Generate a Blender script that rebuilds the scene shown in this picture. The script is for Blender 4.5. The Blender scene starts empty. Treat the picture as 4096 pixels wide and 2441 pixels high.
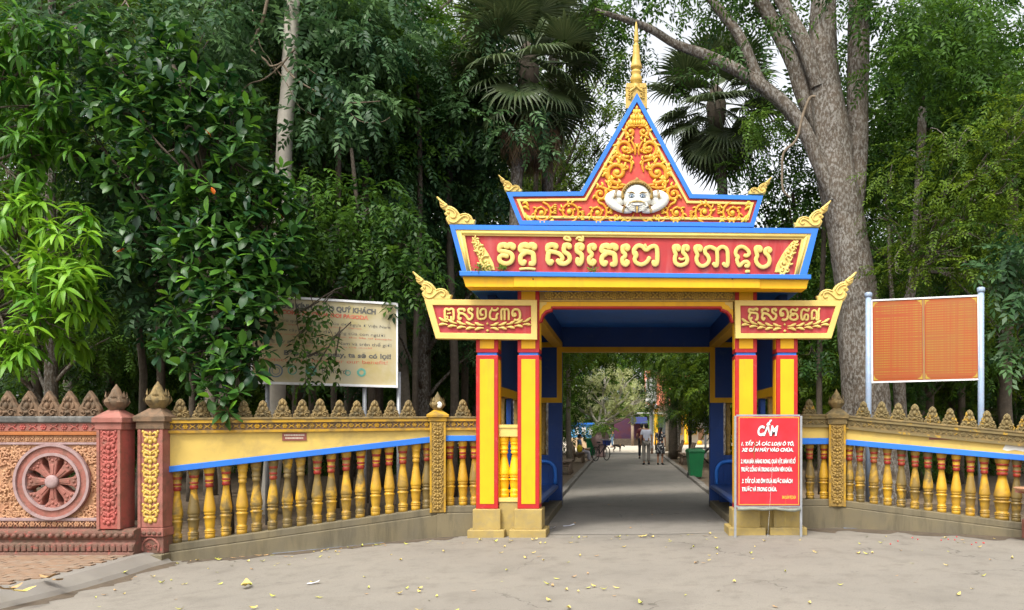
import bpy, bmesh, math, random
import numpy as np
from mathutils import Vector, Matrix

R = math.radians
random.seed(7)
rng = np.random.default_rng(7)
scene = bpy.context.scene
COL = scene.collection

# ------------------------------------------------------------------ camera
F, CX, CY, EYE = 3191.0, 2496.0, 1703.0, 1.6      # focal length and principal point of the photograph, eye height
cam_data = bpy.data.cameras.new("camera")
cam = bpy.data.objects.new("camera", cam_data)
COL.objects.link(cam)
cam.location = (0, 0, EYE)
cam.rotation_euler = (R(90), 0, 0)
cam_data.sensor_width = 36.0
cam_data.lens = 36.0 * F / 4096.0
cam_data.shift_x = -(CX - 2048.0) / 4096.0
cam_data.shift_y = (CY - 1220.5) / 4096.0
cam_data.clip_start = 0.1
cam_data.clip_end = 2000
scene.camera = cam

# ------------------------------------------------------------------ sky, sun, exposure
SUN_EL, SUN_AZ = R(58), R(205)      # azimuth clockwise from +Y: behind the camera, a little to its left
world = bpy.data.worlds.new("World")
scene.world = world
world.use_nodes = True
wn, wl = world.node_tree.nodes, world.node_tree.links
wn.clear()
w_out = wn.new('ShaderNodeOutputWorld')
w_bg = wn.new('ShaderNodeBackground')
w_sky = wn.new('ShaderNodeTexSky')
w_sky.sky_type = 'NISHITA'
w_sky.sun_disc = False
w_sky.sun_elevation = SUN_EL
w_sky.sun_rotation = SUN_AZ
w_sky.air_density = 1.0
w_sky.dust_density = 4.0
w_sky.ozone_density = 1.0
w_hs = wn.new('ShaderNodeHueSaturation')       # thin white overcast: the sky's light with little blue left in it
w_hs.inputs['Saturation'].default_value = 0.16
w_hs.inputs['Value'].default_value = 1.25
wl.new(w_sky.outputs[0], w_hs.inputs['Color'])
wl.new(w_hs.outputs[0], w_bg.inputs['Color'])
w_bg.inputs['Strength'].default_value = 0.15
wl.new(w_bg.outputs[0], w_out.inputs['Surface'])

sun_data = bpy.data.lights.new("sun", 'SUN')
sun_data.energy = 1.5
sun_data.angle = R(11)
sun_data.color = (1.0, 0.955, 0.88)
sun = bpy.data.objects.new("sun", sun_data)
COL.objects.link(sun)
sd = Vector((math.sin(SUN_AZ) * math.cos(SUN_EL), math.cos(SUN_AZ) * math.cos(SUN_EL), math.sin(SUN_EL)))
sun.rotation_euler = sd.to_track_quat('Z', 'Y').to_euler()
sun.location = sd * 60

vs = scene.view_settings
vs.view_transform = 'Standard'
vs.look = 'None'
vs.exposure = 1.0
vs.gamma = 1.0
vs.use_curve_mapping = False
scene.render.engine = 'CYCLES'
scene.cycles.max_bounces = 6
scene.cycles.diffuse_bounces = 3
scene.cycles.glossy_bounces = 2
scene.cycles.transmission_bounces = 4
scene.cycles.transparent_max_bounces = 6
scene.cycles.caustics_reflective = False
scene.cycles.caustics_refractive = False

# ------------------------------------------------------------------ helpers
def W(px, py, Y):
    return Vector(((px - CX) / F * Y, Y, EYE + (CY - py) / F * Y))
def g(px, py, Y):
    return ((px - CX) / F * Y, EYE + (CY - py) / F * Y)
def sstep(a, b, x):
    t = min(1.0, max(0.0, (x - a) / (b - a)))
    return t * t * (3 - 2 * t)
def gz(X, Y):
    k = 1 - sstep(12.0, 14.0, Y)
    return (-.166 * sstep(-1.8, -6.0, X) + .035 * sstep(.3, 2.0, X)) * k

def lin(c):
    return tuple((v / 12.92 if v <= .04045 else ((v + .055) / 1.055) ** 2.4) for v in c)

def new_mat(name):
    m = bpy.data.materials.new(name)
    m.use_nodes = True
    n, l = m.node_tree.nodes, m.node_tree.links
    n.clear()
    out = n.new('ShaderNodeOutputMaterial')
    bs = n.new('ShaderNodeBsdfPrincipled')
    l.new(bs.outputs[0], out.inputs[0])
    return m, n, l, bs, out

def noise(n, l, scale, detail=4, rough=.55, vec=None, dist=0.0):
    t = n.new('ShaderNodeTexNoise')
    t.inputs['Scale'].default_value = scale
    t.inputs['Detail'].default_value = detail
    t.inputs['Roughness'].default_value = rough
    t.inputs['Distortion'].default_value = dist
    if vec is not None:
        l.new(vec, t.inputs['Vector'])
    return t

def ramp(n, l, src, a, b):
    r = n.new('ShaderNodeMapRange')
    r.inputs['From Min'].default_value = a
    r.inputs['From Max'].default_value = b
    r.clamp = True
    l.new(src, r.inputs['Value'])
    return r.outputs[0]

def mix(n, l, fac, a, b):
    m = n.new('ShaderNodeMix')
    m.data_type = 'RGBA'
    if isinstance(fac, (int, float)):
        m.inputs[0].default_value = fac
    else:
        l.new(fac, m.inputs[0])
    for i, v in ((6, a), (7, b)):
        if isinstance(v, tuple):
            m.inputs[i].default_value = (*v, 1)
        else:
            l.new(v, m.inputs[i])
    return m.outputs[2]

def paint(name, col, col2=None, scale=3.0, rough=.55, bump=.15, stain=None, amt=.5, sscale=9.0, lo=.5, hi=.68,
          fine=60.0, rand=0.0, spec=.35, metal=0.0, streak=False):
    """weathered paint: two tones by broad noise, shaped stains by finer noise, fine bump"""
    m, n, l, bs, out = new_mat(name)
    geo = n.new('ShaderNodeNewGeometry')
    vec = geo.outputs['Position']
    if rand:
        oi = n.new('ShaderNodeObjectInfo')
        va = n.new('ShaderNodeVectorMath'); va.operation = 'MULTIPLY_ADD'
        l.new(oi.outputs['Random'], va.inputs[0])
        va.inputs[1].default_value = (17.3, 31.7, 11.9)
        l.new(vec, va.inputs[2])
        vec = va.outputs[0]
    c = tuple(col)
    t1 = noise(n, l, scale, 3, .6, vec)
    colsock = mix(n, l, ramp(n, l, t1.outputs[0], .35, .68), c, tuple(col2) if col2 else tuple(v * .86 for v in col))
    if stain:
        sv = vec
        if streak:
            mp = n.new('ShaderNodeMapping'); mp.inputs['Scale'].default_value = (1, 1, .16 if streak is True else streak)
            l.new(vec, mp.inputs['Vector']); sv = mp.outputs[0]
        t2 = noise(n, l, sscale, 6, .65, sv, .4)
        f = ramp(n, l, t2.outputs[0], lo, hi)
        mu = n.new('ShaderNodeMath'); mu.operation = 'MULTIPLY'
        l.new(f, mu.inputs[0]); mu.inputs[1].default_value = amt
        if rand:
            m2 = n.new('ShaderNodeMath'); m2.operation = 'MULTIPLY'
            r2 = n.new('ShaderNodeMapRange'); r2.inputs['To Min'].default_value = 1 - rand; r2.inputs['To Max'].default_value = 1 + rand * .8
            l.new(oi.outputs['Random'], r2.inputs['Value'])
            l.new(mu.outputs[0], m2.inputs[0]); l.new(r2.outputs[0], m2.inputs[1]); m2.use_clamp = True
            mu = m2
        colsock = mix(n, l, mu.outputs[0], colsock, tuple(stain))
    l.new(colsock, bs.inputs['Base Color'])
    t3 = noise(n, l, fine, 5, .7, vec)
    rr = n.new('ShaderNodeMapRange')
    rr.inputs['To Min'].default_value = max(0.05, rough - .12); rr.inputs['To Max'].default_value = min(1, rough + .15)
    l.new(t3.outputs[0], rr.inputs['Value']); l.new(rr.outputs[0], bs.inputs['Roughness'])
    bs.inputs['Specular IOR Level'].default_value = spec
    bs.inputs['Metallic'].default_value = metal
    if bump:
        b = n.new('ShaderNodeBump'); b.inputs['Strength'].default_value = bump; b.inputs['Distance'].default_value = .012
        l.new(t3.outputs[0], b.inputs['Height']); l.new(b.outputs[0], bs.inputs['Normal'])
    return m

def leaf_mat(name, dark, light, trans=.3, rough=.42, spec=.45, orange=None):
    """leaf: colour runs from dark to light with a per-leaf tint, some light passes through"""
    m, n, l, bs, out = new_mat(name)
    at = n.new('ShaderNodeAttribute'); at.attribute_name = 'tint'
    c = mix(n, l, at.outputs['Fac'], tuple(dark), tuple(light))
    if orange:
        gt = n.new('ShaderNodeMath'); gt.operation = 'GREATER_THAN'; gt.inputs[1].default_value = 1.5
        l.new(at.outputs['Fac'], gt.inputs[0])
        c = mix(n, l, gt.outputs[0], c, tuple(orange))
    l.new(c, bs.inputs['Base Color'])
    bs.inputs['Roughness'].default_value = rough
    bs.inputs['Specular IOR Level'].default_value = spec
    tr = n.new('ShaderNodeBsdfTranslucent')
    hs = n.new('ShaderNodeHueSaturation'); hs.inputs['Value'].default_value = 1.25; hs.inputs['Hue'].default_value = .485
    l.new(c, hs.inputs['Color']); l.new(hs.outputs[0], tr.inputs['Color'])
    ms = n.new('ShaderNodeMixShader'); ms.inputs[0].default_value = trans
    l.new(bs.outputs[0], ms.inputs[1]); l.new(tr.outputs[0], ms.inputs[2]); l.new(ms.outputs[0], out.inputs[0])
    return m

class MB:
    def __init__(s):
        s.v, s.f, s.m, s.sm = [], [], [], []
    def add(s, verts, faces, mi=0, smooth=False):
        o = len(s.v)
        s.v.extend([tuple(v) for v in verts])
        for fc in faces:
            s.f.append([i + o for i in fc]); s.m.append(mi); s.sm.append(smooth)
        return s
    def box(s, x0, x1, y0, y1, z0, z1, mi=0):
        v = [(x, y, z) for z in (z0, z1) for y in (y0, y1) for x in (x0, x1)]
        return s.add(v, [(0, 2, 3, 1), (4, 5, 7, 6), (0, 1, 5, 4), (2, 6, 7, 3), (0, 4, 6, 2), (1, 3, 7, 5)], mi)
    def hexa(s, p, mi=0):
        """p: four bottom corners then four top corners (counter-clockwise from above)"""
        return s.add(p, [(3, 2, 1, 0), (4, 5, 6, 7), (0, 1, 5, 4), (1, 2, 6, 5), (2, 3, 7, 6), (3, 0, 4, 7)], mi)
    def prism(s, poly, y0, y1, mi=0, bevel=0.0):
        """polygon in x,z extruded from y0 (front) to y1"""
        a = sum(poly[i][0] * poly[(i + 1) % len(poly)][1] - poly[(i + 1) % len(poly)][0] * poly[i][1] for i in range(len(poly)))
        if a < 0:
            poly = poly[::-1]
        n = len(poly)
        if bevel:
            q = inset(poly, bevel)
            v = [(x, y0, z) for x, z in q] + [(x, y0 + bevel, z) for x, z in poly] + [(x, y1, z) for x, z in poly]
            k = 2
        else:
            v = [(x, y0, z) for x, z in poly] + [(x, y1, z) for x, z in poly]
            k = 1
        fs = [list(range(n)), list(range(k * n + n - 1, k * n - 1, -1))]
        for r in range(k):
            for i in range(n):
                j = (i + 1) % n
                fs.append([r * n + i, (r + 1) * n + i, (r + 1) * n + j, r * n + j])
        return s.add(v, fs, mi)
    def frame(s, outer, inner, y0, y1, mi=0):
        n = len(outer)
        v = [(x, y0, z) for x, z in outer] + [(x, y0, z) for x, z in inner] + [(x, y1, z) for x, z in outer] + [(x, y1, z) for x, z in inner]
        fs = []
        for i in range(n):
            j = (i + 1) % n
            fs += [[i, j, n + j, n + i], [2 * n + j, 2 * n + i, 3 * n + i, 3 * n + j],
                   [i, 2 * n + i, 2 * n + j, j], [n + j, 3 * n + j, 3 * n + i, n + i]]
        return s.add(v, fs, mi)
    def tube(s, pts, rad, n=8, mi=0, smooth=True, sx=1.0, sy=1.0, up=None, cap=True, pw=1.0):
        pts = [Vector(p) for p in pts]
        if isinstance(rad, (int, float)):
            rad = [rad] * len(pts)
        N = len(pts)
        tan = [(pts[min(i + 1, N - 1)] - pts[max(i - 1, 0)]).normalized() for i in range(N)]
        u = Vector(up) if up else (Vector((0, 0, 1)) if abs(tan[0].z) < .9 else Vector((1, 0, 0)))
        v, fs = [], []
        for i in range(N):
            t = tan[i]
            if up:
                b = t.cross(Vector(up))
                b = b.normalized() if b.length > 1e-6 else Vector((1, 0, 0))
                u = b.cross(t).normalized()
            else:
                u = (u - t * u.dot(t)); u = u.normalized() if u.length > 1e-6 else t.orthogonal().normalized()
                b = t.cross(u)
            for k in range(n):
                a = 2 * math.pi * k / n
                ca, sa = math.cos(a), math.sin(a)
                if pw != 1.0:
                    ca = math.copysign(abs(ca) ** pw, ca); sa = math.copysign(abs(sa) ** pw, sa)
                v.append(pts[i] + b * (ca * rad[i] * sx) + u * (sa * rad[i] * sy))
        for i in range(N - 1):
            for k in range(n):
                j = (k + 1) % n
                fs.append([i * n + k, i * n + j, (i + 1) * n + j, (i + 1) * n + k])
        if cap:
            fs.append(list(range(n))[::-1]); fs.append([(N - 1) * n + k for k in range(n)])
        return s.add(v, fs, mi, smooth)
    def stroke(s, pts2, w, y, d, mi=0, n=10, taper=None, res=4, pw=.8, closed=False):
        """raised stroke on a facade: points in x,z; half depth d about the plane y"""
        p = smooth2(pts2, res)
        N = len(p)
        r = []
        for i in range(N):
            t = i / max(1, N - 1)
            k = 1.0
            if taper:
                q = t * (len(taper) - 1); a = int(min(q, len(taper) - 2)); k = taper[a] + (taper[a + 1] - taper[a]) * (q - a)
            r.append(w * .5 * k)
        # rounded ends
        e0 = Vector((p[0][0] - p[1][0], p[0][1] - p[1][1])).normalized() * r[0] * .75
        e1 = Vector((p[-1][0] - p[-2][0], p[-1][1] - p[-2][1])).normalized() * r[-1] * .75
        P = [(p[0][0] + e0.x, y, p[0][1] + e0.y)] + [(p[0][0] + e0.x * .7, y, p[0][1] + e0.y * .7)] + [(a, y, b) for a, b in p] + \
            [(p[-1][0] + e1.x * .7, y, p[-1][1] + e1.y * .7), (p[-1][0] + e1.x, y, p[-1][1] + e1.y)]
        rr = [r[0] * .3, r[0] * .75] + r + [r[-1] * .75, r[-1] * .3]
        return s.tube(P, rr, n, mi, True, 1.0, d / (w * .5), up=(0, -1, 0), pw=pw)
    def lathe(s, prof, n=16, c=(0, 0, 0), mi=0, smooth=True, mis=None, sq=None):
        v, fs = [], []
        for r, z in prof:
            for k in range(n):
                a = 2 * math.pi * (k + .5) / n
                v.append((c[0] + r * math.cos(a), c[1] + r * math.sin(a), c[2] + z))
        o = len(s.v)
        s.v.extend(v)
        for i in range(len(prof) - 1):
            for k in range(n):
                j = (k + 1) % n
                s.f.append([o + i * n + k, o + i * n + j, o + (i + 1) * n + j, o + (i + 1) * n + k])
                s.m.append(mis[i] if mis else mi); s.sm.append(smooth)
        s.f.append([o + k for k in range(n)][::-1]); s.m.append(mi); s.sm.append(False)
        s.f.append([o + (len(prof) - 1) * n + k for k in range(n)]); s.m.append(mi); s.sm.append(False)
        return s
    def ball(s, c, r, mi=0, nu=10, nv=7, rot=None):
        r = (r, r, r) if isinstance(r, (int, float)) else r
        v, fs = [], []
        for i in range(1, nv):
            th = math.pi * i / nv
            for k in range(nu):
                a = 2 * math.pi * k / nu
                p = Vector((r[0] * math.sin(th) * math.cos(a), r[1] * math.sin(th) * math.sin(a), r[2] * math.cos(th)))
                if rot is not None:
                    p = rot @ p
                v.append(Vector(c) + p)
        top = Vector((0, 0, r[2])); bot = Vector((0, 0, -r[2]))
        if rot is not None:
            top, bot = rot @ top, rot @ bot
        v += [Vector(c) + top, Vector(c) + bot]
        T = (nv - 1) * nu
        for i in range(nv - 2):
            for k in range(nu):
                j = (k + 1) % nu
                fs.append([i * nu + k, (i + 1) * nu + k, (i + 1) * nu + j, i * nu + j])
        for k in range(nu):
            j = (k + 1) % nu
            fs.append([T, k, j]); fs.append([T + 1, (nv - 2) * nu + j, (nv - 2) * nu + k])
        return s.add(v, fs, mi, True)
    def mesh(s, name):
        me = bpy.data.meshes.new(name)
        me.from_pydata(s.v, [], s.f)
        me.polygons.foreach_set('material_index', s.m)
        me.polygons.foreach_set('use_smooth', s.sm)
        me.update()
        return me
    def build(s, name, mats, parent=None, loc=None, bevel=0.0):
        return mk(name, s.mesh(name), mats, parent, loc, bevel)

def mk(name, me, mats=None, parent=None, loc=None, bevel=0.0):
    o = bpy.data.objects.new(name, me)
    COL.objects.link(o)
    if mats is not None:
        if not isinstance(mats, (list, tuple)):
            mats = [mats]
        if len(me.materials) == 0:
            for m in mats:
                me.materials.append(m)
    if parent is not None:
        o.parent = parent
    if loc is not None:
        o.location = loc
    if bevel:
        b = o.modifiers.new('edge', 'BEVEL'); b.width = bevel; b.segments = 2; b.limit_method = 'ANGLE'; b.angle_limit = R(40)
    return o

def inset(poly, d):
    """inset of a counter-clockwise polygon"""
    n = len(poly); out = []
    for i in range(n):
        a, b, c = Vector(poly[i - 1]), Vector(poly[i]), Vector(poly[(i + 1) % n])
        e1, e2 = (b - a).normalized(), (c - b).normalized()
        n1, n2 = Vector((-e1.y, e1.x)), Vector((-e2.y, e2.x))
        m = n1 + n2
        k = m.length_squared
        m = m * (2 / k) if k > .15 else n1
        out.append((b.x + m.x * d, b.y + m.y * d))
    return out
def ccw(poly):
    a = sum(poly[i][0] * poly[(i + 1) % len(poly)][1] - poly[(i + 1) % len(poly)][0] * poly[i][1] for i in range(len(poly)))
    return poly if a > 0 else poly[::-1]

def smooth2(pts, res=4):
    if len(pts) < 3 or res < 2:
        return [tuple(p) for p in pts]
    P = [Vector(p) for p in pts]
    out = []
    for i in range(len(P) - 1):
        p0, p1, p2, p3 = P[max(i - 1, 0)], P[i], P[i + 1], P[min(i + 2, len(P) - 1)]
        for k in range(res):
            t = k / res
            out.append(tuple(.5 * ((2 * p1) + (-p0 + p2) * t + (2 * p0 - 5 * p1 + 4 * p2 - p3) * t * t + (-p0 + 3 * p1 - 3 * p2 + p3) * t ** 3)))
    out.append(tuple(P[-1]))
    return out

def tag(o, label=None, cat=None, group=None, kind=None):
    if label: o['label'] = label
    if cat: o['category'] = cat
    if group: o['group'] = group
    if kind: o['kind'] = kind
    return o
def empty(name, loc=(0, 0, 0), rz=0):
    o = bpy.data.objects.new(name, None); COL.objects.link(o)
    o.location = loc; o.rotation_euler = (0, 0, rz); o.empty_display_size = .2
    return o
def children(o):
    return [c for c in bpy.data.objects if c.parent == o]
def copy_tree(o, parent=None, kids=None):
    c = o.copy(); COL.objects.link(c)
    if parent is not None: c.parent = parent
    for ch in children(o): copy_tree(ch, c)
    return c
def put(name, me, mats, parent, loc, rot=(0, 0, 0), sc=(1, 1, 1)):
    o = mk(name, me, mats, parent, loc)
    o.rotation_euler = rot; o.scale = sc
    return o

def text_mesh(body, width=None, height=.1, bold=0.0, shear=0.0, space=1.0, extrude=0.0, align='LEFT'):
    """flat lettering in x,z facing -y; origin at the left (or centre) of the baseline"""
    cu = bpy.data.curves.new('lettering', 'FONT')
    cu.body = body; cu.size = height * 1.38; cu.offset = bold; cu.shear = shear; cu.space_character = space; cu.extrude = extrude
    cu.resolution_u = 3
    o = bpy.data.objects.new('lettering', cu); COL.objects.link(o)
    dg = bpy.context.evaluated_depsgraph_get()
    me = bpy.data.meshes.new_from_object(o.evaluated_get(dg))
    bpy.data.objects.remove(o); bpy.data.curves.remove(cu)
    n = len(me.vertices)
    co = np.zeros(n * 3); me.vertices.foreach_get('co', co); co = co.reshape(-1, 3)
    x0, x1 = co[:, 0].min(), co[:, 0].max()
    k = width / (x1 - x0) if width else 1.0
    x = (co[:, 0] - x0) * k
    if align == 'CENTER': x -= (x1 - x0) * k / 2
    if align == 'RIGHT': x -= (x1 - x0) * k
    q = np.stack([x, -co[:, 2], co[:, 1]], 1)
    me.vertices.foreach_set('co', q.ravel()); me.update()
    return me

# vectorised leaf meshes -----------------------------------------------------
def inst_mesh(name, tv, tf, T, M, tint, parent=None, mat=None, smooth=False):
    """copies of a template (tv: n x 3, tf: quads or triangles) at T (N x 3) with matrices M (N x 3 x 3) and per-copy tint"""
    tv = np.asarray(tv, float); tf = np.asarray(tf, int)
    N, n, k = len(T), len(tv), tf.shape[1]
    V = np.einsum('nij,vj->nvi', M, tv) + T[:, None, :]
    Fc = tf[None] + (np.arange(N) * n)[:, None, None]
    me = bpy.data.meshes.new(name)
    me.vertices.add(N * n); me.vertices.foreach_set('co', V.reshape(-1))
    nf = N * len(tf)
    me.loops.add(nf * k); me.loops.foreach_set('vertex_index', Fc.reshape(-1).astype(np.int32))
    me.polygons.add(nf)
    me.polygons.foreach_set('loop_start', np.arange(nf, dtype=np.int32) * k)
    me.polygons.foreach_set('loop_total', np.full(nf, k, dtype=np.int32))
    if smooth: me.polygons.foreach_set('use_smooth', np.ones(nf, dtype=bool))
    me.update(calc_edges=True)
    at = me.attributes.new('tint', 'FLOAT', 'POINT')
    tt = np.asarray(tint, float)
    at.data.foreach_set('value', np.repeat(tt, n) if tt.ndim == 1 else tt.reshape(-1))
    return me

def basis(ax, nrm):
    """matrices whose x is the leaf axis and z near the wanted normal"""
    ax = ax / (np.linalg.norm(ax, axis=1, keepdims=True) + 1e-9)
    y = np.cross(nrm, ax); y /= (np.linalg.norm(y, axis=1, keepdims=True) + 1e-9)
    z = np.cross(ax, y)
    return np.stack([ax, y, z], 2)

def leaf_tpl(L, wd, seg=4, curl=.25, fold=.25, shape='lance'):
    """one leaf along +x, folded on its midrib and drooping; quads"""
    v, f = [], []
    for i in range(seg + 1):
        t = i / seg
        if shape == 'lance': w = math.sin(math.pi * min(1, (t * .93 + .05))) ** .8
        elif shape == 'obov': w = math.sin(math.pi * (t ** 1.35 * .94 + .03)) ** .75
        else: w = math.sin(math.pi * (t * .9 + .06)) ** .9
        w = max(.03, w) * wd * .5
        x, z = L * t * (1 - .12 * curl * t), -curl * L * t * t
        v += [(x, -w, z + fold * w), (x, 0, z), (x, w, z + fold * w)]
    for i in range(seg):
        a = i * 3
        f += [(a, a + 3, a + 4, a + 1), (a + 1, a + 4, a + 5, a + 2)]
    return np.array(v), np.array(f)

def spray_tpl(seed, L=.42, pairs=5, ll=.12, lw=.05, droop=.35, simple=True):
    """a pinnate twig: leaflets in pairs along a drooping axis, each leaflet a folded quad pair"""
    r = random.Random(seed); v, f = [], []
    def leaflet(p, d, nrm, l, w):
        d = d.normalized(); s = nrm.cross(d).normalized()
        o = len(v)
        a = p; b = p + d * l * .5 + s * w * .5 + nrm * w * .12; c = p + d * l - nrm * l * .15; e = p + d * l * .5 - s * w * .5 + nrm * w * .12
        v.extend([a, b, c, e]); f.append((o, o + 1, o + 2, o + 3))
    for i in range(pairs):
        t = (i + .6) / pairs
        p = Vector((L * t, 0, -droop * L * t * t))
        for sgn in (-1, 1):
            d = Vector((.55 + r.uniform(-.2, .2), sgn * (.85 + r.uniform(-.2, .2)), -.25 + r.uniform(-.3, .25)))
            nr = Vector((r.uniform(-.35, .35), r.uniform(-.35, .35), 1)).normalized()
            leaflet(p, d, nr, ll * r.uniform(.8, 1.2), lw * r.uniform(.85, 1.15))
    leaflet(Vector((L, 0, -droop * L)), Vector((1, 0, -.5)), Vector((.3, 0, 1)).normalized(), ll, lw)
    return np.array([tuple(p) for p in v]), np.array(f)

def clump_sprays(clumps, per, seed, down=.45, jit=.55, flat=.75, scl=(.8, 1.25)):
    """positions, matrices and tints of twigs spread through the clumps (x,y,z,r): most near the clump's skin"""
    r = np.random.default_rng(seed)
    Ts, Ms, Cs = [], [], []
    for (x, y, z, rad) in clumps:
        n = max(2, int(per * rad * rad))
        d = r.normal(size=(n, 3)); d /= np.linalg.norm(d, axis=1, keepdims=True)
        rr = rad * (r.uniform(.12, 1, n) ** .6) * r.uniform(.8, 1.18, n)
        p = d * rr[:, None]; p[:, 2] *= flat
        ax = d * np.array([1, 1, .55]) + np.array([0, 0, -down]) + r.normal(size=(n, 3)) * jit
        nm = d * .5 + np.array([0, 0, .9]) + r.normal(size=(n, 3)) * .35
        M = basis(ax, nm) * r.uniform(scl[0], scl[1], n)[:, None, None]
        base = r.uniform(.15, .6)
        Ts.append(p + np.array([x, y, z])); Ms.append(M)
        Cs.append(np.clip(base + r.normal(size=n) * .2, 0, 1))
    return np.concatenate(Ts), np.concatenate(Ms), np.concatenate(Cs)

def join_meshes(name, meshes):
    """several leaf meshes as one"""
    bm = bmesh.new()
    for me in meshes:
        bm.from_mesh(me)
    out = bpy.data.meshes.new(name)
    bm.to_mesh(out); bm.free()
    for me in meshes:
        bpy.data.meshes.remove(me)
    return out

def crown_mesh(name, clumps, per, tpls, seed, **kw):
    ms = []
    for i, (tv, tf) in enumerate(tpls):
        T, M, C = clump_sprays(clumps, per / len(tpls), seed + i * 13, **kw)
        ms.append(inst_mesh(name, tv, tf, T, M, C))
    return join_meshes(name, ms) if len(ms) > 1 else ms[0]

def limb(mb, pts, r0, r1, n=9, wob=.04, seed=0, mi=0, res=4):
    """tapered, slightly crooked branch"""
    r = random.Random(seed)
    p = [Vector(q) for q in smooth2([tuple(q) for q in pts], res)]
    N = len(p)
    rad = []
    for i in range(N):
        t = i / (N - 1)
        rad.append((r0 + (r1 - r0) * t) * (1 + r.uniform(-1, 1) * .07))
        if 0 < i < N - 1:
            p[i] += Vector((r.uniform(-1, 1), r.uniform(-1, 1), r.uniform(-.4, .4))) * wob * rad[-1] * 4
    mb.tube(p, rad, n, mi)
    return mb
# ------------------------------------------------------------------ materials
M = {}
M['yellow'] = paint('yellow_paint', (.76, .41, .003), (.70, .36, .003), 2, .5, .1, (.38, .2, .03), .4, 6, .52, .74, streak=True)
M['red'] = paint('red_paint', (.43, .012, .009), (.36, .016, .018), 2.5, .5, .1, (.5, .16, .13), .35, 14, .56, .75)
M['crimson'] = paint('faded_crimson', (.42, .03, .03), (.31, .024, .028), 2.2, .55, .12, (.44, .12, .11), .55, 5, .48, .7, streak=True)
M['brightred'] = paint('pediment_red', (.55, .045, .03), (.48, .06, .05), 3, .55, .1, (.6, .18, .07), .4, 7, .5, .7)
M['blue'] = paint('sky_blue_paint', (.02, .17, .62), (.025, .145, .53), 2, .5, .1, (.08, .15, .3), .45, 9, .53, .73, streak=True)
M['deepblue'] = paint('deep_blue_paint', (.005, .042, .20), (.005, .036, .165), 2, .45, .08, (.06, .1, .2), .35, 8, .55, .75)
M['cream'] = paint('pale_gold_paint', (.66, .49, .14), (.60, .43, .12), 5, .5, .12, (.5, .40, .17), .35, 12, .55, .75)
M['gold'] = paint('gold_paint', (.55, .37, .08), (.46, .30, .06), 9, .42, .15, (.3, .19, .05), .45, 18, .5, .7)
M['darkgold'] = paint('tarnished_gold', (.36, .225, .05), (.24, .15, .036), 12, .5, .25, (.10, .065, .025), .6, 22, .46, .66)
M['scrollgold'] = paint('scroll_yellow', (.66, .46, .05), (.62, .36, .03), 12, .45, .1, (.62, .20, .02), .6, 14, .5, .66)
M['scrollorange'] = paint('scroll_orange', (.62, .21, .012), (.6, .31, .02), 9, .5, .1)
M['plinth'] = paint('weathered_gold_plinth', (.38, .275, .085), (.30, .215, .07), 4, .6, .2, (.24, .19, .10), .6, 9, .48, .68)
M['palecream'] = paint('cream_wall_paint', (.60, .42, .10), (.52, .36, .09), 2.2, .6, .15, (.34, .25, .09), .7, 3.2, .48, .72)
M['oldyellow'] = paint('worn_yellow_coping', (.46, .26, .015), (.38, .205, .015), 3, .6, .25, (.16, .11, .04), .75, 7, .46, .62)
M['mossstone'] = paint('mossy_gold_stone', (.24, .165, .062), (.165, .118, .05), 6, .8, .4, (.08, .066, .036), .75, 10, .45, .62)
M['mossgold'] = paint('mossy_coping', (.19, .142, .058), (.15, .115, .05), 4, .8, .4, (.45, .26, .02), .8, 9, .58, .64)
M['baluster'] = paint('worn_yellow_baluster', (.56, .32, .02), (.46, .25, .025), 6, .42, .15, (.15, .105, .035), .95, 3.4, .38, .56, rand=.9)
M['balusterred'] = paint('worn_red_band', (.25, .018, .010), (.20, .022, .014), 8, .5, .15, (.3, .17, .04), .5, 14, .5, .7, rand=.6)
M['newbaluster'] = paint('clean_yellow_baluster', (.86, .48, .01), (.8, .42, .01), 6, .42, .08)
M['concrete'] = paint('stained_concrete', (.17, .138, .078), (.135, .115, .075), 2.2, .8, .3, (.075, .064, .04), .7, 5, .48, .68, streak=True)
M['pink'] = paint('rose_paint', (.32, .125, .095), (.25, .085, .062), 5, .65, .35, (.14, .075, .05), .75, 9, .47, .66)
M['hotpink'] = paint('coral_paint', (.38, .085, .068), (.27, .08, .058), 4, .65, .35, (.15, .075, .05), .7, 10, .5, .68)
M['peach'] = paint('peach_relief', (.43, .24, .125), (.37, .185, .10), 5, .65, .3, (.30, .14, .08), .55, 11, .48, .66)
M['brownstone'] = paint('mossy_brown_stone', (.19, .115, .065), (.13, .085, .05), 7, .8, .4, (.07, .055, .035), .65, 12, .46, .62)
M['darkbase'] = paint('dark_red_base', (.17, .075, .055), (.12, .075, .05), 6, .75, .4, (.42, .09, .07), .55, 11, .55, .66)
M['rim'] = paint('pale_mauve_rim', (.33, .235, .225), (.27, .17, .16), 10, .6, .2, (.3, .2, .18), .5, 16, .5, .7)
M['white'] = paint('white_plaster', (.66, .66, .60), (.60, .59, .53), 6, .5, .08, (.5, .5, .42), .3, 14, .55, .75)
M['black'] = paint('black_paint', (.02, .02, .022), None, 6, .5, .05)
M['eyeblue'] = paint('grey_blue_iris', (.10, .16, .24), None, 6, .4, 0)
M['steel'] = paint('galvanised_steel', (.33, .34, .35), (.27, .28, .29), 12, .45, .1, (.3, .26, .22), .4, 30, .55, .72, metal=.35)
M['paleblue'] = paint('pale_blue_steel', (.28, .37, .47), (.26, .32, .42), 8, .4, .05, (.5, .42, .45), .4, 14, .52, .7)
M['signred'] = paint('red_vinyl', (.60, .018, .026), (.56, .03, .045), 3, .38, .05, (.45, .03, .03), .5, 4, .55, .75)
M['signwhite'] = paint('white_print', (.84, .84, .82), None, 8, .5, 0)
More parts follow.
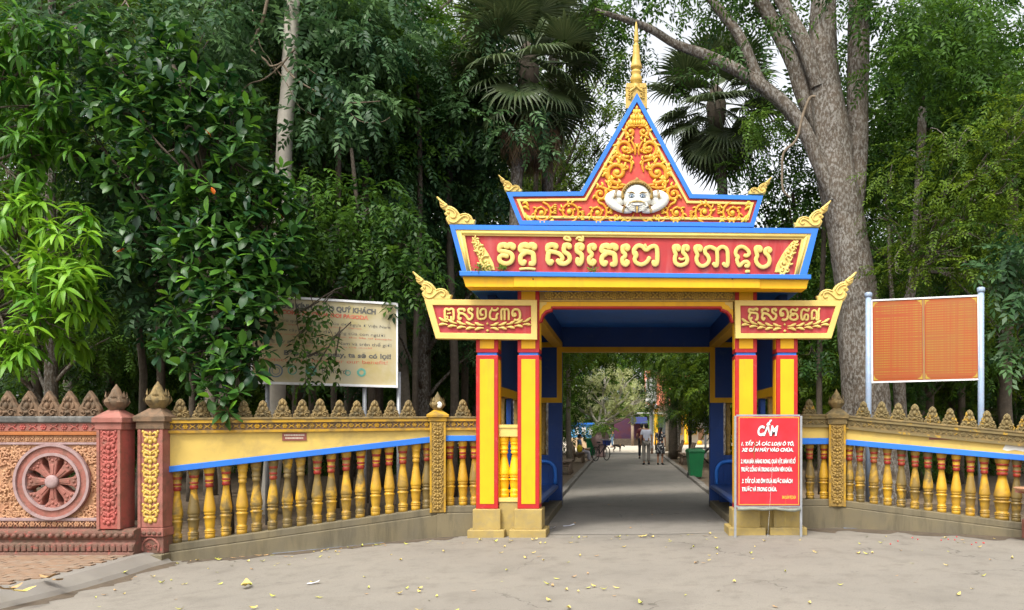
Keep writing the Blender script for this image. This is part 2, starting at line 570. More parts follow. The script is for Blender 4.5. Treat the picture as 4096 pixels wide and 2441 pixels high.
M['signgold'] = paint('yellow_print', (.72, .55, .06), None, 8, .5, 0)
M['tarp'] = paint('grey_tarpaulin', (.24, .25, .2), (.17, .18, .15), 8, .5, .2)
M['board'] = paint('stained_cream_board', (.50, .45, .30), (.48, .38, .18), 1.6, .55, .08, (.42, .34, .10), .7, 2.2, .52, .72)
M['printblack'] = paint('faded_black_print', (.09, .09, .085), (.2, .19, .15), 18, .6, 0)
M['printred'] = paint('faded_red_print', (.55, .09, .05), (.62, .28, .16), 14, .6, 0)
M['printgreen'] = paint('faded_green_print', (.08, .36, .27), (.2, .42, .32), 14, .6, 0)
M['printnavy'] = paint('faded_navy_print', (.09, .14, .2), (.2, .24, .26), 14, .6, 0)
M['dirt'] = paint('leafy_dirt', (.12, .083, .05), (.085, .06, .038), 1.3, .95, .5, (.25, .19, .12), .6, 9, .5, .7)
M['sand'] = paint('pale_sandy_yard', (.50, .44, .34), (.44, .38, .3), .6, .95, .3, (.4, .34, .26), .5, 2, .5, .7)
M['pathside'] = paint('brown_path_side', (.17, .122, .076), (.138, .1, .065), 1.2, .95, .5, (.32, .25, .17), .5, 6, .5, .7)
M['bark'] = paint('grey_bark', (.115, .088, .062), (.06, .046, .032), 3.0, .9, 1.0, (.25, .235, .205), .9, 24, .46, .6, fine=44, streak=.5)
M['darkbark'] = paint('dark_bark', (.085, .065, .045), (.06, .048, .034), 5, .9, .7, (.14, .12, .09), .5, 14, .5, .66, fine=30)
M['palebark'] = paint('pale_bark', (.25, .21, .16), (.19, .16, .12), 7, .9, .5, (.12, .11, .07), .7, 16, .52, .66, fine=40)
M['whitebark'] = paint('bleached_bark', (.55, .50, .42), (.45, .41, .34), 9, .85, .4)
M['vine'] = paint('woody_vine', (.19, .145, .095), (.13, .1, .068), 9, .85, .4)
M['brick'] = paint('worn_paving_brick', (.24, .15, .09), (.2, .135, .09), 4, .85, .3, (.26, .23, .18), .6, 8, .48, .66, rand=.5)
M['kerb'] = paint('kerb_concrete', (.22, .2, .17), (.185, .168, .145), 2, .85, .35, (.19, .17, .14), .6, 6, .5, .68)
M['wood'] = paint('bench_concrete', (.26, .19, .13), (.2, .15, .11), 6, .8, .2)
M['bin'] = paint('green_plastic', (.012, .17, .055), (.012, .14, .05), 3, .4, .05)
M['binlid'] = paint('dark_green_plastic', (.01, .11, .035), None, 3, .4, .05)

def asphalt(name, c1, c2, c3, damp=.16):
    m, n, l, bs, out = new_mat(name)
    geo = n.new('ShaderNodeNewGeometry'); v = geo.outputs['Position']
    a = noise(n, l, .55, 5, .6, v)
    b = noise(n, l, 3.3, 6, .7, v)
    c = noise(n, l, 90, 3, .7, v)
    d = noise(n, l, 1.1, 4, .6, v, .6)
    col = mix(n, l, ramp(n, l, a.outputs[0], .38, .64), c1, c2)
    col = mix(n, l, ramp(n, l, b.outputs[0], .5, .75), col, c3)
    fm = n.new('ShaderNodeMath'); fm.operation = 'MULTIPLY'; fm.inputs[1].default_value = .3
    l.new(ramp(n, l, d.outputs[0], .56, .7), fm.inputs[0])
    col = mix(n, l, fm.outputs[0], col, tuple(x * .66 for x in c3))
    # hairline cracks and dark specks
    wv = n.new('ShaderNodeVectorMath'); wv.operation = 'MULTIPLY_ADD'; wv.inputs[1].default_value = (.9, .9, .9)
    wn_ = noise(n, l, 1.3, 4, .6, v); l.new(wn_.outputs[1], wv.inputs[0]); l.new(v, wv.inputs[2])
    vo = n.new('ShaderNodeTexVoronoi'); vo.feature = 'DISTANCE_TO_EDGE'; vo.inputs['Scale'].default_value = .42; l.new(wv.outputs[0], vo.inputs['Vector'])
    ck = n.new('ShaderNodeMath'); ck.operation = 'LESS_THAN'; ck.inputs[1].default_value = .0045; l.new(vo.outputs['Distance'], ck.inputs[0])
    cm_ = n.new('ShaderNodeMath'); cm_.operation = 'MULTIPLY'; l.new(ck.outputs[0], cm_.inputs[0]); l.new(ramp(n, l, a.outputs[0], .48, .56), cm_.inputs[1])
    cf = n.new('ShaderNodeMath'); cf.operation = 'MULTIPLY'; cf.inputs[1].default_value = .55; l.new(cm_.outputs[0], cf.inputs[0])
    col = mix(n, l, cf.outputs[0], col, tuple(x * .4 for x in c3))
    sp = noise(n, l, 38, 2, .5, v)
    sf = n.new('ShaderNodeMath'); sf.operation = 'MULTIPLY'; sf.inputs[1].default_value = .45; l.new(ramp(n, l, sp.outputs[0], .66, .72), sf.inputs[0])
    col = mix(n, l, sf.outputs[0], col, tuple(x * .5 for x in c3))
    gr = n.new('ShaderNodeMixRGB'); gr.blend_type = 'OVERLAY'; gr.inputs[0].default_value = .35
    l.new(col, gr.inputs[1]); l.new(c.outputs[0], gr.inputs[2])
    l.new(gr.outputs[0], bs.inputs['Base Color'])
    bs.inputs['Roughness'].default_value = .82
    bs.inputs['Specular IOR Level'].default_value = .3
    bp = n.new('ShaderNodeBump'); bp.inputs['Strength'].default_value = .35; bp.inputs['Distance'].default_value = .008
    l.new(c.outputs[0], bp.inputs['Height']); l.new(bp.outputs[0], bs.inputs['Normal'])
    return m
M['asphalt'] = asphalt('worn_asphalt', (.218, .197, .163), (.192, .174, .146), (.155, .138, .112))
M['pathtop'] = asphalt('path_asphalt', (.235, .214, .182), (.21, .193, .166), (.178, .162, .137))

# ------------------------------------------------------------------ the setting
def fence_y(X):
    """front line of the walls on both sides of the gate"""
    if X < -6.0: return 10.15
    if X < -2.72: return 10.4 + (X + 5.99) / 3.27 * 1.2
    if X < -2.0: return 11.65
    if X < 2.55: return 11.75
    if X < 3.25: return 12.3
    return max(8.0, 12.3 - (X - 3.25) * .449)

def sheet(name, xs, yfun, n, mat, dz):
    v, f = [], []
    for x in xs:
        y0, y1 = yfun(x)
        for j in range(n + 1):
            y = y0 + (y1 - y0) * j / n
            v.append((x, y, gz(x, y) + dz))
    for i in range(len(xs) - 1):
        for j in range(n):
            a = i * (n + 1) + j
            f.append((a, a + n + 1, a + n + 2, a + 1))
    mb = MB(); mb.add(v, f, 0, True)
    return tag(mb.build(name, mat), kind='structure')

gmb = MB()
xs = [-400, -120, -40, -20] + [x * .5 for x in range(-28, 30)] + [20, 40, 120, 400]
ys = [-60, -10, 0] + [2 + .75 * i for i in range(26)] + [25, 32, 45, 70, 120, 400]
v = [(x, y, gz(x, y) - .014) for x in xs for y in ys]
f = [(i * len(ys) + j, (i + 1) * len(ys) + j, (i + 1) * len(ys) + j + 1, i * len(ys) + j + 1) for i in range(len(xs) - 1) for j in range(len(ys) - 1)]
gmb.add(v, f, 0, True)
tag(gmb.build('ground', M['dirt']), kind='structure')
sheet('driveway', [-16, -12, -9, -7.5] + [-6 + .35 * i for i in range(40)] + [9, 12, 16], lambda x: (-4, fence_y(x) + .12), 24, M['asphalt'], 0)
sheet('path', [-1.37, -.5, .3, 1.1, 1.96], lambda x: (11.7, 62), 60, M['pathtop'], .005)
sheet('passage_floor', [-2.1, -1.4, 0, 1, 1.96, 2.5], lambda x: (11.6, 16.0), 6, M['pathtop'], -.003)
sheet('plaza', [-30, -10, -1.5, 2, 10, 30], lambda x: (47, 110), 8, M['sand'], .010)
for x0, x1 in ((-1.53, -1.372), (1.962, 2.12)):
    pk = tag(empty('path_kerb', ((x0 + x1) / 2, 31, 0)), kind='structure')
    rk = random.Random(int(x0 * 100))
    y = 15.9
    if x0 < 0:
        ksm = MB().box(-.079, .079, 0, .985, -.02, .085).mesh('kerb_stone'); ksm.materials.append(M['kerb'])
    while y < 46:
        ks = mk('kerb_stone', ksm, None, pk, (rk.uniform(-.008, .008), y - 31, rk.uniform(-.012, .012)), .012)
        ks.rotation_euler = (0, 0, rk.uniform(-.008, .008))
        y += 1.0
for x0, x1 in ((-6.0, -1.53), (2.12, 8.5)):
    sheet('path_verge', [x0, (x0 + x1) / 2, x1], lambda x: (16.2, 46.5), 20, M['pathside'], -.004)

# sidewalk of paving bricks in front of the carved wall, with a sloped kerb
SWZ = -.035
KX = [(-5.86, 10.3), (-5.90, 9.9), (-5.86, 9.3), (-5.87, 8.7), (-5.92, 8.2), (-6.03, 7.6), (-6.2, 6.9), (-6.5, 6.0)]
sw = MB()
sv = [(x - .22, y, SWZ - .012) for x, y in KX] + [(-14, y, SWZ - .012) for x, y in KX]
n = len(KX)
sw.add(sv, [(i, i + 1, n + i + 1, n + i) for i in range(n - 1)])
sidewalk = tag(sw.build('sidewalk', M['kerb']), kind='structure')
kbm = MB()
kp = []
for x, y in KX:
    zz = gz(x, y)
    kp += [(x + .05, y, zz - .01), (x - .02, y, zz + .05), (x - .20, y, SWZ + .0), (x - .30, y, SWZ + .006), (x - .30, y, zz - .05)]
kbm.add(kp, [(i * 5 + k, i * 5 + k + 1, i * 5 + 6 + k, i * 5 + 5 + k) for i in range(n - 1) for k in range(4)], 0, False)
tag(kbm.build('kerb', M['kerb']), kind='structure')
bb = MB().box(-.098, .098, -.046, .046, 0, .016)
bme = bb.mesh('brick'); bme.materials.append(M['brick'])
bi = 0
rb = random.Random(4)
yy = 7.3
row = 0
while yy < 10.02:
    xx = -6.25 - (.1 if row % 2 else 0)
    while xx > -8.7:
        kxl = min(KX, key=lambda q: abs(q[1] - yy))[0]
        if xx + .1 < kxl - .33 and bi < 300 and (xx / yy) > -.80:
            b = put('brick', bme, None, sidewalk, (xx, yy, SWZ - .012 + rb.uniform(-.003, .002)), (0, 0, rb.uniform(-.02, .02)))
            bi += 1
        xx -= .204
    yy += .1
    row += 1

# ------------------------------------------------------------------ the gate
gate = empty('temple_gate', (.2, 11.6, 0))
tag(gate, 'tall red, yellow and blue pagoda gate with pointed pediment and golden spire', 'gate')
GI = Matrix.Translation((-.2, -11.6, 0))
def gpart(mb, name, mats, parent=None, bevel=0.0):
    """part of the gate: built in world coordinates, parented to the gate (or to a part of it)"""
    o = mb.build(name, mats, None, None, bevel)
    o.parent = parent if parent is not None else gate
    if parent is None:
        o.matrix_parent_inverse = GI
    return o
def pp(pts, Y):
    return [g(x, y, Y) for x, y in pts]
def zo(ox, oy, s):
    return lambda pts: [(ox + x * s, oy + y * s) for x, y in pts]
r1 = zo(1900, 920, 760 / 2490); r2 = zo(2600, 920, 700 / 2490); r3 = zo(1640, 1060, 540 / 2490); r4 = zo(2900, 1070, 540 / 2490)
r5 = zo(2280, 360, 560 / 1484); r6 = zo(2000, 680, 600 / 2490)
z1 = zo(1700, 60, 1800 / 2451); za = zo(2080, 1140, 920 / 2490)

YF = 11.5
PD = .32
# pillars: (left px, right px, top z)
pil = [(1904, 1992, 3.30), (2070, 2157, 3.60), (2941, 3028, 3.60), (3106, 3191, 3.30)]
for a, b, zt in pil:
    x0, _ = g(a, 0, YF); x1, _ = g(b, 0, YF)
    gzz = gz((x0 + x1) / 2, YF)
    mb = MB()
    # shaft split by a recessed blue joint; red body
    mb.box(x0, x1, YF, YF + PD, .40, 2.618)
    mb.box(x0, x1, YF, YF + PD, 2.655, zt)
    shaft = gpart(mb, 'pillar', M['red'], bevel=.008)
    j = MB().box(x0 + .018, x1 - .018, YF + .018, YF + PD - .018, 2.60, 2.67)
    gpart(j, 'joint_band', M['blue'], shaft)
    bo = .056
    for (q0, q1) in ((.40 + .07, 2.618 - .06), (2.655 + .055, 3.11), (3.24, zt - .05)):
        if q1 - q0 < .05: continue
        f1 = MB().box(x0 + bo, x1 - bo, YF - .006, YF + .02, q0, q1)
        gpart(f1, 'panel', M['yellow'], shaft, bevel=.004)
        for xs_, s in ((x0, -1), (x1, 1)):
            f2 = MB().box(min(xs_ - s * .02, xs_ + s * .006), max(xs_ - s * .02, xs_ + s * .006), YF + bo, YF + PD - bo, q0, q1)
            gpart(f2, 'panel', M['yellow'], shaft, bevel=.004)
    c = (x0 + x1) / 2; hw = .2
    pl = MB().box(c - hw, c + hw, YF - .045, YF + PD + .045, gzz + .10, .40)
    plinth = gpart(pl, 'plinth', M['plinth'], bevel=.012)
    pb = MB().box(c - hw - .065, c + hw + .065, YF - .11, YF + PD + .11, gzz - .06, gzz + .108)
    gpart(pb, 'plinth_base', M['plinth'], plinth, bevel=.012)

# short balustrades between the paired pillars
nb_prof_h = .86
BPROF = [(0, .074), (.068, .074), (.074, .066), (.082, .080), (.096, .082), (.102, .068), (.110, .080), (.124, .078), (.132, .060), (.16, .066), (.22, .076), (.28, .080), (.292, .090), (.306, .092), (.314, .070), (.336, .072), (.344, .084), (.356, .084), (.364, .074), (.376, .088), (.40, .091),
         (.45, .084), (.54, .070), (.64, .052), (.715, .044), (.722, .058), (.738, .060), (.75, .060), (.766, .058), (.772, .048), (.79, .064), (.81, .066), (.82, .058), (.85, .062), (.872, .062), (.88, .070), (.90, .070), (.908, .066), (.92, .076), (.96, .080), (.985, .082), (1.0, .080)]
def baluster_mesh(red, n=14):
    mb = MB()
    prof = [(r, t) for t, r in BPROF]
    mis = []
    for i in range(len(BPROF) - 1):
        t = BPROF[i][0]
        mis.append(1 if red and (.715 <= t < .77 or .872 <= t < .905 or .785 < t < .815) else 0)
    mb.lathe(prof, n, (0, 0, 0), 0, True, mis)
    return mb.mesh('baluster')
BAL_RED = baluster_mesh(True); BAL_RED.materials.append(M['baluster']); BAL_RED.materials.append(M['balusterred'])
BAL_PLAIN = baluster_mesh(False); BAL_PLAIN.materials.append(M['baluster']); BAL_PLAIN.materials.append(M['baluster'])
BAL_NEW = baluster_mesh(False); BAL_NEW.materials.append(M['newbaluster']); BAL_NEW.materials.append(M['newbaluster'])
for a, b in ((1992, 2070), (3028, 3106)):
    x0, x1 = g(a, 0, YF)[0] + .002, g(b, 0, YF)[0] - .002
    rb_ = gpart(MB().box(x0, x1, YF + .06, YF + .26, 1.435, 1.61), 'hand_rail', M['cream'], bevel=.01)
    gpart(MB().box(x0, x1, YF + .045, YF + .275, 1.57, 1.615), 'rail_cap', M['cream'], rb_)
    gpart(MB().box(x0, x1, YF + .05, YF + .27, -.02, .50), 'dwarf_wall', M['plinth'], bevel=.01)
    gpart(MB().box(x0, x1, YF + .035, YF + .285, .50, .555), 'rail_cap', M['cream'])
    for t in (.22, .80):
        o = put('baluster', BAL_NEW, None, gate, (x0 + (x1 - x0) * t, YF + .16, .553), sc=(1.0, 1.0, .885))
        o.matrix_parent_inverse = GI

# side walls, upper panels, benches and back frame of the passage
XL0, XL1, XR1, XR0 = -2.02, -1.22, 1.69, 2.42
YB = 15.7
for xo, xi, s in ((XL0, XL1, 1), (XR0, XR1, -1)):
    lo_, hi_ = min(xo, xo + s * .12), max(xo, xo + s * .12)
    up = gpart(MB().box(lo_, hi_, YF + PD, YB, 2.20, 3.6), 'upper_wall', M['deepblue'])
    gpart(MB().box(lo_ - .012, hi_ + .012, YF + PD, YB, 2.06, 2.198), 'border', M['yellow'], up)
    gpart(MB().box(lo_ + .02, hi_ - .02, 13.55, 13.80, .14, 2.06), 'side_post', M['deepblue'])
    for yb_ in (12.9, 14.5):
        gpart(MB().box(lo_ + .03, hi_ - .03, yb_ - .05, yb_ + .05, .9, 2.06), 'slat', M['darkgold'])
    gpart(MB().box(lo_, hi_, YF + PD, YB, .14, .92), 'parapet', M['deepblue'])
    gpart(MB().box(min(xo, xi) , max(xo, xi), YF + .14, YB + .15, -.03, .13), 'step', M['concrete'], bevel=.015)
    # bench along the wall
    bx0, bx1 = (xo + s * .12, xi - s * .02)
    bm_ = MB().prism([(bx0, .44), (bx0 + s * .55, .46), (bx0 + s * .62, .43), (bx0 + s * .62, .38), (bx0 + s * .5, .33), (bx0, .33)], 12.1, YB - .15)
    bench = gpart(bm_, 'bench_seat', M['deepblue'], bevel=.01)
    for yy_ in (12.3, 13.9, YB - .35):
        gpart(MB().box(min(bx0, bx0 + s * .45), max(bx0, bx0 + s * .45), yy_, yy_ + .12, .13, .33), 'bench_support', M['deepblue'], bench)
    # front beam above the inner edge with yellow edge
    bmx0, bmx1 = min(xi, xi - s * .16), max(xi, xi - s * .16)
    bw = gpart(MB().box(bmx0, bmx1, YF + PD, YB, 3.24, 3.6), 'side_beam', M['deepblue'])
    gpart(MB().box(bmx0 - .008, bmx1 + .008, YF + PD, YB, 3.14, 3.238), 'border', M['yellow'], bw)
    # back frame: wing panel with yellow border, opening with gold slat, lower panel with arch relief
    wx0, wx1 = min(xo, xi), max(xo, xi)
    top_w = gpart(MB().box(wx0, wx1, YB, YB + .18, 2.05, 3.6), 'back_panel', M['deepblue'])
    bo = .10
    fr = MB().frame([(wx0, 2.05), (wx1, 2.05), (wx1, 3.24), (wx0, 3.24)], [(wx0 + bo, 2.05 + bo), (wx1 - bo, 2.05 + bo), (wx1 - bo, 3.24 - bo), (wx0 + bo, 3.24 - bo)], YB - .012, YB + .01)
    gpart(fr, 'border', M['yellow'], top_w)
    pi0, pi1 = sorted((xi, xi - s * .27))
    gpart(MB().box(pi0, pi1, YB + .002, YB + .178, .02, 2.05), 'back_post', M['deepblue'], bevel=.006)
    q0, q1 = sorted((xo, xi - s * .27))
    gpart(MB().box(q0, q1, YB + .004, YB + .176, .13, 1.02), 'lower_panel', M['deepblue'])
    sl = MB()
    cxs = xi - s * .37
    sl.lathe([(.05, 1.02), (.05, 1.1), (.035, 1.15), (.055, 1.25), (.04, 1.35), (.055, 1.5), (.065, 1.55), (.055, 1.6), (.04, 1.75), (.055, 1.85), (.035, 1.95), (.05, 2.0), (.05, 2.05)], 10, (cxs, YB + .09, 0))
    gpart(sl, 'turned_slat', M['darkgold'])
    sl2 = MB()
    sl2.lathe([(.05, 1.02), (.05, 1.1), (.035, 1.15), (.055, 1.25), (.04, 1.35), (.055, 1.5), (.065, 1.55), (.055, 1.6), (.04, 1.75), (.055, 1.85), (.035, 1.95), (.05, 2.0), (.05, 2.05)], 10, (cxs - s * .24, YB + .09, 0))
    gpart(sl2, 'turned_slat', M['darkgold'])
    arch = MB()
    ax0, ax1 = xi - s * .13, xi - s * .62
    arch.stroke([(ax0, .47), (ax0, .72), (ax0 - s * .06, .84), (ax0 - s * .16, .89), (ax1 + s * .16, .89), (ax1 + s * .06, .84), (ax1, .72), (ax1, .47)], .07, YB - .02, .03)
    gpart(arch, 'bench_arm', M['blue'])
# transom over the back opening
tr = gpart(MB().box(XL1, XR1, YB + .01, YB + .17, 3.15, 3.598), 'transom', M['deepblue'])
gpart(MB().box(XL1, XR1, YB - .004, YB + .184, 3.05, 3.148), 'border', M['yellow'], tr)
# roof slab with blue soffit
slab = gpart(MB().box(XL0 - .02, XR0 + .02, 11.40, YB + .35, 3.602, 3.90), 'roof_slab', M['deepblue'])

# lintel between the inner pillars: gold floral frieze, yellow band with curved brackets, red edge
YL = YF + .03
xa, xb = g(2157, 0, YL)[0] + .004, g(2941, 0, YL)[0] - .004
zt_, zb_ = g(0, 1158, YL)[1], g(0, 1207, YL)[1]
fr = gpart(MB().box(xa, xb, YL, YL + .2, zb_, 3.598), 'frieze', M['darkgold'])
ro = MB()
rr_ = .047
for k in range(10):
    a = 2 * math.pi * k / 10
    ro.ball((math.cos(a) * rr_ * .95, 0, math.sin(a) * rr_ * .95), (.014, .02, .014), 0, 6, 4)
for k in range(6):
    a = 2 * math.pi * k / 6
    ro.ball((math.cos(a) * .022, -.004, math.sin(a) * .022), (.013, .02, .013), 0, 6, 4)
ro.ball((0, -.008, 0), (.012, .024, .012), 0, 6, 4)
rome = ro.mesh('rosette'); rome.materials.append(M['gold'])
sr = MB()
for k in range(4):
    a = math.pi / 4 + math.pi / 2 * k
    sr.ball((math.cos(a) * .03, 0, math.sin(a) * .03), (.022, .018, .012), 0, 7, 4, Matrix.Rotation(-a, 3, 'Y'))
sr.ball((0, -.004, 0), .014, 0, 6, 4)
srme = sr.mesh('rosette'); srme.materials.append(M['gold'])
nn = 12
zc = (zt_ + zb_) / 2 + .008
for i in range(nn):
    x = xa + (xb - xa) * (i + .6) / nn
    put('rosette', rome, None, fr, (x, YL - .004, zc), sc=(1.25, 1, 1.25))
    if i < nn - 1:
        put('rosette', srme, None, fr, (x + (xb - xa) / nn * .5, YL - .004, zc), sc=(1.25, 1, 1.25))
bd = MB()
for zz in (zb_ + .010, zt_ - .005):
    bd.box(xa, xb, YL - .012, YL + .01, zz - .01, zz + .01)
gpart(bd, 'moulding', M['gold'], fr)
yb_poly = [(195, 186), (2315, 186), (2318, 385), (2303, 385), (2290, 325), (2250, 280), (2190, 258), (2178, 232), (340, 232), (335, 258), (275, 278), (235, 322), (215, 388), (195, 388)]
yb_poly = [(max(x, 210), y) if x < 300 else (min(x, 2306), y) for x, y in yb_poly]
gpart(MB().prism(pp(za(yb_poly), YL), YL - .02, YL + .16), 'arch_band', M['yellow'])
ptsr = [(205, 398), (224, 392), (243, 330), (282, 287), (342, 268), (350, 242), (2170, 242), (2182, 268), (2243, 288), (2281, 332), (2296, 392), (2312, 396)]
redst = MB()
redst.tube([(x, YL + .06, z) for x, z in pp(za(ptsr), YL)], .034, 6, 0, False, .75, 2.4, up=(0, -1, 0))
gpart(redst, 'arch_edge', M['red'])
for poly in ([(212, 188), (290, 188), (286, 210), (250, 226), (228, 262), (212, 272)], [(2304, 188), (2218, 188), (2222, 210), (2258, 226), (2280, 258), (2304, 266)]):
    gpart(MB().prism(pp(za(poly), YL - .02), YL - .03, YL - .015), 'bracket_plate', M['cream'])

# yellow beam with blue ledge under the name board
YS = 11.12
beam = gpart(MB().prism(pp([(1849, 1104), (3236, 1117), (3226, 1156), (1863, 1148)], YS), YS, YS + .30), 'beam', M['yellow'], bevel=.006)
gpart(MB().prism(pp([(2056, 1103), (3040, 1113), (3040, 1153), (2056, 1148.5)], YS - .02), YS - .025, YS + .02), 'beam_face', M['yellow'], beam, bevel=.005)
for px in (2133, 2928):
    x, z = g(px, 1118, YS)
    gpart(MB().ball((x, YS - .027, z), (.011, .008, .011)), 'drain_hole', M['black'], beam)
gpart(MB().prism(pp([(1838, 1085), (3244, 1100), (3243, 1117), (1840, 1104)], YS - .04), YS - .06, YS + .34), 'ledge', M['blue'], bevel=.006)
# soffit under the beam, sloping back to the pillars
zs = g(0, 1150, YS)[1]
sx0, sx1 = g(1866, 0, YS)[0], g(3222, 0, YS)[0]
gpart(MB().box(sx0, sx1, YS + .30, YB + .3, zs + .01, zs + .09), 'soffit', M['blue'])

# name board
YN = 11.17
o_bl = [(1847, 1086), (3228, 1100), (3274, 914), (1798, 899)]
o_go = [(1866, 1086), (3198, 1100), (3246, 934), (1821, 918)]
o_re = [(1885, 1086), (3178, 1099), (3207, 957), (1858, 941)]
name_board = gpart(MB().prism(pp(o_bl, YN + .06), YN + .06, YN + .40), 'name_board', M['blue'])
gpart(MB().frame(pp(o_bl, YN), pp(o_go, YN), YN, YN + .055), 'blue_frame', M['blue'], name_board)
mo = MB().frame(pp(o_go, YN), pp(o_re, YN), YN + .012, YN + .058)
gpart(mo, 'gold_frame', M['cream'], name_board)
rl = MB()
for a, b in (((1840, 930), (3226, 945)), ((1840, 930), (1874, 1086)), ((3226, 945), (3188, 1099))):
    rl.tube([(x, YN + .012, z) for x, z in pp([a, b], YN)], .022, 8, 0, True)
gpart(rl, 'moulding', M['cream'], name_board)
gpart(MB().prism(pp(o_re, YN + .04), YN + .04, YN + .062), 'red_field', M['crimson'], name_board)

# --- raised Khmer lettering; each letter one part
def letter(strokes, conv, Y, parent, s, d=.022, mat='cream', dx=0, dy=0, k=1.0):
    mb = MB()
    for i, (pts, w) in enumerate(strokes):
        q = pp(conv([(x + dx, y + dy) for x, y in pts]), Y)
        mb.stroke(q, w * s * k * Y / F, Y - .0015 * i, d * .8, 0, 12, None, 4, .5)
    return gpart(mb, 'letter', M[mat], parent)
ta = [([(605, 212), (660, 197), (700, 216), (742, 197), (780, 215), (775, 240)], 78), ([(600, 218), (600, 270), (690, 290), (755, 310), (770, 370), (768, 440), (728, 442)], 70),
      ([(660, 300), (602, 345), (600, 420), (632, 445), (650, 415)], 66)]
ee = [([(1505, 215), (1550, 205), (1568, 225), (1555, 248)], 70), ([(1497, 215), (1500, 280), (1530, 312), (1526, 345), (1495, 372), (1502, 430), (1540, 452), (1568, 420), (1545, 402)], 58)]
L1 = [
    [([(330, 210), (385, 198), (420, 216), (462, 198), (502, 215), (495, 238)], 78), ([(325, 212), (322, 272), (400, 288), (470, 312), (494, 370), (465, 428), (400, 446), (333, 415), (322, 362), (368, 335), (425, 348)], 62)],
    ta,
    [([(590, 515), (690, 508), (785, 515)], 34)],
    [([(962, 235), (958, 212), (1010, 200), (1058, 210), (1055, 232)], 75), ([(950, 220), (955, 278), (1030, 290), (1110, 320), (1148, 375), (1112, 418)], 60), ([(965, 300), (955, 395), (985, 442), (1008, 412)], 68),
     ([(1175, 230), (1178, 206), (1230, 205), (1238, 232)], 72), ([(1165, 232), (1172, 290), (1230, 332), (1240, 400), (1180, 445), (1112, 438), (1085, 402)], 62)],
    [([(1168, 112), (1198, 90), (1236, 108), (1250, 140), (1200, 132), (1168, 116)], 32)],
    [([(1340, 238), (1342, 206), (1395, 202), (1405, 232), (1392, 250)], 70), ([(1336, 215), (1340, 285), (1395, 322), (1400, 400), (1370, 452), (1342, 420), (1346, 382)], 62)],
    [([(1330, 120), (1360, 100), (1395, 115), (1412, 145), (1360, 136)], 30), ([(1416, 80), (1420, 142)], 26)],
    ee,
    [([(x + 1066, y + 10) for x, y in p], w) for p, w in ta],
    [([(x + 437, y + 8) for x, y in p], w) for p, w in ee],
    [([(2112, 338), (2090, 318), (2086, 262), (2130, 213), (2190, 216), (2242, 262), (2300, 228), (2350, 215), (2386, 255), (2386, 430), (2350, 455), (2340, 418)], 60), ([(2105, 300), (2116, 340), (2092, 380), (2112, 430), (2180, 457), (2248, 425), (2284, 368)], 56), ([(2228, 196), (2246, 232)], 34)],
]
L2 = [
    [([(350, 285), (346, 242), (395, 238), (410, 265), (398, 282)], 72), ([(345, 250), (350, 310), (368, 350), (354, 395), (362, 470), (430, 506), (510, 480), (530, 420), (505, 362), (470, 320), (478, 262), (482, 240), (530, 237), (540, 268), (528, 288)], 60), ([(415, 410), (450, 424), (490, 410)], 34)],
    [([(655, 295), (652, 247), (705, 242), (720, 265), (708, 290)], 70), ([(650, 255), (660, 320), (676, 360), (660, 410), (680, 480), (740, 517), (810, 490), (842, 430), (820, 370), (785, 330), (790, 272), (850, 246), (910, 266), (952, 310), (956, 480), (935, 515), (905, 482)], 58)],
    [([(958, 290), (1000, 252), (1050, 247), (1100, 300), (1106, 480), (1080, 515), (1046, 482)], 58)],
    [([(1252, 398), (1248, 378), (1220, 350), (1226, 290), (1270, 247), (1330, 246), (1390, 290), (1410, 340), (1375, 372), (1350, 364)], 56), ([(1225, 372), (1255, 392), (1236, 430), (1270, 516), (1320, 470), (1370, 452), (1402, 482), (1390, 520), (1360, 512)], 54)],
    [([(1368, 592), (1408, 592)], 46)],
    [([(1510, 298), (1512, 257), (1560, 252), (1572, 280), (1558, 296)], 70), ([(1505, 265), (1515, 330), (1526, 375), (1506, 420), (1530, 490), (1600, 532), (1680, 500), (1702, 430), (1680, 370), (1640, 330), (1646, 282), (1690, 267), (1712, 290), (1695, 312)], 60)],
]
for st in L1:
    letter(st, r1, YN + .022, name_board, 760 / 2490)
for st in L2:
    letter(st, r2, YN + .022, name_board, 700 / 2490)

# flame-shaped scrolls at both ends of the name board
def spiral(cx, cz, r, turns, sgn, ph, n=26, r1=.12):
    out = []
    for i in range(n + 1):
        t = i / n
        a = ph + sgn * turns * 2 * math.pi * t
        rad = r * (1 - t) + r * r1 * t
        out.append((cx + rad * math.cos(a), cz + rad * math.sin(a)))
    return out
def scroll(mb, cx, cz, r, turns, sgn, ph, Y, w, d, mi=0, leaves=3, lmi=0, lw=None, eye=True):
    p = spiral(cx, cz, r, turns, sgn, ph)
    mb.stroke(p, w, Y, d, mi, 8, [1.0, 1.0, .9, .75], 1, .9)
    if eye:
        mb.ball((cx, Y - d * .5, cz), (r * .24, d * 1.1, r * .24), lmi, 9, 5)
    lw = lw or w
    for k in range(leaves):
        i = int(len(p) * (.08 + .42 * k / max(1, leaves)))
        x, z = p[i]
        a = math.atan2(z - cz, x - cx)
        t = a + sgn * .9
        q = [(x, z), (x + math.cos(t) * lw * .7, z + math.sin(t) * lw * .7), (x + math.cos(t - sgn * .8) * lw * 1.35, z + math.sin(t - sgn * .8) * lw * 1.35)]
        mb.stroke(q, lw * .75, Y - .004, d * 1.05, lmi, 7, [.5, 1.1, .7], 3, .9)
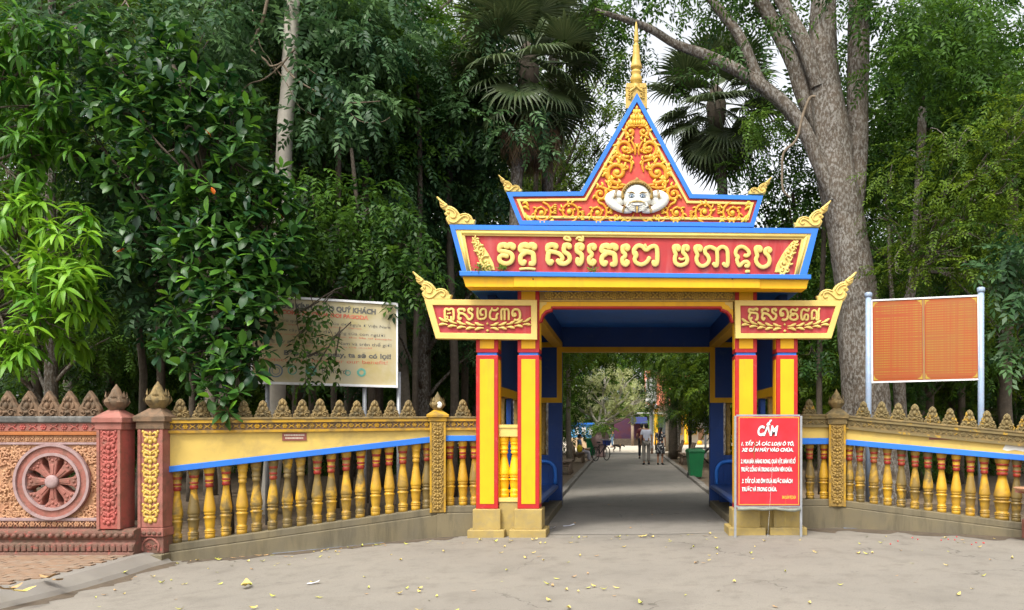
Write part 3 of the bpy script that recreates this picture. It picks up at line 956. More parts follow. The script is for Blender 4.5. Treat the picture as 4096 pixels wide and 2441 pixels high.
for sgn, conv, pts in ((1, z1, [(330, 1345, 34), (305, 1280, 26), (285, 1235, 16), (345, 1385, 22)]), (-1, z1, [(1955, 1355, 34), (1978, 1295, 26), (2003, 1250, 16), (1945, 1395, 22)])):
    mb = MB()
    outl = [(255, 1210), (285, 1222), (320, 1262), (345, 1300), (372, 1350), (382, 1390), (330, 1392), (298, 1350), (280, 1300), (262, 1260)]
    if sgn < 0:
        outl = [(2286 - x, y + 12) for x, y in outl]
    mb.prism(pp(conv(outl), YN + .03), YN + .026, YN + .041, 0, .006)
    for x, y, r in pts:
        (cx, cz), = pp(conv([(x, y)]), YN + .02)
        scroll(mb, cx, cz, r * .7344 * YN / F, 1.2, sgn, 1.2, YN + .02, .035, .016, 0, 4)
    gpart(mb, 'flame_scroll', M['cream'], name_board)

# small name boards on both sides
def side_board(outer, inner, conv, strokes, s, leafrow):
    Y = YF - .10
    o_, i_ = ccw(pp(conv(outer), Y)), ccw(pp(conv(inner), Y))
    b = gpart(MB().prism(ccw(pp(conv(outer), Y + .05)), Y + .05, Y + .20), 'date_board', M['cream'])
    gpart(MB().frame(o_, i_, Y, Y + .048), 'frame', M['cream'], b, bevel=.006)
    gpart(MB().prism(i_, Y + .03, Y + .053), 'red_field', M['crimson'], b)
    for st in strokes:
        letter(st, conv, Y + .018, b, s, .016)
    for row in leafrow:
        for (x0, y0, x1, y1, bend) in row:
            (a, c), (e, f_) = pp(conv([(x0, y0), (x1, y1)]), Y)
            mx, mz = (a + e) / 2, (c + f_) / 2 + bend * .012
            mb = MB().stroke([(a, c), (mx, mz), (e, f_)], .036, Y + .014, .018, 0, 8, [.3, .75, 1.25, .7], 3, .9)
            gpart(mb, 'leaf_relief', M['cream'], b)
sa = [([(895, 848), (905, 822), (960, 816), (1010, 828), (1000, 850)], 48), ([(890, 832), (905, 888), (980, 902), (1040, 950), (1085, 1008), (1140, 985), (1152, 920), (1092, 880), (1080, 832), (1110, 812), (1152, 820), (1142, 845)], 46), ([(908, 902), (896, 975), (922, 1012), (938, 982)], 46)]
one = [([(1925, 895), (1948, 928), (1905, 942), (1890, 872), (1930, 822), (2000, 832), (2030, 900), (2022, 990), (1972, 1022), (1932, 1014)], 46)]
S3 = [
    [([(690, 1008), (652, 998), (645, 842), (680, 812), (720, 832), (762, 812), (802, 842), (806, 1000), (766, 1006), (760, 962)], 46), ([(682, 1008), (702, 968), (680, 950)], 30), ([(690, 905), (752, 892)], 28)],
    sa,
    [([(1250, 800), (1250, 960), (1290, 1000), (1370, 990), (1402, 940), (1396, 832), (1342, 816), (1300, 850), (1310, 920), (1345, 922)], 42)],
    [([(1622, 900), (1600, 932), (1590, 1000), (1512, 1002), (1475, 960), (1480, 880), (1512, 832), (1570, 842), (1610, 822), (1622, 800)], 42), ([(1512, 835), (1512, 800)], 34)],
    [([(1690, 1010), (1686, 850), (1712, 820), (1742, 834), (1746, 1010)], 42), ([(1746, 842), (1780, 816), (1820, 850), (1822, 1010)], 42)],
    one,
]
S4 = [
    [([(440, 800), (452, 772), (520, 782), (590, 762), (592, 790)], 46), ([(442, 792), (452, 830), (540, 842), (592, 862), (596, 950), (570, 968)], 46), ([(470, 842), (442, 915), (466, 968), (490, 930)], 44)],
    [([(x - 212, y - 45) for x, y in p], w) for p, w in sa],
    [([(x - 872, y - 52) for x, y in p], w) for p, w in one],
    [([(1332, 762), (1312, 800), (1242, 776), (1210, 812), (1222, 850), (1300, 856), (1332, 892), (1330, 948), (1262, 970), (1202, 940), (1216, 884), (1268, 884)], 42)],
    [([(1546, 762), (1522, 802), (1452, 776), (1410, 820), (1410, 940), (1440, 968), (1466, 938)], 42), ([(1452, 958), (1474, 882), (1512, 872), (1532, 902), (1522, 958), (1492, 974)], 40)],
    [([(1742, 762), (1726, 802), (1726, 950), (1692, 968), (1682, 940)], 42), ([(1600, 960), (1602, 832), (1642, 792), (1688, 832), (1686, 935)], 40), ([(1618, 960), (1650, 930)], 34)],
]
def leafrows(x0, xm, x1, yA, yB, lift):
    rows = []
    for y, n, bend in ((yA, 5, -1), (yB, 5, 1)):
        row = []
        for k in range(n):
            a = (xm - 60) + (x0 - (xm - 60)) * (k + .0) / n; b = (xm - 60) + (x0 - (xm - 60)) * (k + .95) / n
            h0 = lift * (k / n) ** 2; h1 = lift * ((k + 1) / n) ** 2
            dy = -38 if bend < 0 else 34
            row.append((a, y - h0, b, y + dy - h1, bend))
            a = (xm + 60) + (x1 - (xm + 60)) * (k + .0) / n; b = (xm + 60) + (x1 - (xm + 60)) * (k + .95) / n
            row.append((a, y - h0, b, y + dy - h1, bend))
        rows.append(row)
    rows.append([(xm - 12, yA - 25, xm + 12, yA - 30, 0), (xm - 18, yB + 45, xm + 22, yB + 45, 0)])
    return rows
side_board([(262, 635), (2340, 645), (2345, 1380), (475, 1360)], [(415, 740), (2232, 750), (2232, 1270), (555, 1250)], r3, S3, 540 / 2490, leafrows(530, 1420, 2225, 1110, 1165, 95))
side_board([(185, 605), (2178, 610), (1965, 1310), (195, 1310)], [(285, 705), (2045, 715), (1885, 1212), (295, 1215)], r4, S4, 540 / 2490, leafrows(310, 1100, 1930, 1080, 1125, 95))

# flame finials on the corners
HS = 240 / 1979
hz = [(630, 1130), (560, 1010), (530, 930), (545, 885), (600, 860), (520, 820), (480, 770), (500, 740), (540, 700), (510, 650), (430, 610), (350, 540), (335, 440), (310, 340), (240, 260), (220, 215), (260, 200), (330, 260), (400, 320), (490, 390), (560, 440), (600, 510), (700, 520), (820, 580), (910, 660), (960, 740), (990, 790), (1080, 760), (1170, 750), (1290, 780), (1370, 840), (1410, 930), (1430, 975), (1510, 970), (1490, 1040), (1470, 1135)]
hu = HS * YN / F
hl = lambda P: [((x - 1050) * hu, (1130 - y) * hu) for x, y in P]
hb = MB()
hb.prism(hl(hz), -.03, .05, 0, .012)
for P, w in (([(600, 620), (720, 640), (830, 720), (870, 820), (830, 900), (740, 900), (705, 850)], 62), ([(620, 860), (640, 1000), (760, 1070), (880, 1050), (980, 960), (1080, 880), (1180, 850), (1270, 890), (1290, 980), (1230, 1030), (1172, 990)], 66),
             ([(585, 745), (640, 705), (625, 780)], 55), ([(440, 560), (520, 530), (575, 480)], 45), ([(350, 440), (440, 480), (520, 520)], 40), ([(300, 300), (380, 370), (470, 440)], 36), ([(650, 560), (780, 610), (880, 690), (930, 780)], 44), ([(1010, 820), (1100, 800), (1200, 795), (1310, 840), (1360, 940)], 44)):
    hb.stroke(hl(P), w * hu, -.03, .02, 0, 8, [.8, 1, 1, .8], 3, .9)
hme = hb.mesh('flame_finial'); hme.materials.append(M['cream'])
for px, py, Y, k, fl in ((1847, 899, YN + .03, 1.0, 1), (3228, 910, YN + .03, .96, -1), (2055, 769, YN + .12, .62, 1), (3026, 778, YN + .12, .62, -1), (1752, 1199, YF - .06, 1.03, 1), (3322, 1204, YF - .06, 1.06, -1)):
    x, z = g(px, py, Y)
    o = put('flame_finial', hme, None, gate, (x, Y, z - .004), sc=(k * fl, 1, k)); o.matrix_parent_inverse = GI

# pediment
YP = 11.24
ped = [(2078, 899), (3015, 908), (3053, 783), (2769, 776), (2548, 372), (2323, 766), (2025, 769)]
P0 = ccw(pp(ped, YP))
pediment = gpart(MB().prism(ccw(pp(ped, YP + .05)), YP + .05, YP + .36), 'pediment', M['blue'])
px2m = YP / F
P1 = inset(P0, 17 * px2m); P2 = inset(P0, 27 * px2m); P3 = inset(P0, 37 * px2m)
gpart(MB().frame(P0, P1, YP, YP + .048), 'blue_frame', M['blue'], pediment)
gpart(MB().frame(P2, P3, YP + .005, YP + .046), 'gold_frame', M['cream'], pediment, bevel=.006)
gpart(MB().prism(P1, YP + .035, YP + .052), 'red_field', M['brightred'], pediment)
YR = YP + .022
s5 = 560 / 1484 * px2m
def c5(x, y): return pp(r5([(x, y)]), YR)[0]
MX = g(2548, 0, YR)[0]
def mir(pts): return [(2 * MX - x, z) for x, z in pts]
def relief(name, fn):
    for flip in (False, True):
        mb = MB()
        fn(mb)
        if flip:
            mb.v = [(2 * MX - x, y, z) for x, y, z in mb.v]; mb.f = [f[::-1] for f in mb.f]
        gpart(mb, name, [M['scrollorange'], M['scrollgold']], pediment)
def curl(cx, cy, r, sgn, ph, turns=1.45, tail=None, leaves=5, w=30):
    def fn(mb):
        x, z = c5(cx, cy)
        scroll(mb, x, z, r * s5, turns, sgn, ph, YR, w * s5 * 1.25, .022, 0, leaves, 1, w * s5 * 1.1)
        if tail:
            mb.stroke(pp(r5(tail), YR), w * s5 * 1.15, YR, .018, 0, 8, [.5, 1, 1, .7], 4, .9)
            for i in range(1, len(tail)):
                (tx, ty) = tail[i]
                q = pp(r5([(tx, ty), (tx + 18, ty - 22), (tx + 6, ty - 48)]), YR)
                mb.stroke(q, w * s5 * .9, YR - .004, .022, 1, 7, [.5, 1.1, .6], 3, .9)
    return fn
relief('scroll', curl(500, 875, 118, -1, -1.4, 1.5, [(600, 1010), (510, 1000), (430, 960), (370, 880), (360, 830)], 6, 40))
relief('scroll', curl(582, 620, 98, -1, -1.2, 1.45, [(640, 760), (560, 735), (480, 700), (430, 760)], 5, 34))
relief('scroll', curl(640, 445, 66, 1, 1.2, 1.3, [(690, 400), (620, 385), (585, 430), (600, 500)], 3, 28))
relief('scroll', curl(320, 1105, 70, -1, .6, 1.3, [(480, 1075), (400, 1060), (330, 1030), (280, 1040)], 4, 30))
relief('scroll', curl(600, 820, 30, 1, 2.0, 1.0, [(640, 870), (655, 800), (640, 750)], 2, 24))
relief('scroll', curl(655, 640, 26, 1, 2.0, 1.0, [(690, 690), (690, 620), (650, 540)], 2, 24))
relief('scroll', curl(430, 990, 34, 1, .4, 1.0, [(560, 1030), (490, 1040), (420, 1030)], 3, 26))
s6 = 600 / 2490 * px2m
def c6(x, y): return pp(r6([(x, y)]), YR)[0]
def band(cx, cy, sgn, ph):
    def fn(mb):
        x, z = c6(cx, cy)
        scroll(mb, x, z, 175 * s6, 1.75, sgn, ph, YR, 42 * s6, .020, 0, 8, 1, 44 * s6)
        x2, z2 = c6(cx + 225, cy + (60 if sgn > 0 else -60))
        for k in range(-2, 3):
            mb.ball((x2, YR - .006, z2 + k * 34 * s6), (34 * s6, .02, 15 * s6), 1, 8, 5)
        for a in range(5):
            t = a * 1.256 + .4
            mb.ball((x + math.cos(t) * 95 * s6, YR - .004, z + math.sin(t) * 95 * s6), (22 * s6, .02, 22 * s6), 1, 7, 4)
    return fn
relief('scroll', band(690, 715, -1, 1.4))
relief('scroll', band(1150, 700, 1, -1.4))
relief('scroll', band(1620, 715, -1, 1.4))
def lowcurl(mb):
    x, z = c6(1935, 780)
    scroll(mb, x, z, 62 * s6, 1.2, -1, .3, YR, 34 * s6, .02, 1, 2, 1)
    mb.stroke(pp(r6([(1790, 800), (1870, 870), (1980, 890), (2100, 880), (2190, 800), (2225, 720)]), YR), 46 * s6, YR, .018, 0, 8, [.6, 1, 1, .4], 4, .9)
    for p in ([(380, 560), (430, 540), (470, 600)], [(380, 620), (430, 620), (480, 660)], [(420, 720), (440, 790), (470, 860)], [(460, 760), (500, 830), (540, 870)], [(830, 860), (870, 840), (900, 880)], [(2020, 860), (2060, 830), (2110, 850)]):
        mb.stroke(pp(r6(p), YR), 50 * s6, YR - .002, .02, 1, 7, [.6, 1.1, .6], 3, .9)
relief('scroll', lowcurl)
lot = MB()
for (y, w, n_) in ((350, 190, 7), (295, 140, 5), (235, 84, 3)):
    for k in range(n_):
        x, z = c5(709 + (k - (n_ - 1) / 2) * w / n_, y)
        lot.ball((x, YR - .006, z), (w / n_ * .62 * s5, .022, 30 * s5), 1, 7, 5)
    (x, z) = c5(709, y + 26)
    lot.stroke([(x - w * .55 * s5, z), (x, z - .008), (x + w * .55 * s5, z)], 22 * s5, YR, .018, 0, 7)
(x, z) = c5(709, 195); lot.ball((x, YR - .006, z), (14 * s5, .02, 26 * s5), 1)
gpart(lot, 'lotus_tier', [M['scrollorange'], M['scrollgold']], pediment)

# white guardian face holding its chin, in the middle of the pediment
fx, fz = c5(710, 1150)
fb = bmesh.new()
bmesh.ops.create_uvsphere(fb, u_segments=28, v_segments=20, radius=1.0)
for vv in fb.verts:
    x, y, z = vv.co
    wx = 150 - 22 * max(0, -z) ** 2 + (14 if -.6 < z < -.1 else 0)
    X_ = x * wx * s5; Y_ = y * .10; Z_ = z * 150 * s5
    if y < 0:
        ex = min(abs(x - .38), abs(x + .38)); ez = abs(z - .02)
        Y_ += .018 * math.exp(-((ex / .2) ** 2 + (ez / .14) ** 2))          # eye sockets
        Y_ -= .035 * math.exp(-((x / .17) ** 2 + ((z + .28) / .16) ** 2))    # nose
        Y_ -= .014 * math.exp(-((x / .11) ** 2 + ((z + .08) / .25) ** 2))    # bridge
        Y_ -= .02 * math.exp(-((min(abs(x - .62), abs(x + .62)) / .24) ** 2 + ((z + .36) / .25) ** 2))  # cheeks
        Y_ += .012 * math.exp(-((x / .4) ** 2 + ((z + .55) / .07) ** 2))     # mouth
    vv.co = (fx + X_, YR - .005 + Y_, fz + Z_)
for fc in fb.faces: fc.smooth = True
fme = bpy.data.meshes.new('guardian_face'); fb.to_mesh(fme); fb.free()
face = mk('guardian_face', fme, M['white']); face.parent = pediment
def fpart(mb, name, mats):
    return gpart(mb, name, mats, face)
def f2(x, y): return (fx + (x - 710) * s5, fz + (1150 - y) * s5)
cr = MB()
arc = [(560, 1160), (558, 1100), (585, 1045), (630, 1008), (710, 990), (790, 1008), (838, 1045), (866, 1100), (862, 1160)]
cr.stroke([f2(x, y) for x, y in arc], 34 * s5, YR - .035, .05, 0, 9, None, 4, .9)
arc2 = [(590, 1035), (640, 992), (710, 974), (780, 992), (832, 1035)]
cr.stroke([f2(x, y) for x, y in arc2], 26 * s5, YR - .03, .05, 0, 8, None, 4, .9)
for k in range(13):
    a = math.pi * (.12 + .76 * k / 12)
    cr.ball((fx + math.cos(a) * 142 * s5, YR - .075, fz + (10 + math.sin(a) * 142) * s5), 9 * s5, 0, 6, 4)
cr.ball((*[f2(710, 962)[0]], YR - .05, f2(710, 965)[1]), (22 * s5, .03, 26 * s5))
fpart(cr, 'crown', M['darkgold'])
for s in (-1, 1):
    ew = MB(); x, z = f2(710 + s * 57, 1145); ew.ball((x, YR - .088, z), (27 * s5, .018, 15 * s5))
    fpart(ew, 'eye', M['signwhite'])
    ei = MB(); ei.ball((x, YR - .103, z), (11 * s5, .008, 12 * s5))
    fpart(ei, 'iris', M['eyeblue'])
    el = MB(); el.stroke([f2(710 + s * 26, 1146), f2(710 + s * 55, 1128), f2(710 + s * 90, 1146)], 7 * s5, YR - .10, .008)
    el.stroke([f2(710 + s * 28, 1150), f2(710 + s * 55, 1162), f2(710 + s * 88, 1148)], 5 * s5, YR - .098, .008)
    fpart(el, 'eyelid', M['eyeblue'])
    eb = MB(); eb.stroke([f2(710 + s * 24, 1122), f2(710 + s * 55, 1104), f2(710 + s * 104, 1112)], 13 * s5, YR - .098, .012, 0, 8, [.6, 1, .5])
    fpart(eb, 'eyebrow', M['darkgold'])
    eh = MB(); eh.ball((*[f2(710 + s * 158, 1165)[0]], YR - .01, f2(0, 1165)[1]), (16 * s5, .03, 34 * s5)); fpart(eh, 'ear', M['white'])
    am = MB()
    pth = [(710 + s * 160, 1118), (710 + s * 232, 1112), (710 + s * 290, 1150), (710 + s * 280, 1200), (710 + s * 215, 1252), (710 + s * 140, 1282), (710 + s * 70, 1284)]
    am.stroke([f2(x, y) for x, y in pth], 92 * s5, YR - .03, .045, 0, 12, [.75, .95, 1.05, 1.0, .85, .72, .65], 5, .9)
    for q in range(4):
        a0 = f2(710 + s * (96 - q * 8), 1262 - q * 4 + q * 14); a1 = f2(710 + s * 44, 1238 + q * 17); a2 = f2(710 + s * 22, 1248 + q * 17)
        am.stroke([a0, a1, a2], 20 * s5, YR - .085 + q * .006, .014, 0, 7, [1, 1, .7], 3, .9)
    am.stroke([f2(710 + s * 110, 1250), f2(710 + s * 96, 1222), f2(710 + s * 84, 1206)], 24 * s5, YR - .08, .016, 0, 7, [1, 1, .7], 3, .9)
    am.ball((f2(710 + s * 212, 0)[0], YR - .012, f2(0, 1178)[1]), (92 * s5, .04, 62 * s5), 0, 14, 10)
    fpart(am, 'arm', M['white'])
    for (q0, q1) in (((710 + s * 208, 1070), (710 + s * 222, 1160)), ((710 + s * 118, 1235), (710 + s * 142, 1318))):
        for o_ in (0, 14):
            fpart(MB().stroke([f2(q0[0] + s * o_, q0[1]), f2((q0[0] + q1[0]) / 2 + s * (o_ + 6), (q0[1] + q1[1]) / 2), f2(q1[0] + s * o_, q1[1])], 9 * s5, YR - .066, .012), 'armlet', M['darkgold'])
mo_ = MB(); mo_.stroke([f2(650, 1228), f2(710, 1236), f2(770, 1228)], 22 * s5, YR - .10, .012, 0, 8, [.6, 1, .6]); fpart(mo_, 'teeth', M['signwhite'])
mu_ = MB()
for s in (-1, 1):
    mu_.stroke([f2(710, 1206), f2(710 + s * 40, 1206), f2(710 + s * 84, 1222)], 13 * s5, YR - .115, .012, 0, 7, [1, .9, .4])
mu_.stroke([f2(710, 1262), f2(710, 1320)], 24 * s5, YR - .09, .018, 0, 8, [.8, 1, .5])
fpart(mu_, 'moustache', M['gold'])

# spire behind the pediment
YSp = 11.46
ux = 240 / 937 * YSp / F
scx, _ = g(2545, 0, YSp)
zy = lambda y: g(0, 60 + y * 240 / 937, YSp)[1]
prof = [(70, 1375), (70, 1130), (62, 1120), (66, 1090), (60, 1075), (88, 1050), (94, 1020), (90, 985), (72, 955), (66, 940), (80, 912), (82, 900), (70, 880), (60, 868), (64, 850), (86, 838), (94, 825), (88, 800), (70, 740), (62, 690), (56, 610), (52, 540), (46, 505), (48, 495), (42, 470), (30, 458), (28, 430), (38, 418), (37, 400), (32, 330), (26, 240), (19, 170), (5, 108)]
spire = gpart(MB().lathe([(r * ux, zy(y)) for r, y in prof], 20, (scx, YSp, 0)), 'spire', M['gold'])
sb = MB()
b0, b1 = 165 * ux, 120 * ux
zb0, zb1 = zy(1500), zy(1130)
sb.box(scx - b0, scx + b0, YSp - .1, YSp + b0, zb0, zb1 - .04)
for s in (-1, 1):
    sb.box(scx + s * b0 * .62 - b0 * .32, scx + s * b0 * .62 + b0 * .32, YSp - .11, YSp + b0 * .8, zb1 - .05, zb1 + .012)
    for k, zz in enumerate((.02, .075, .13)):
        scroll(sb, scx + s * b0 * .66, zb1 - .06 - zz, .028, 1.1, s, 1.0, YSp - .105, .016, .014, 0, 2)
sb.stroke([(scx - .09, zb1 - .10), (scx - .03, zb1 - .06), (scx, zb1 - .02), (scx + .03, zb1 - .06), (scx + .09, zb1 - .10)], .03, YSp - .11, .015)
gpart(sb, 'spire_base', M['gold'], spire)
# plain back of the roof: a second gable so the roof reads from the sides
gpart(MB().prism(ccw(pp(ped, 11.24)), YB + .02, YB + .3), 'rear_gable', M['blue'])
# ------------------------------------------------------------------ balustrade walls
def crest_mesh(kind):
    """moulded crest tile standing on the coping"""
    mb = MB()
    if kind == 'lobe':
        half = [(.125, 0), (.13, .05), (.105, .075), (.112, .105), (.085, .125), (.078, .165), (.06, .185), (.058, .225), (.035, .262), (0, .285)]
    else:
        half = [(.13, 0), (.135, .09), (.12, .13), (.085, .18), (.07, .225), (.03, .28), (0, .32)]
    poly = [(x, z) for x, z in half] + [(-x, z) for x, z in half[-2::-1]]
    mb.prism(poly, -.028, .03, 0, .012)
    for s in (-1, 1):
        mb.stroke(spiral(s * .065, .05, .045, 1.2, s, .5, 12), .022, -.03, .018, 0, 7, None, 1, .9)
        mb.stroke([(s * .02, .09), (s * .07, .12), (s * .055, .17)], .028, -.028, .018, 0, 7, [.6, 1, .6], 3, .9)
        mb.ball((s * .035, -.03, .20), (.018, .018, .024), 0, 7, 5)
    mb.ball((0, -.032, .14), (.028, .024, .04), 0, 8, 6)
    mb.ball((0, -.03, .225), (.024, .02, .034), 0, 8, 6)
    mb.ball((0, -.034, .06), (.03, .02, .022), 0, 8, 6)
    return mb.mesh('crest')
CREST = crest_mesh('lobe'); CREST.materials.append(M['mossstone'])
CRESTB = crest_mesh('lobe'); CRESTB.materials.append(M['mossgold'])
CRESTC = crest_mesh('spear'); CRESTC.materials.append(M['brownstone'])
def ring_relief(mb, x0, x1, zc, h, y, mi=0, step=.11):
    """running band of flowers and loops"""
    n = max(1, int((x1 - x0) / step)); st = (x1 - x0) / n
    for i in range(n):
        x = x0 + st * (i + .5)
        if i % 2 == 0:
            for k in range(6):
                a = k * math.pi / 3
                mb.ball((x + math.cos(a) * h * .26, y, zc + math.sin(a) * h * .26), (h * .17, .012, h * .17), mi, 6, 4)
            mb.ball((x, y - .004, zc), (h * .14, .014, h * .14), mi, 6, 4)
        else:
            for s in (-1, 1):
                mb.stroke([(x - st * .35, zc - s * h * .3), (x, zc + s * h * .05), (x + st * .35, zc - s * h * .3)], h * .16, y, .011, mi, 6, None, 2, .9)
            mb.ball((x, y - .002, zc), (h * .2, .012, h * .12), mi, 6, 4)
def floral_strip(mb, x0, x1, z0, z1, y, mi=0, seed=0):
    """carved column of buds, leaves and scrolls"""
    r = random.Random(seed); w = x1 - x0; xc = (x0 + x1) / 2; z = z0 + w * .3
    i = 0
    while z < z1 - w * .15:
        if i % 3 == 0:
            for k in range(5):
                a = math.pi / 2 + (k - 2) * .62
                mb.ball((xc + math.cos(a) * w * .26, y, z + math.sin(a) * w * .22), (w * .12, .018, w * .14), mi, 7, 5)
            mb.ball((xc, y - .006, z), (w * .13, .02, w * .13), mi, 7, 5)
        else:
            for s in (-1, 1):
                mb.stroke([(xc + s * w * .06, z - w * .18), (xc + s * w * .34, z - w * .04), (xc + s * w * .26, z + w * .16), (xc + s * w * .12, z + w * .06)], w * .15, y, .016, mi, 7, [.7, 1, 1, .6], 3, .9)
                mb.ball((xc + s * w * .4, y, z + w * .2), (w * .09, .015, w * .1), mi, 6, 4)
            mb.ball((xc, y - .004, z + w * .08), (w * .09, .018, w * .15), mi, 7, 5)
        z += w * .36
        i += 1

def lotus(mb, c, r, h, mi=0):
    """lotus-bud finial on a stepped cap"""
    x, y, z = c
    mb.lathe([(r * .55, 0), (r * .62, h * .05), (r * .8, h * .14), (r * .98, h * .26), (r * 1.0, h * .36), (r * .86, h * .46), (r * .60, h * .56), (r * .5, h * .64), (r * .34, h * .8), (r * .13, h * .93), (r * .03, h)], 14, c, mi)
    for lev, (n, rr, zz, tip, wd) in enumerate(((6, .98, .16, .50, .56), (6, .80, .34, .74, .5))):
        for k in range(n):
            a = 2 * math.pi * (k + .5 * lev) / n + .3
            pts = []
            d = Vector((math.cos(a), math.sin(a), 0)); t = Vector((-math.sin(a), math.cos(a), 0))
            P = Vector(c)
            base = P + d * r * rr * .9 + Vector((0, 0, zz * h))
            mid = P + d * r * rr * 1.1 + Vector((0, 0, (zz * .55 + tip * .45) * h))
            tp = P + d * r * rr * 1.04 + Vector((0, 0, tip * h))
            v = [base - t * r * wd * .35, base + t * r * wd * .35, mid + t * r * wd * .5, mid - t * r * wd * .5, tp, mid + d * r * .09]
            mb.add(v, [(0, 1, 5), (1, 2, 5), (0, 5, 3), (3, 5, 4), (5, 2, 4)], mi, False)

def wall_seg(parent, A, B, side, ztop, rail_lo, rail_hi, base_top, mats, th=.2, frieze_h=.2, plaque=None, open_wedge=True):
    """one straight stretch: A, B are (x, y) of its front line; heights are pairs (at A, at B)"""
    A, B = Vector((*A, 0)), Vector((*B, 0))
    L = (B - A).length; ang = math.atan2(B.y - A.y, B.x - A.x)
    Mx = Matrix.Translation(A) @ Matrix.Rotation(ang, 4, 'Z')
    def emit(mb, name, m, par=None, bevel=0.0):
        mb.v = [tuple(Mx @ Vector(v)) for v in mb.v]
        o = mb.build(name, m, None, None, bevel); o.parent = par if par is not None else parent
        return o
    gA, gB = gz(A.x, A.y), gz(B.x, B.y)
    def quad(z0A, z0B, z1A, z1B, y0, y1, mi=0, mb=None, x0=0, x1=None):
        mb = mb or MB()
        x1 = L if x1 is None else x1
        return mb.hexa([(x0, y0, z0A), (x1, y0, z0B), (x1, y1, z0B), (x0, y1, z0A), (x0, y0, z1A), (x1, y0, z1B), (x1, y1, z1B), (x0, y1, z1A)], mi)
    base = emit(quad(gA - .12, gB - .12, base_top[0] - .10, base_top[1] - .10, -.06, th + .06), 'base_wall', mats['base'], bevel=.012)
    emit(quad(base_top[0] - .10, base_top[1] - .10, base_top[0], base_top[1], -.03, th + .03), 'base_cap', mats['base'], base, bevel=.012)
    emit(quad(rail_lo[0], rail_lo[1], rail_hi[0], rail_hi[1], -.02, th + .02), 'blue_rail', M['blue'], bevel=.006)
    fz0, fz1 = ztop[0] - frieze_h, ztop[1] - frieze_h
    emit(quad(rail_hi[0], rail_hi[1], fz0, fz1, .0, th), 'upper_panel', mats['panel'])
    cop = emit(quad(fz0, fz1, ztop[0] - .03, ztop[1] - .03, -.022, th + .022), 'coping', mats['coping'], bevel=.008)
    c2 = MB(); quad(ztop[0] - .03, ztop[1] - .03, ztop[0], ztop[1], -.06, th + .06, 0, c2)
    emit(c2, 'coping_slab', mats['slab'], cop, bevel=.008)
    emit(quad(fz0, fz1, fz0 + .035, fz1 + .035, -.045, -.02), 'moulding', mats['slab2'], cop)
    emit(quad(ztop[0] - .07, ztop[1] - .07, ztop[0] - .032, ztop[1] - .032, -.05, -.02), 'moulding', mats['slab2'], cop)
    rl = MB()
    ring_relief(rl, .02, L - .02, 0, .085, -.026, 0, .085)
    sl = (ztop[1] - ztop[0]) / L
    rl.v = [(x, y, z + ztop[0] - .117 + sl * x) for x, y, z in rl.v]
    tag(emit(rl, 'floral_relief', mats['relief'], cop), kind='stuff')
    bk = MB(); quad(fz0 + .035, fz1 + .035, ztop[0] - .07, ztop[1] - .07, -.0235, -.0215, 0, bk)
    emit(bk, 'relief_ground', M['brownstone'] if mats.get('dark') else mats['slab'], cop)
    return Mx, L, ang

def xat(px, A, B):
    """distance along A-B where the sight line of photo column px crosses it"""
    dx, dy = B[0] - A[0], B[1] - A[1]
    k = (px - CX) / F
    t = (k * A[1] - A[0]) / (dx - k * dy)
    return t

def fill(parent, A, B, bal_px, crest_px, base_top, rail_lo, ztop, crest, th=.2, reds=None, widths=None):
    L = math.hypot(B[0] - A[0], B[1] - A[1]); ang = math.atan2(B[1] - A[1], B[0] - A[0])
    nx, ny = -math.sin(ang), math.cos(ang)
    for i, px in enumerate(bal_px):
        t = xat(px, A, B)
        x, y = A[0] + (B[0] - A[0]) * t + nx * th / 2, A[1] + (B[1] - A[1]) * t + ny * th / 2
        z0 = base_top[0] + (base_top[1] - base_top[0]) * t; z1 = rail_lo[0] + (rail_lo[1] - rail_lo[0]) * t
        w = (widths or {}).get(i, .86) * random.uniform(.97, 1.03)
        me = BAL_RED if (reds is None or i in reds) else BAL_PLAIN
        put('baluster', me, None, parent, (x, y, z0 - .012), (random.uniform(-.014, .014), random.uniform(-.014, .014), random.uniform(0, 6)), (w, w, z1 - z0 + .024))
    for i, px in enumerate(crest_px):
        t = xat(px, A, B)
        x, y = A[0] + (B[0] - A[0]) * t + nx * th / 2, A[1] + (B[1] - A[1]) * t + ny * th / 2
        z = ztop[0] + (ztop[1] - ztop[0]) * t
        k = random.uniform(.86, .98)
        put('crest', crest, None, parent, (x, y, z - .012), (random.uniform(-.05, .05), random.uniform(-.035, .035), ang), (k * .98, 1, k))

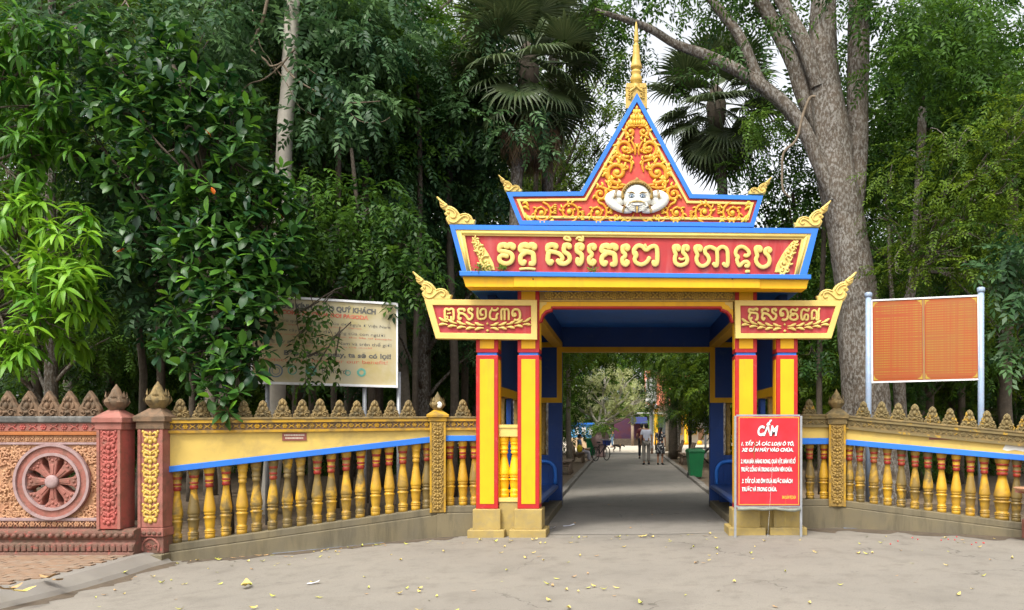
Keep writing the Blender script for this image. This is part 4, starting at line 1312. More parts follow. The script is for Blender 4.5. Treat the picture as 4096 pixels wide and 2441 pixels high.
def post(parent, x, y, ang, w, z0, z1, ztop, mats, lh=.30, strip=True, gold_edge=True, seed=0):
    """square post with a carved strip, cap and lotus bud"""
    Mx = Matrix.Translation((x, y, 0)) @ Matrix.Rotation(ang, 4, 'Z')
    def emit(mb, name, m, par=None, bevel=0.0):
        mb.v = [tuple(Mx @ Vector(v)) for v in mb.v]
        o = mb.build(name, m, None, None, bevel); o.parent = par if par is not None else parent
        return o
    h = w / 2
    sh = emit(MB().box(-h, h, -h, h, z0, z1), 'post', mats['post'], bevel=.01)
    fm_ = MB(); floral_strip(fm_, -h * .74, h * .74, z0 + .01, z1 - .0, -h - .002, 0, seed)
    tag(emit(fm_, 'floral_relief', mats['strip'], sh), kind='stuff')
    for s in (-1, 1):
        emit(MB().box(min(s * h * .76, s * h * 1.0), max(s * h * .76, s * h * 1.0), -h - .012, -h + .01, z0 + .004, z1 - .004), 'edge_strip', mats['edge'], sh)
    cp = MB()
    k = ztop - z1
    cp.box(-h - .02, h + .02, -h - .02, h + .02, z1, z1 + k * .35)
    cp.box(-h - .045, h + .045, -h - .045, h + .045, z1 + k * .35, z1 + k * .62)
    q = h + .035
    cp.add([(-q, -q, z1 + k * .62), (q, -q, z1 + k * .62), (q, q, z1 + k * .62), (-q, q, z1 + k * .62), (-h * .45, -h * .45, ztop), (h * .45, -h * .45, ztop), (h * .45, h * .45, ztop), (-h * .45, h * .45, ztop)],
           [(0, 1, 5, 4), (1, 2, 6, 5), (2, 3, 7, 6), (3, 0, 4, 7), (4, 5, 6, 7)])
    cap = emit(cp, 'post_cap', mats['cap'], sh, bevel=.008)
    lo_ = MB(); lotus(lo_, (0, 0, ztop - .01), w * .46, lh)
    return sh, emit(lo_, 'lotus_bud', mats['lotus'], sh)

# wall with the sloping blue rail between the carved post and the gate
fenceL = tag(empty('balustrade_wall', (-4.3, 11.0, 0)), 'yellow balustrade wall with deep cream panel and sloping blue rail beside the carved pink post', 'balustrade')
fenceL.location = (0, 0, 0)
A, Bp, C_ = (-5.98, 10.4), (-2.72, 11.6), (-2.165, 11.68)
lm = dict(base=M['concrete'], panel=M['palecream'], coping=M['oldyellow'], slab=M['mossstone'], slab2=M['oldyellow'], relief=M['oldyellow'], dark=True)
zo4 = lambda xs_: [600 + x * 1400 / 2490 for x in xs_]
wall_seg(fenceL, A, Bp, -1, (1.70, 1.735), (.985, 1.365), (1.065, 1.45), (.045, .408), lm)
fill(fenceL, A, Bp, zo4([180, 300, 420, 535, 648, 755, 868, 975, 1078, 1188, 1290, 1398, 1497, 1607, 1708, 1804, 1895, 1975]), zo4([205, 360, 510, 660, 800, 940, 1080, 1210, 1345, 1475, 1600, 1720, 1840]),
     (.045, .408), (.985, 1.365), (1.70, 1.735), CREST, reds={0, 1, 2, 3, 6, 9, 10, 11, 12, 13, 14, 15, 17})
wall_seg(fenceL, Bp, C_, -1, (1.735, 1.735), (1.375, 1.375), (1.455, 1.455), (.43, .43), lm)
fill(fenceL, Bp, C_, zo4([2130, 2225, 2308]), zo4([2225]), (.43, .43), (1.375, 1.375), (1.735, 1.735), CREST)
pm = dict(post=M['darkgold'], strip=M['darkgold'], edge=M['oldyellow'], cap=M['oldyellow'], lotus=M['mossstone'])
sh, lb = post(fenceL, -2.72, 11.64, .25, .225, .34, 1.66, 1.83, pm, .27, seed=3)
wp = MB().ball((-2.672, 11.545, 1.90), (.042, .016, .048)); wp.build('white_patch', M['white'], lb)
# small plaque on the cream panel
t = xat(1178, A, Bp); ang = math.atan2(Bp[1] - A[1], Bp[0] - A[0])
plm = MB().box(-.155, .155, -.012, .004, -.052, .052)
pq = plm.build('plaque', paint('maroon_plaque', (.24, .07, .05), (.2, .06, .045), 6, .5, .05), fenceL, (A[0] + (Bp[0] - A[0]) * t, A[1] + (Bp[1] - A[1]) * t, EYE - 45 / F * 10.9))
pq.rotation_euler = (0, 0, ang)
for k, wd in ((.012, .26), (-.028, .23)):
    lt = MB()
    r_ = random.Random(int(k * 1000))
    x = -wd / 2
    while x < wd / 2:
        q = r_.uniform(.008, .02); lt.box(x, x + q, -.0145, -.0125, k, k + .022); x += q + .005
    tag(lt.build('lettering', paint('plaque_print', (.55, .46, .36), None, 5, .5, 0), pq), kind='stuff')

# wall on the far side of the gate
fenceR = tag(empty('balustrade_wall', (0, 0, 0)), 'mossy balustrade wall with narrow cream band running right from the warning sign', 'balustrade')
A2, B2, C2 = (2.62, 12.22), (3.37, 12.32), (8.0, 10.6)
def at_px(px, Y): return ((px - CX) / F * Y, Y)
B2 = at_px(3347, 12.3); C2 = at_px(4230, 11.0); A2 = at_px(3200, 12.2)
rm = dict(base=M['concrete'], panel=M['palecream'], coping=M['mossgold'], slab=M['mossstone'], slab2=M['mossgold'], relief=M['mossgold'])
zz5 = lambda xs_: [3100 + x * 996 / 1344 for x in xs_]
wall_seg(fenceR, A2, B2, 1, (1.775, 1.775), (1.315, 1.315), (1.41, 1.41), (.47, .47), rm)
fill(fenceR, A2, B2, zz5([203, 278]), zz5([198]), (.47, .47), (1.315, 1.315), (1.775, 1.775), CRESTB)
wall_seg(fenceR, B2, C2, 1, (1.775, 1.475), (1.315, 1.075), (1.40, 1.155), (.46, .20), rm, frieze_h=.21)
fill(fenceR, B2, C2, zz5([395, 455, 528, 603, 676, 750, 824, 897, 975, 1052, 1132, 1225, 1302, 1385]), zz5([470, 570, 660, 750, 845, 940, 1045, 1145, 1250, 1345]),
     (.46, .20), (1.315, 1.075), (1.775, 1.475), CRESTB, widths={11: 1.3})
post(fenceR, B2[0], B2[1] + .02, -.15, .25, .36, 1.62, 1.87, dict(post=M['darkgold'], strip=M['darkgold'], edge=M['oldyellow'], cap=M['mossstone'], lotus=M['mossstone']), .30, seed=5)
t = xat(3762, B2, C2); ang2 = math.atan2(C2[1] - B2[1], C2[0] - B2[0])
pq2 = mk('plaque', pq.data, None, fenceR, (B2[0] + (C2[0] - B2[0]) * t, B2[1] + (C2[1] - B2[1]) * t, EYE - 42 / F * 11.65)); pq2.rotation_euler = (0, 0, ang2)
# peeled whitewash on the cream band near the frame's edge
t = xat(4060, B2, C2)
pwm = MB()
r_ = random.Random(2)
poly = [(-.16, -.05), (-.1, -.07), (.0, -.055), (.1, -.075), (.26, -.06), (.26, .06), (.1, .055), (.02, .07), (-.06, .05), (-.12, .02)]
pwm.prism([(x, z) for x, z in poly], -.004, .002)
pw_ = pwm.build('peeled_patch', M['white'], fenceR, (B2[0] + (C2[0] - B2[0]) * t, B2[1] + (C2[1] - B2[1]) * t, EYE - 82 / F * 11.2)); pw_.rotation_euler = (0, 0, ang2)

# end post of that wall at the frame's edge, with its ledge
endp = tag(empty('end_post', (0, 0, 0)), 'carved pink end post cut off by the right edge of the photo', 'post')
ex, ey = at_px(4190, 10.9)
post(endp, ex, ey, -.2, .3, .3, 1.5, 1.72, dict(post=M['pink'], strip=M['darkgold'], edge=M['pink'], cap=M['pink'], lotus=M['mossstone']), .32, seed=9)
eb_ = MB().box(ex - .24, ex + .24, ey - .24, ey + .24, -.05, .3); eb_.build('post_base', M['pink'], endp, bevel=.02)
bo_ = MB()
bo_.lathe([(.05, 0), (.15, .02), (.2, .055), (.195, .06), (.14, .03), (.05, .015)], 16, (at_px(4118, 10.55)[0], 10.55, .72))
el_ = bo_.build('ledge_bowl', M['peach'], endp)
bo2 = MB().box(at_px(4118, 10.55)[0] - .02, ex, 10.53, ey, .69, .725); bo2.build('ledge', M['pink'], endp)

# ------------------------------------------------------------------ carved wall with the wheel
wheelw = tag(empty('carved_wall', (0, 0, 0)), 'carved peach and rose wall with a large eight-spoked wheel relief', 'wall')
YW = 10.2
def w2(px, py): return g(px, py, YW)
ww = zo(0, 1520, 680 / 1364)
wcx, wcz = w2(*ww([(438, 815)])[0])
su = 680 / 1364 * YW / F
Ro = 305 * su; Ri = 222 * su
xr = w2(*ww([(830, 0)])[0])[0]; xl = xr - 3.2
zb, zt = w2(0, ww([(0, 1185)])[0][1])[1], w2(0, ww([(0, 500)])[0][1])[1]
# panel with a round opening
N = 48
hole, rim_ = [], []
def on_rect(a):
    dx, dz = math.cos(a), math.sin(a)
    k = min([((xr - wcx) / dx) if dx > 1e-6 else 1e9, ((xl - wcx) / dx) if dx < -1e-6 else 1e9, ((zt - wcz) / dz) if dz > 1e-6 else 1e9, ((zb - wcz) / dz) if dz < -1e-6 else 1e9])
    return (wcx + dx * k, wcz + dz * k)
angs = sorted([2 * math.pi * i / N for i in range(N)] + [math.atan2(z - wcz, x - wcx) % (2 * math.pi) for x, z in ((xl, zb), (xr, zb), (xr, zt), (xl, zt))])
hole = [(wcx + Ri * math.cos(a), wcz + Ri * math.sin(a)) for a in angs]; rim_ = [on_rect(a) for a in angs]
pan = MB().frame(rim_, hole, YW, YW + .14).build('wall_panel', M['peach'], wheelw)
wh = MB()
def ring(mb, r0, r1, y0, y1, mi, n=48):
    o = [(wcx + r1 * math.cos(2 * math.pi * i / n), wcz + r1 * math.sin(2 * math.pi * i / n)) for i in range(n)]
    q = [(wcx + r0 * math.cos(2 * math.pi * i / n), wcz + r0 * math.sin(2 * math.pi * i / n)) for i in range(n)]
    mb.frame(o, q, y0, y1, mi)
ring(wh, Ri, Ro * .985, YW - .045, YW + .01, 0)
wheel = wh.build('wheel', M['pink'], wheelw)
rm1 = MB(); ring(rm1, Ro * .93, Ro, YW - .07, YW - .03, 0); rm1.build('outer_rim', M['rim'], wheel)
rm2 = MB(); ring(rm2, Ri * .94, Ri * 1.04, YW - .065, YW + .05, 0); rm2.build('inner_rim', M['rim'], wheel)
for k in range(8):
    a = math.pi / 2 + k * math.pi / 4
    sp = MB()
    c, s = math.cos(a), math.sin(a)
    pl = [(.04, -.028), (.20, -.048), (.26, -.062), (Ri * .80, -.085), (Ri * .93, -.125), (Ri * .98, -.06), (Ri * .995, 0), (Ri * .98, .06), (Ri * .93, .125), (Ri * .80, .085), (.26, .062), (.20, .048), (.04, .028)]
    sp.prism([(wcx + u * c - v * s, wcz + u * s + v * c) for u, v in pl], YW - .035, YW + .09, 0, .008)
    sp.prism([(wcx + u * c - v * s, wcz + u * s + v * c) for u, v in [(.09, -.012), (.22, -.022), (.22, .022), (.09, .012)]], YW - .044, YW - .02, 0, .004)
    for u, v in ((.27, 0), (.29, .045), (.29, -.045), (.315, .08), (.315, -.08)):
        sp.ball((wcx + u * c - v * s, YW - .036, wcz + u * s + v * c), (.02, .012, .02), 0, 7, 5)
    sp.build('spoke', M['pink'], wheel)
hb_ = MB(); hb_.lathe([(.085, 0), (.085, .03), (.07, .045), (.03, .05), (.001, .052)], 20)
hb_.v = [(wcx + x, YW - .03 - z, wcz + y) for x, y, z in hb_.v]; hb_.f = [f[::-1] for f in hb_.f]
hb_.build('hub', M['rim'], wheel)
# arabesque relief round the wheel
ar = MB()
r_ = random.Random(12)
def arab(x, z, r, sg, ph):
    scroll(ar, x, z, r, 1.15, sg, ph, YW - .004, .035, .018, 0, 4, 0, .035)
cols_ = [(ww([(770, 0)])[0][0], [565, 640, 720, 800, 880, 960, 1040]), (ww([(120, 0)])[0][0], [590, 680, 770, 860, 950, 1040]), (ww([(40, 0)])[0][0], [560, 660, 760, 860, 960, 1060]), (-30, [560, 650, 740, 830, 920, 1010, 1080])]
for px, zsx in cols_:
    for i, zy_ in enumerate(zsx):
        x, z = w2(px, ww([(0, zy_)])[0][1])
        if math.hypot(x - wcx, z - wcz) > Ro + .03:
            arab(x, z, .045 + .012 * (i % 2), 1 if i % 2 else -1, i * .9)
for px_, py_ in ((690, 570), (640, 545), (720, 620), (190, 600), (250, 560), (150, 560), (180, 1060), (120, 1090), (230, 1085), (700, 1030), (650, 1080), (740, 1080)):
    x, z = w2(*ww([(px_, py_)])[0])
    if math.hypot(x - wcx, z - wcz) > Ro + .02:
        arab(x, z, .05, 1 if px_ < 438 else -1, px_ * .01)
for i in range(430):
    x = r_.uniform(xl + .05, xr - .02); z = r_.uniform(zb + .03, zt - .03)
    if math.hypot(x - wcx, z - wcz) > Ro + .025:
        a = r_.uniform(0, 6.3)
        ar.stroke([(x, z), (x + .03 * math.cos(a), z + .03 * math.sin(a)), (x + .05 * math.cos(a + .8), z + .05 * math.sin(a + .8))], .022, YW - .002, .014, 0, 6, [.5, 1, .5], 2, .9)
tag(ar.build('arabesque_relief', M['peach'], pan), kind='stuff')
# bands above the panel
def wband(z0, z1, y0, y1, m, name, x1=xr, par=wheelw, bevel=.006):
    return MB().box(xl, x1, y0, y1, z0, z1).build(name, m, par, None, bevel)
zz = lambda y: w2(0, ww([(0, y)])[0][1])[1]
wband(zz(520), zz(502), YW - .03, YW + .02, M['rim'], 'white_fillet')
b1_ = wband(zz(500), zz(445), YW - .015, YW + .14, M['peach'], 'frieze')
rl = MB(); ring_relief(rl, xl + .02, xr - .01, zz(472), .085, YW - .018, 0, .06); tag(rl.build('floral_relief', M['peach'], b1_), kind='stuff')
wband(zz(444), zz(415), YW - .05, YW + .15, paint('orange_brown_fillet', (.36, .12, .03), (.3, .1, .03), 4, .6, .2), 'fillet')
b2_ = wband(zz(413), zz(345), YW - .04, YW + .15, M['pink'], 'upper_frieze')
rl = MB(); ring_relief(rl, xl + .02, xr - .01, zz(378), .1, YW - .043, 0, .13); tag(rl.build('floral_relief', M['hotpink'], b2_), kind='stuff')
wband(zz(344), zz(292), YW - .075, YW + .18, paint('black_stained_slab', (.09, .085, .075), (.06, .06, .055), 6, .5, .3, (.2, .19, .17), .7, 9, .5, .65), 'coping_slab', bevel=.015)
for i in range(12):
    x, _ = w2(ww([(708 - i * 166, 0)])[0][0], 0)
    put('crest', CRESTC, None, wheelw, (x, YW + .05, zz(292) - .01), (0, r_.uniform(-.03, .03), 0), (1.05, 1.2, 1.06))
# low bands under the panel
b3_ = wband(zz(1185), zz(1128), YW - .02, YW + .14, M['darkbase'], 'lower_frieze')
rl = MB(); ring_relief(rl, xl + .02, xr - .01, zz(1156), .09, YW - .024, 0, .07); tag(rl.build('floral_relief', M['peach'], b3_), kind='stuff')
wband(zz(1130), zz(1105), YW - .035, YW + .02, M['rim'], 'white_fillet')
XB = w2(ww([(1118, 0)])[0][0], 0)[0]
basem = MB()
prof = [(-.05, 1190), (-.12, 1205), (-.125, 1222), (-.10, 1262), (-.07, 1280), (-.07, 1292), (-.11, 1310), (-.10, 1368), (-.13, 1378), (-.135, 1392), (-.135, 1408)]
pv = [(YW + y, zz(q)) for y, q in prof]
vv_ = [(xl, y, z) for y, z in pv] + [(XB, y, z) for y, z in pv] + [(xl, YW + .3, pv[0][1]), (XB, YW + .3, pv[0][1]), (xl, YW + .3, pv[-1][1]), (XB, YW + .3, pv[-1][1])]
n = len(pv)
fs_ = [(i, i + 1, n + i + 1, n + i) for i in range(n - 1)] + [(0, n, 2 * n + 1, 2 * n), tuple([n + i for i in range(n)] + [2 * n + 3, 2 * n + 1])]
basem.add(vv_, fs_)
bs_ = basem.build('base_moulding', M['darkbase'], wheelw)
pet = MB(); pet.ball((0, 0, 0), (.036, .022, .03), 0, 8, 6)
pme = pet.mesh('bead'); pme.materials.append(M['darkbase'])
pet2 = MB(); pet2.prism([(-.03, -.045), (.03, -.045), (.034, .02), (.02, .042), (-.02, .042), (-.034, .02)], -.014, .01, 0, .008)
pme2 = pet2.mesh('petal'); pme2.materials.append(M['darkbase'])
x = XB - .04
while x > xl + .06:
    put('bead', pme, None, bs_, (x, YW - .115, zz(1240)))
    x -= .092
x = XB - .04
while x > xl + .06:
    put('petal', pme2, None, bs_, (x, YW - .112, zz(1338)))
    x -= .075

# carved post closing the wheel wall
pA = w2(ww([(918, 0)])[0][0], 0)[0]
post(wheelw, pA, YW + .04, 0, .30, zz(1190), zz(400), zz(240), dict(post=M['hotpink'], strip=M['hotpink'], edge=M['pink'], cap=M['pink'], lotus=M['brownstone']), .34, seed=21)

# carved post at the start of the balustrade
cpost = tag(empty('carved_post', (0, 0, 0)), 'rose post with golden carved strip and lotus bud at the balustrade end', 'post')
pB = g(606, 0, 10.28)[0]
z9 = lambda y: g(0, ww([(0, y)])[0][1], 10.28)[1]
post(cpost, pB, 10.28 + .14, 0, .32, z9(1185), z9(395), z9(225), dict(post=M['pink'], strip=M['gold'], edge=M['pink'], cap=M['brownstone'], lotus=M['mossstone']), .36, seed=33)
pb_ = MB().box(pB - .175, pB + .175, 10.23, 10.62, z9(1255), z9(1187)); pbo = pb_.build('post_collar', M['pink'], cpost, bevel=.01)
for k in range(5):
    put('bead', pme, None, pbo, (pB - .13 + k * .065, 10.225, z9(1226)), sc=(.8, .6, .8))
pb2 = MB().box(pB - .165, pB + .165, 10.26, 10.6, z9(1392), z9(1256)); pb2o = pb2.build('post_foot', M['darkbase'], cpost, bevel=.01)
ft = MB(); ft.stroke([(pB - .1, z9(1370)), (pB - .1, z9(1310)), (pB, z9(1268)), (pB + .1, z9(1310)), (pB + .1, z9(1370))], .03, 10.258, .014)
for k in range(3): scroll(ft, pB - .05 + k * .05, z9(1330 + (k % 2) * 20), .022, 1.1, 1 if k % 2 else -1, 1, 10.258, .016, .012, 0, 2)
ft.build('foot_relief', M['pink'], pb2o)
pb3 = MB().box(pB - .21, pB + .2, 10.16, 10.62, -.2, z9(1392) - .002); pb3.build('post_step', M['concrete'], cpost, bevel=.012)
# steel pole standing in the gap between the two posts
pole = MB().tube([(pA + .245, 10.75, 0), (pA + .245, 10.75, 1.78)], .02, 8)
tag(pole.build('steel_pole', M['steel']), 'grey steel pole standing in the gap between the two carved posts', 'pole')
iron = MB().box(pA + .16, pB - .17, 10.5, 10.56, -.1, zz(500)); 
tag(iron.build('dark_gate_leaf', paint('dark_iron', (.03, .028, .022), (.05, .04, .03), 6, .7, .3)), 'dark rusty gate leaf closing the gap between the carved posts', 'gate')

# ------------------------------------------------------------------ boards and signs
def lettering(parent, body, px, py, wpx, hpx, Y, mat, conv=None, bold=0.0, shear=0.0, align='LEFT', base=None, tilt=0.0):
    x, z = g(px, py, Y)
    me = text_mesh(body, wpx * Y / F, hpx * Y / F, bold, shear, 1.0, 0.0, align)
    o = mk('lettering', me, M[mat], parent, None)
    return o, x, z

# red warning board leaning in front of the right-hand pillars
YWS = 11.22
wsn = tag(empty('warning_sign', (g(3072, 0, YWS)[0], YWS, .035)), 'red prohibition sign with white lettering on steel legs before the right pillars', 'sign')
px2 = YWS / F
zg = .035
def wloc(px, py): return ((px - 3072) * px2, g(0, py, YWS)[1] - zg)
for (x0, x1, nm) in ((2941, 2941, 'leg'), (3204, 3204, 'leg')):
    a = wloc(x0, 1664)
    MB().box(a[0] - .016, a[0] + .016, -.012, .02, -.01, a[1]).build(nm, M['steel'], wsn, None, .003)
(x0, z0), (x1, z1_) = wloc(2951, 2022), wloc(3197, 1667)
fx0 = wloc(2941, 0)[0] + .0165; fx1 = wloc(3204, 0)[0] - .0165
MB().box(fx0, fx1, -.01, .018, z1_ + .003, z1_ + .03).build('cross_bar', M['steel'], wsn)
MB().box(fx0, fx1, -.01, .018, z0 - .03, z0 - .003).build('cross_bar', M['steel'], wsn)
# vinyl panel with shallow creases
pv_, pf_ = [], []
nx_, nz_ = 18, 24
for i in range(nx_ + 1):
    for j in range(nz_ + 1):
        x = x0 + (x1 - x0) * i / nx_; z = z0 + (z1_ - z0) * j / nz_
        dpt = .006 * math.sin(i * .9 + j * .55) * math.sin(j * .35 + 1) * math.exp(-((i / nx_ - .3) / .35) ** 2) * math.sin(math.pi * i / nx_) * math.sin(math.pi * j / nz_)
        pv_.append((x, -.016 + dpt, z))
for i in range(nx_):
    for j in range(nz_):
        a = i * (nz_ + 1) + j
        pf_.append((a, a + nz_ + 1, a + nz_ + 2, a + 1))
pnl = MB(); pnl.add(pv_, pf_, 0, True)
bk = MB().box(x0, x1, -.004, .012, z0, z1_); bk.build('backing', M['steel'], wsn)
panel = pnl.build('panel', M['signred'], wsn)
bdr = MB(); o_ = [(x0 + .012, z0 + .012), (x1 - .012, z0 + .012), (x1 - .012, z1_ - .012), (x0 + .012, z1_ - .012)]
bdr.frame(o_, inset(o_, .006), -.0255, -.0245); bdr.build('border_line', M['signgold'], panel)
zr = lambda x, y: (2900 + x * 360 / 1027, 1640 + y * 360 / 1027)
def sign_line(body, zx, zy0, zw, zh, mat='signwhite', bold=.004, shear=.25, align='LEFT', shadow=True):
    px, py = zr(zx, zy0)
    x, z = wloc(px, py)
    k = 360 / 1027 * px2
    me = text_mesh(body, zw * k, zh * k, bold, shear, 1.0, 0, align)
    o = mk('lettering', me, M[mat], panel, (x, -.0285, z))
    if shadow:
        o2 = mk('lettering_shadow', me.copy(), None, panel, (x + .004, -.0265, z - .004)); o2.data.materials.clear(); o2.data.materials.append(M['printblack'])
sign_line('CẤM', 368, 290, 235, 112, bold=.008)
sign_line('1. TẤT CẢ CÁC LOẠI Ô TÔ,', 182, 405, 600, 40, bold=.002)
sign_line('XE GẮN MÁY VÀO CHÙA.', 186, 474, 588, 40, bold=.002)
sign_line('2. MUA BÁN HÀNG RONG, QUÀ VẶT, BÁN VÉ SỐ', 178, 608, 622, 46, bold=.002, shear=.15)
sign_line('TRƯỚC CỔNG VÀ TRONG KHUÔN VIÊN CHÙA.', 182, 700, 580, 46, bold=.002, shear=.15)
sign_line('3. TẤT CẢ XE ÔM ĐƯA RƯỚC KHÁCH', 190, 832, 576, 46, bold=.002, shear=.15)
sign_line('TRƯỚC VÀ TRONG CHÙA.', 190, 925, 395, 46, bold=.002, shear=.15)
sign_line('BAN QUẢN TRỊ CHÙA', 546, 1012, 258, 36, 'signgold', .001, .1, shadow=False)
# tear in the vinyl and the rolled tarpaulin under the panel
(tx0, tz0), (tx1, tz1) = wloc(*zr(348, 325)), wloc(*zr(325, 600))
MB().prism([(tx0, tz0), (tx0 + .004, tz0 - .05), (tx1 + .012, (tz0 + tz1) / 2), (tx1 + .006, tz1), (tx1, tz1), (tx1 - .002, (tz0 + tz1) / 2)], -.0315, -.030).build('tear', paint('torn_edge', (.16, .05, .02), (.35, .12, .02), 20, .6, 0), panel)
tp = MB()
tpx = [wloc(*zr(140 + i * 72, 1128 + [0, 2, -6, -2, 6, 0, -4, 6, 12, 14, 2][i])) for i in range(11)]
tp.tube([(x, -.022, z) for x, z in tpx], [.026, .022, .024, .019, .02, .022, .019, .018, .022, .026, .02], 10, 0, True, 1.0, .7, up=(0, -1, 0))
tp.build('rolled_tarpaulin', M['tarp'], wsn)

# orange-red two-page text board on pale blue posts
nb = tag(empty('notice_board', (0, 0, 0)), 'orange-red notice board with two pages of tiny yellow text on pale blue posts', 'notice board')
YA, YB2 = 13.9, 13.2
def bl(px, py, Y): return W(px, py, Y)
for (pxt, pyt, pxb, Y, zcap) in ((3474, 1180, 3478, YA, 0), (3924, 1160, 3930, YB2, 0)):
    a = W(pxt, pyt, Y); 
    pt = MB().tube([(a.x, Y, 0), (a.x, Y, a.z)], .05, 14); po = pt.build('post', M['paleblue'], nb)
    cp_ = MB().lathe([(.054, -.04), (.064, -.03), (.064, .03), (.04, .045), (.001, .05)], 14, (a.x, Y, a.z)); cp_.build('post_cap', M['paleblue'], po)
q = [W(3487, 1533, YA), W(3920, 1521, YB2), W(3916, 1180, YB2), W(3484, 1200, YA)]
ctr = sum(q, Vector()) / 4
nrm = (q[1] - q[0]).cross(q[3] - q[0]).normalized()
def quadplate(q, y0, y1):
    off = nrm
    return [v + off * y0 for v in q] + [v + off * y1 for v in q]
def plate(name, u0, u1, v0, v1, d0, d1, m, par):
    def b(u, v): return (q[0] * (1 - u) + q[1] * u) * (1 - v) + (q[3] * (1 - u) + q[2] * u) * v
    P = [b(u0, v0), b(u1, v0), b(u1, v1), b(u0, v1)]
    vv = [p + nrm * d0 for p in P] + [p + nrm * d1 for p in P]
    return MB().add(vv, [(0, 1, 2, 3), (7, 6, 5, 4), (0, 4, 5, 1), (1, 5, 6, 2), (2, 6, 7, 3), (3, 7, 4, 0)]).build(name, m, par)
fr0 = plate('backing', 0, 1, 0, 1, -.02, .004, M['steel'], nb)
for (u0, u1, v0, v1) in ((0, 1, 0, .018), (0, 1, .982, 1), (0, .014, .0185, .9815), (.986, 1, .0185, .9815)):
    plate('frame_bar', u0, u1, v0, v1, .005, .022, M['signwhite'], fr0)
def page_material():
    m, n, l, bs, out = new_mat('red_page_print')
    geo = n.new('ShaderNodeNewGeometry')
    sep = n.new('ShaderNodeSeparateXYZ'); l.new(geo.outputs['Position'], sep.inputs[0])
    big = noise(n, l, 1.5, 4, .6, geo.outputs['Position'])
    red = mix(n, l, ramp(n, l, big.outputs[0], .4, .65), (.34, .062, .007), (.30, .09, .014))
    mp = n.new('ShaderNodeMapping'); mp.inputs['Scale'].default_value = (26, 26, .01); l.new(geo.outputs['Position'], mp.inputs['Vector'])
    brk = noise(n, l, 1.0, 3, .8, mp.outputs[0])
    w = n.new('ShaderNodeMath'); w.operation = 'MULTIPLY'; w.inputs[1].default_value = 2 * math.pi / .042; l.new(sep.outputs[2], w.inputs[0])
    sn = n.new('ShaderNodeMath'); sn.operation = 'SINE'; l.new(w.outputs[0], sn.inputs[0])
    ln = ramp(n, l, sn.outputs[0], .1, .75)
    mpl = n.new('ShaderNodeMapping'); mpl.inputs['Scale'].default_value = (.7, .7, 24); l.new(geo.outputs['Position'], mpl.inputs['Vector'])
    para = noise(n, l, 1.0, 1, .5, mpl.outputs[0])
    k = n.new('ShaderNodeMath'); k.operation = 'MULTIPLY'; l.new(ln, k.inputs[0]); l.new(ramp(n, l, brk.outputs[0], .35, .6), k.inputs[1])
    k2 = n.new('ShaderNodeMath'); k2.operation = 'MULTIPLY'; l.new(k.outputs[0], k2.inputs[0]); l.new(ramp(n, l, para.outputs[0], .34, .42), k2.inputs[1])
    c = mix(n, l, k2.outputs[0], red, (.33, .20, .014))
    l.new(c, bs.inputs['Base Color']); bs.inputs['Roughness'].default_value = .45
    return m
PG = page_material()
CORN = paint('ornament_print', (.46, .34, .04), (.36, .22, .03), 30, .5, 0)
plainred = paint('page_red', (.34, .058, .008), (.30, .085, .015), 1.5, .45, 0)
for u0, u1 in ((.016, .488), (.505, .984)):
    pgb = plate('page', u0, u1, .022, .978, .005, .010, plainred, nb)
    plate('printed_text', u0 + .012, u1 - .008, .05, .95, .0105, .0125, PG, pgb)
    for (cu, cv, su_, sv_) in ((u0, .022, 1, 1), (u1, .022, -1, 1), (u0, .978, 1, -1), (u1, .978, -1, -1)):
        def bpt(u, v): return ((q[0] * (1 - u) + q[1] * u) * (1 - v) + (q[3] * (1 - u) + q[2] * u) * v) + nrm * .0135
        pts = [bpt(cu + su_ * .005, cv + sv_ * .01), bpt(cu + su_ * .055, cv + sv_ * .012), bpt(cu + su_ * .034, cv + sv_ * .026), bpt(cu + su_ * .022, cv + sv_ * .035), bpt(cu + su_ * .012, cv + sv_ * .06), bpt(cu + su_ * .006, cv + sv_ * .085)]
        fc = tuple(range(6)) if su_ * sv_ > 0 else tuple(range(5, -1, -1))
        MB().add(pts, [fc]).build('corner_ornament', CORN, pgb)
plate('fold', .491, .502, .02, .98, .005, .016, paint('page_fold', (.36, .19, .03), None, 5, .5, 0), nb)

# faded welcome billboard half hidden by the leaves
bbd = tag(empty('billboard', (0, 0, 0)), 'faded cream billboard with black and red lettering half hidden by leaves', 'billboard')
zb_ = lambda x, y: (900 + x * 800 / 2374, 1150 + y * 800 / 2374)
YBa, YBb = 12.75, 13.2
q = [W(1005, 1535, YBa), W(1592, 1552, YBb), W(1592, 1213, YBb), W(1005, 1178, YBa)]
nrm = (q[1] - q[0]).cross(q[3] - q[0]).normalized()
face_ = plate('board', 0, 1, 0, 1, -.02, .004, M['board'], bbd)
for (u0, u1, v0, v1) in ((0, 1, 0, .028), (0, 1, .975, 1), (0, .01, .0285, .9745), (.988, 1, .0285, .9745)):
    plate('frame_bar', u0, u1, v0, v1, .005, .03, M['signwhite'], face_)
ux_ = (q[1] - q[0]).normalized(); uz_ = nrm.cross(ux_).normalized()
def bpix(px, py):
    """point of the board seen at that photo pixel"""
    d = Vector(((px - CX) / F, 1.0, (CY - py) / F)); o = Vector((0, 0, EYE))
    return o + d * ((q[0] - o).dot(nrm) / d.dot(nrm))
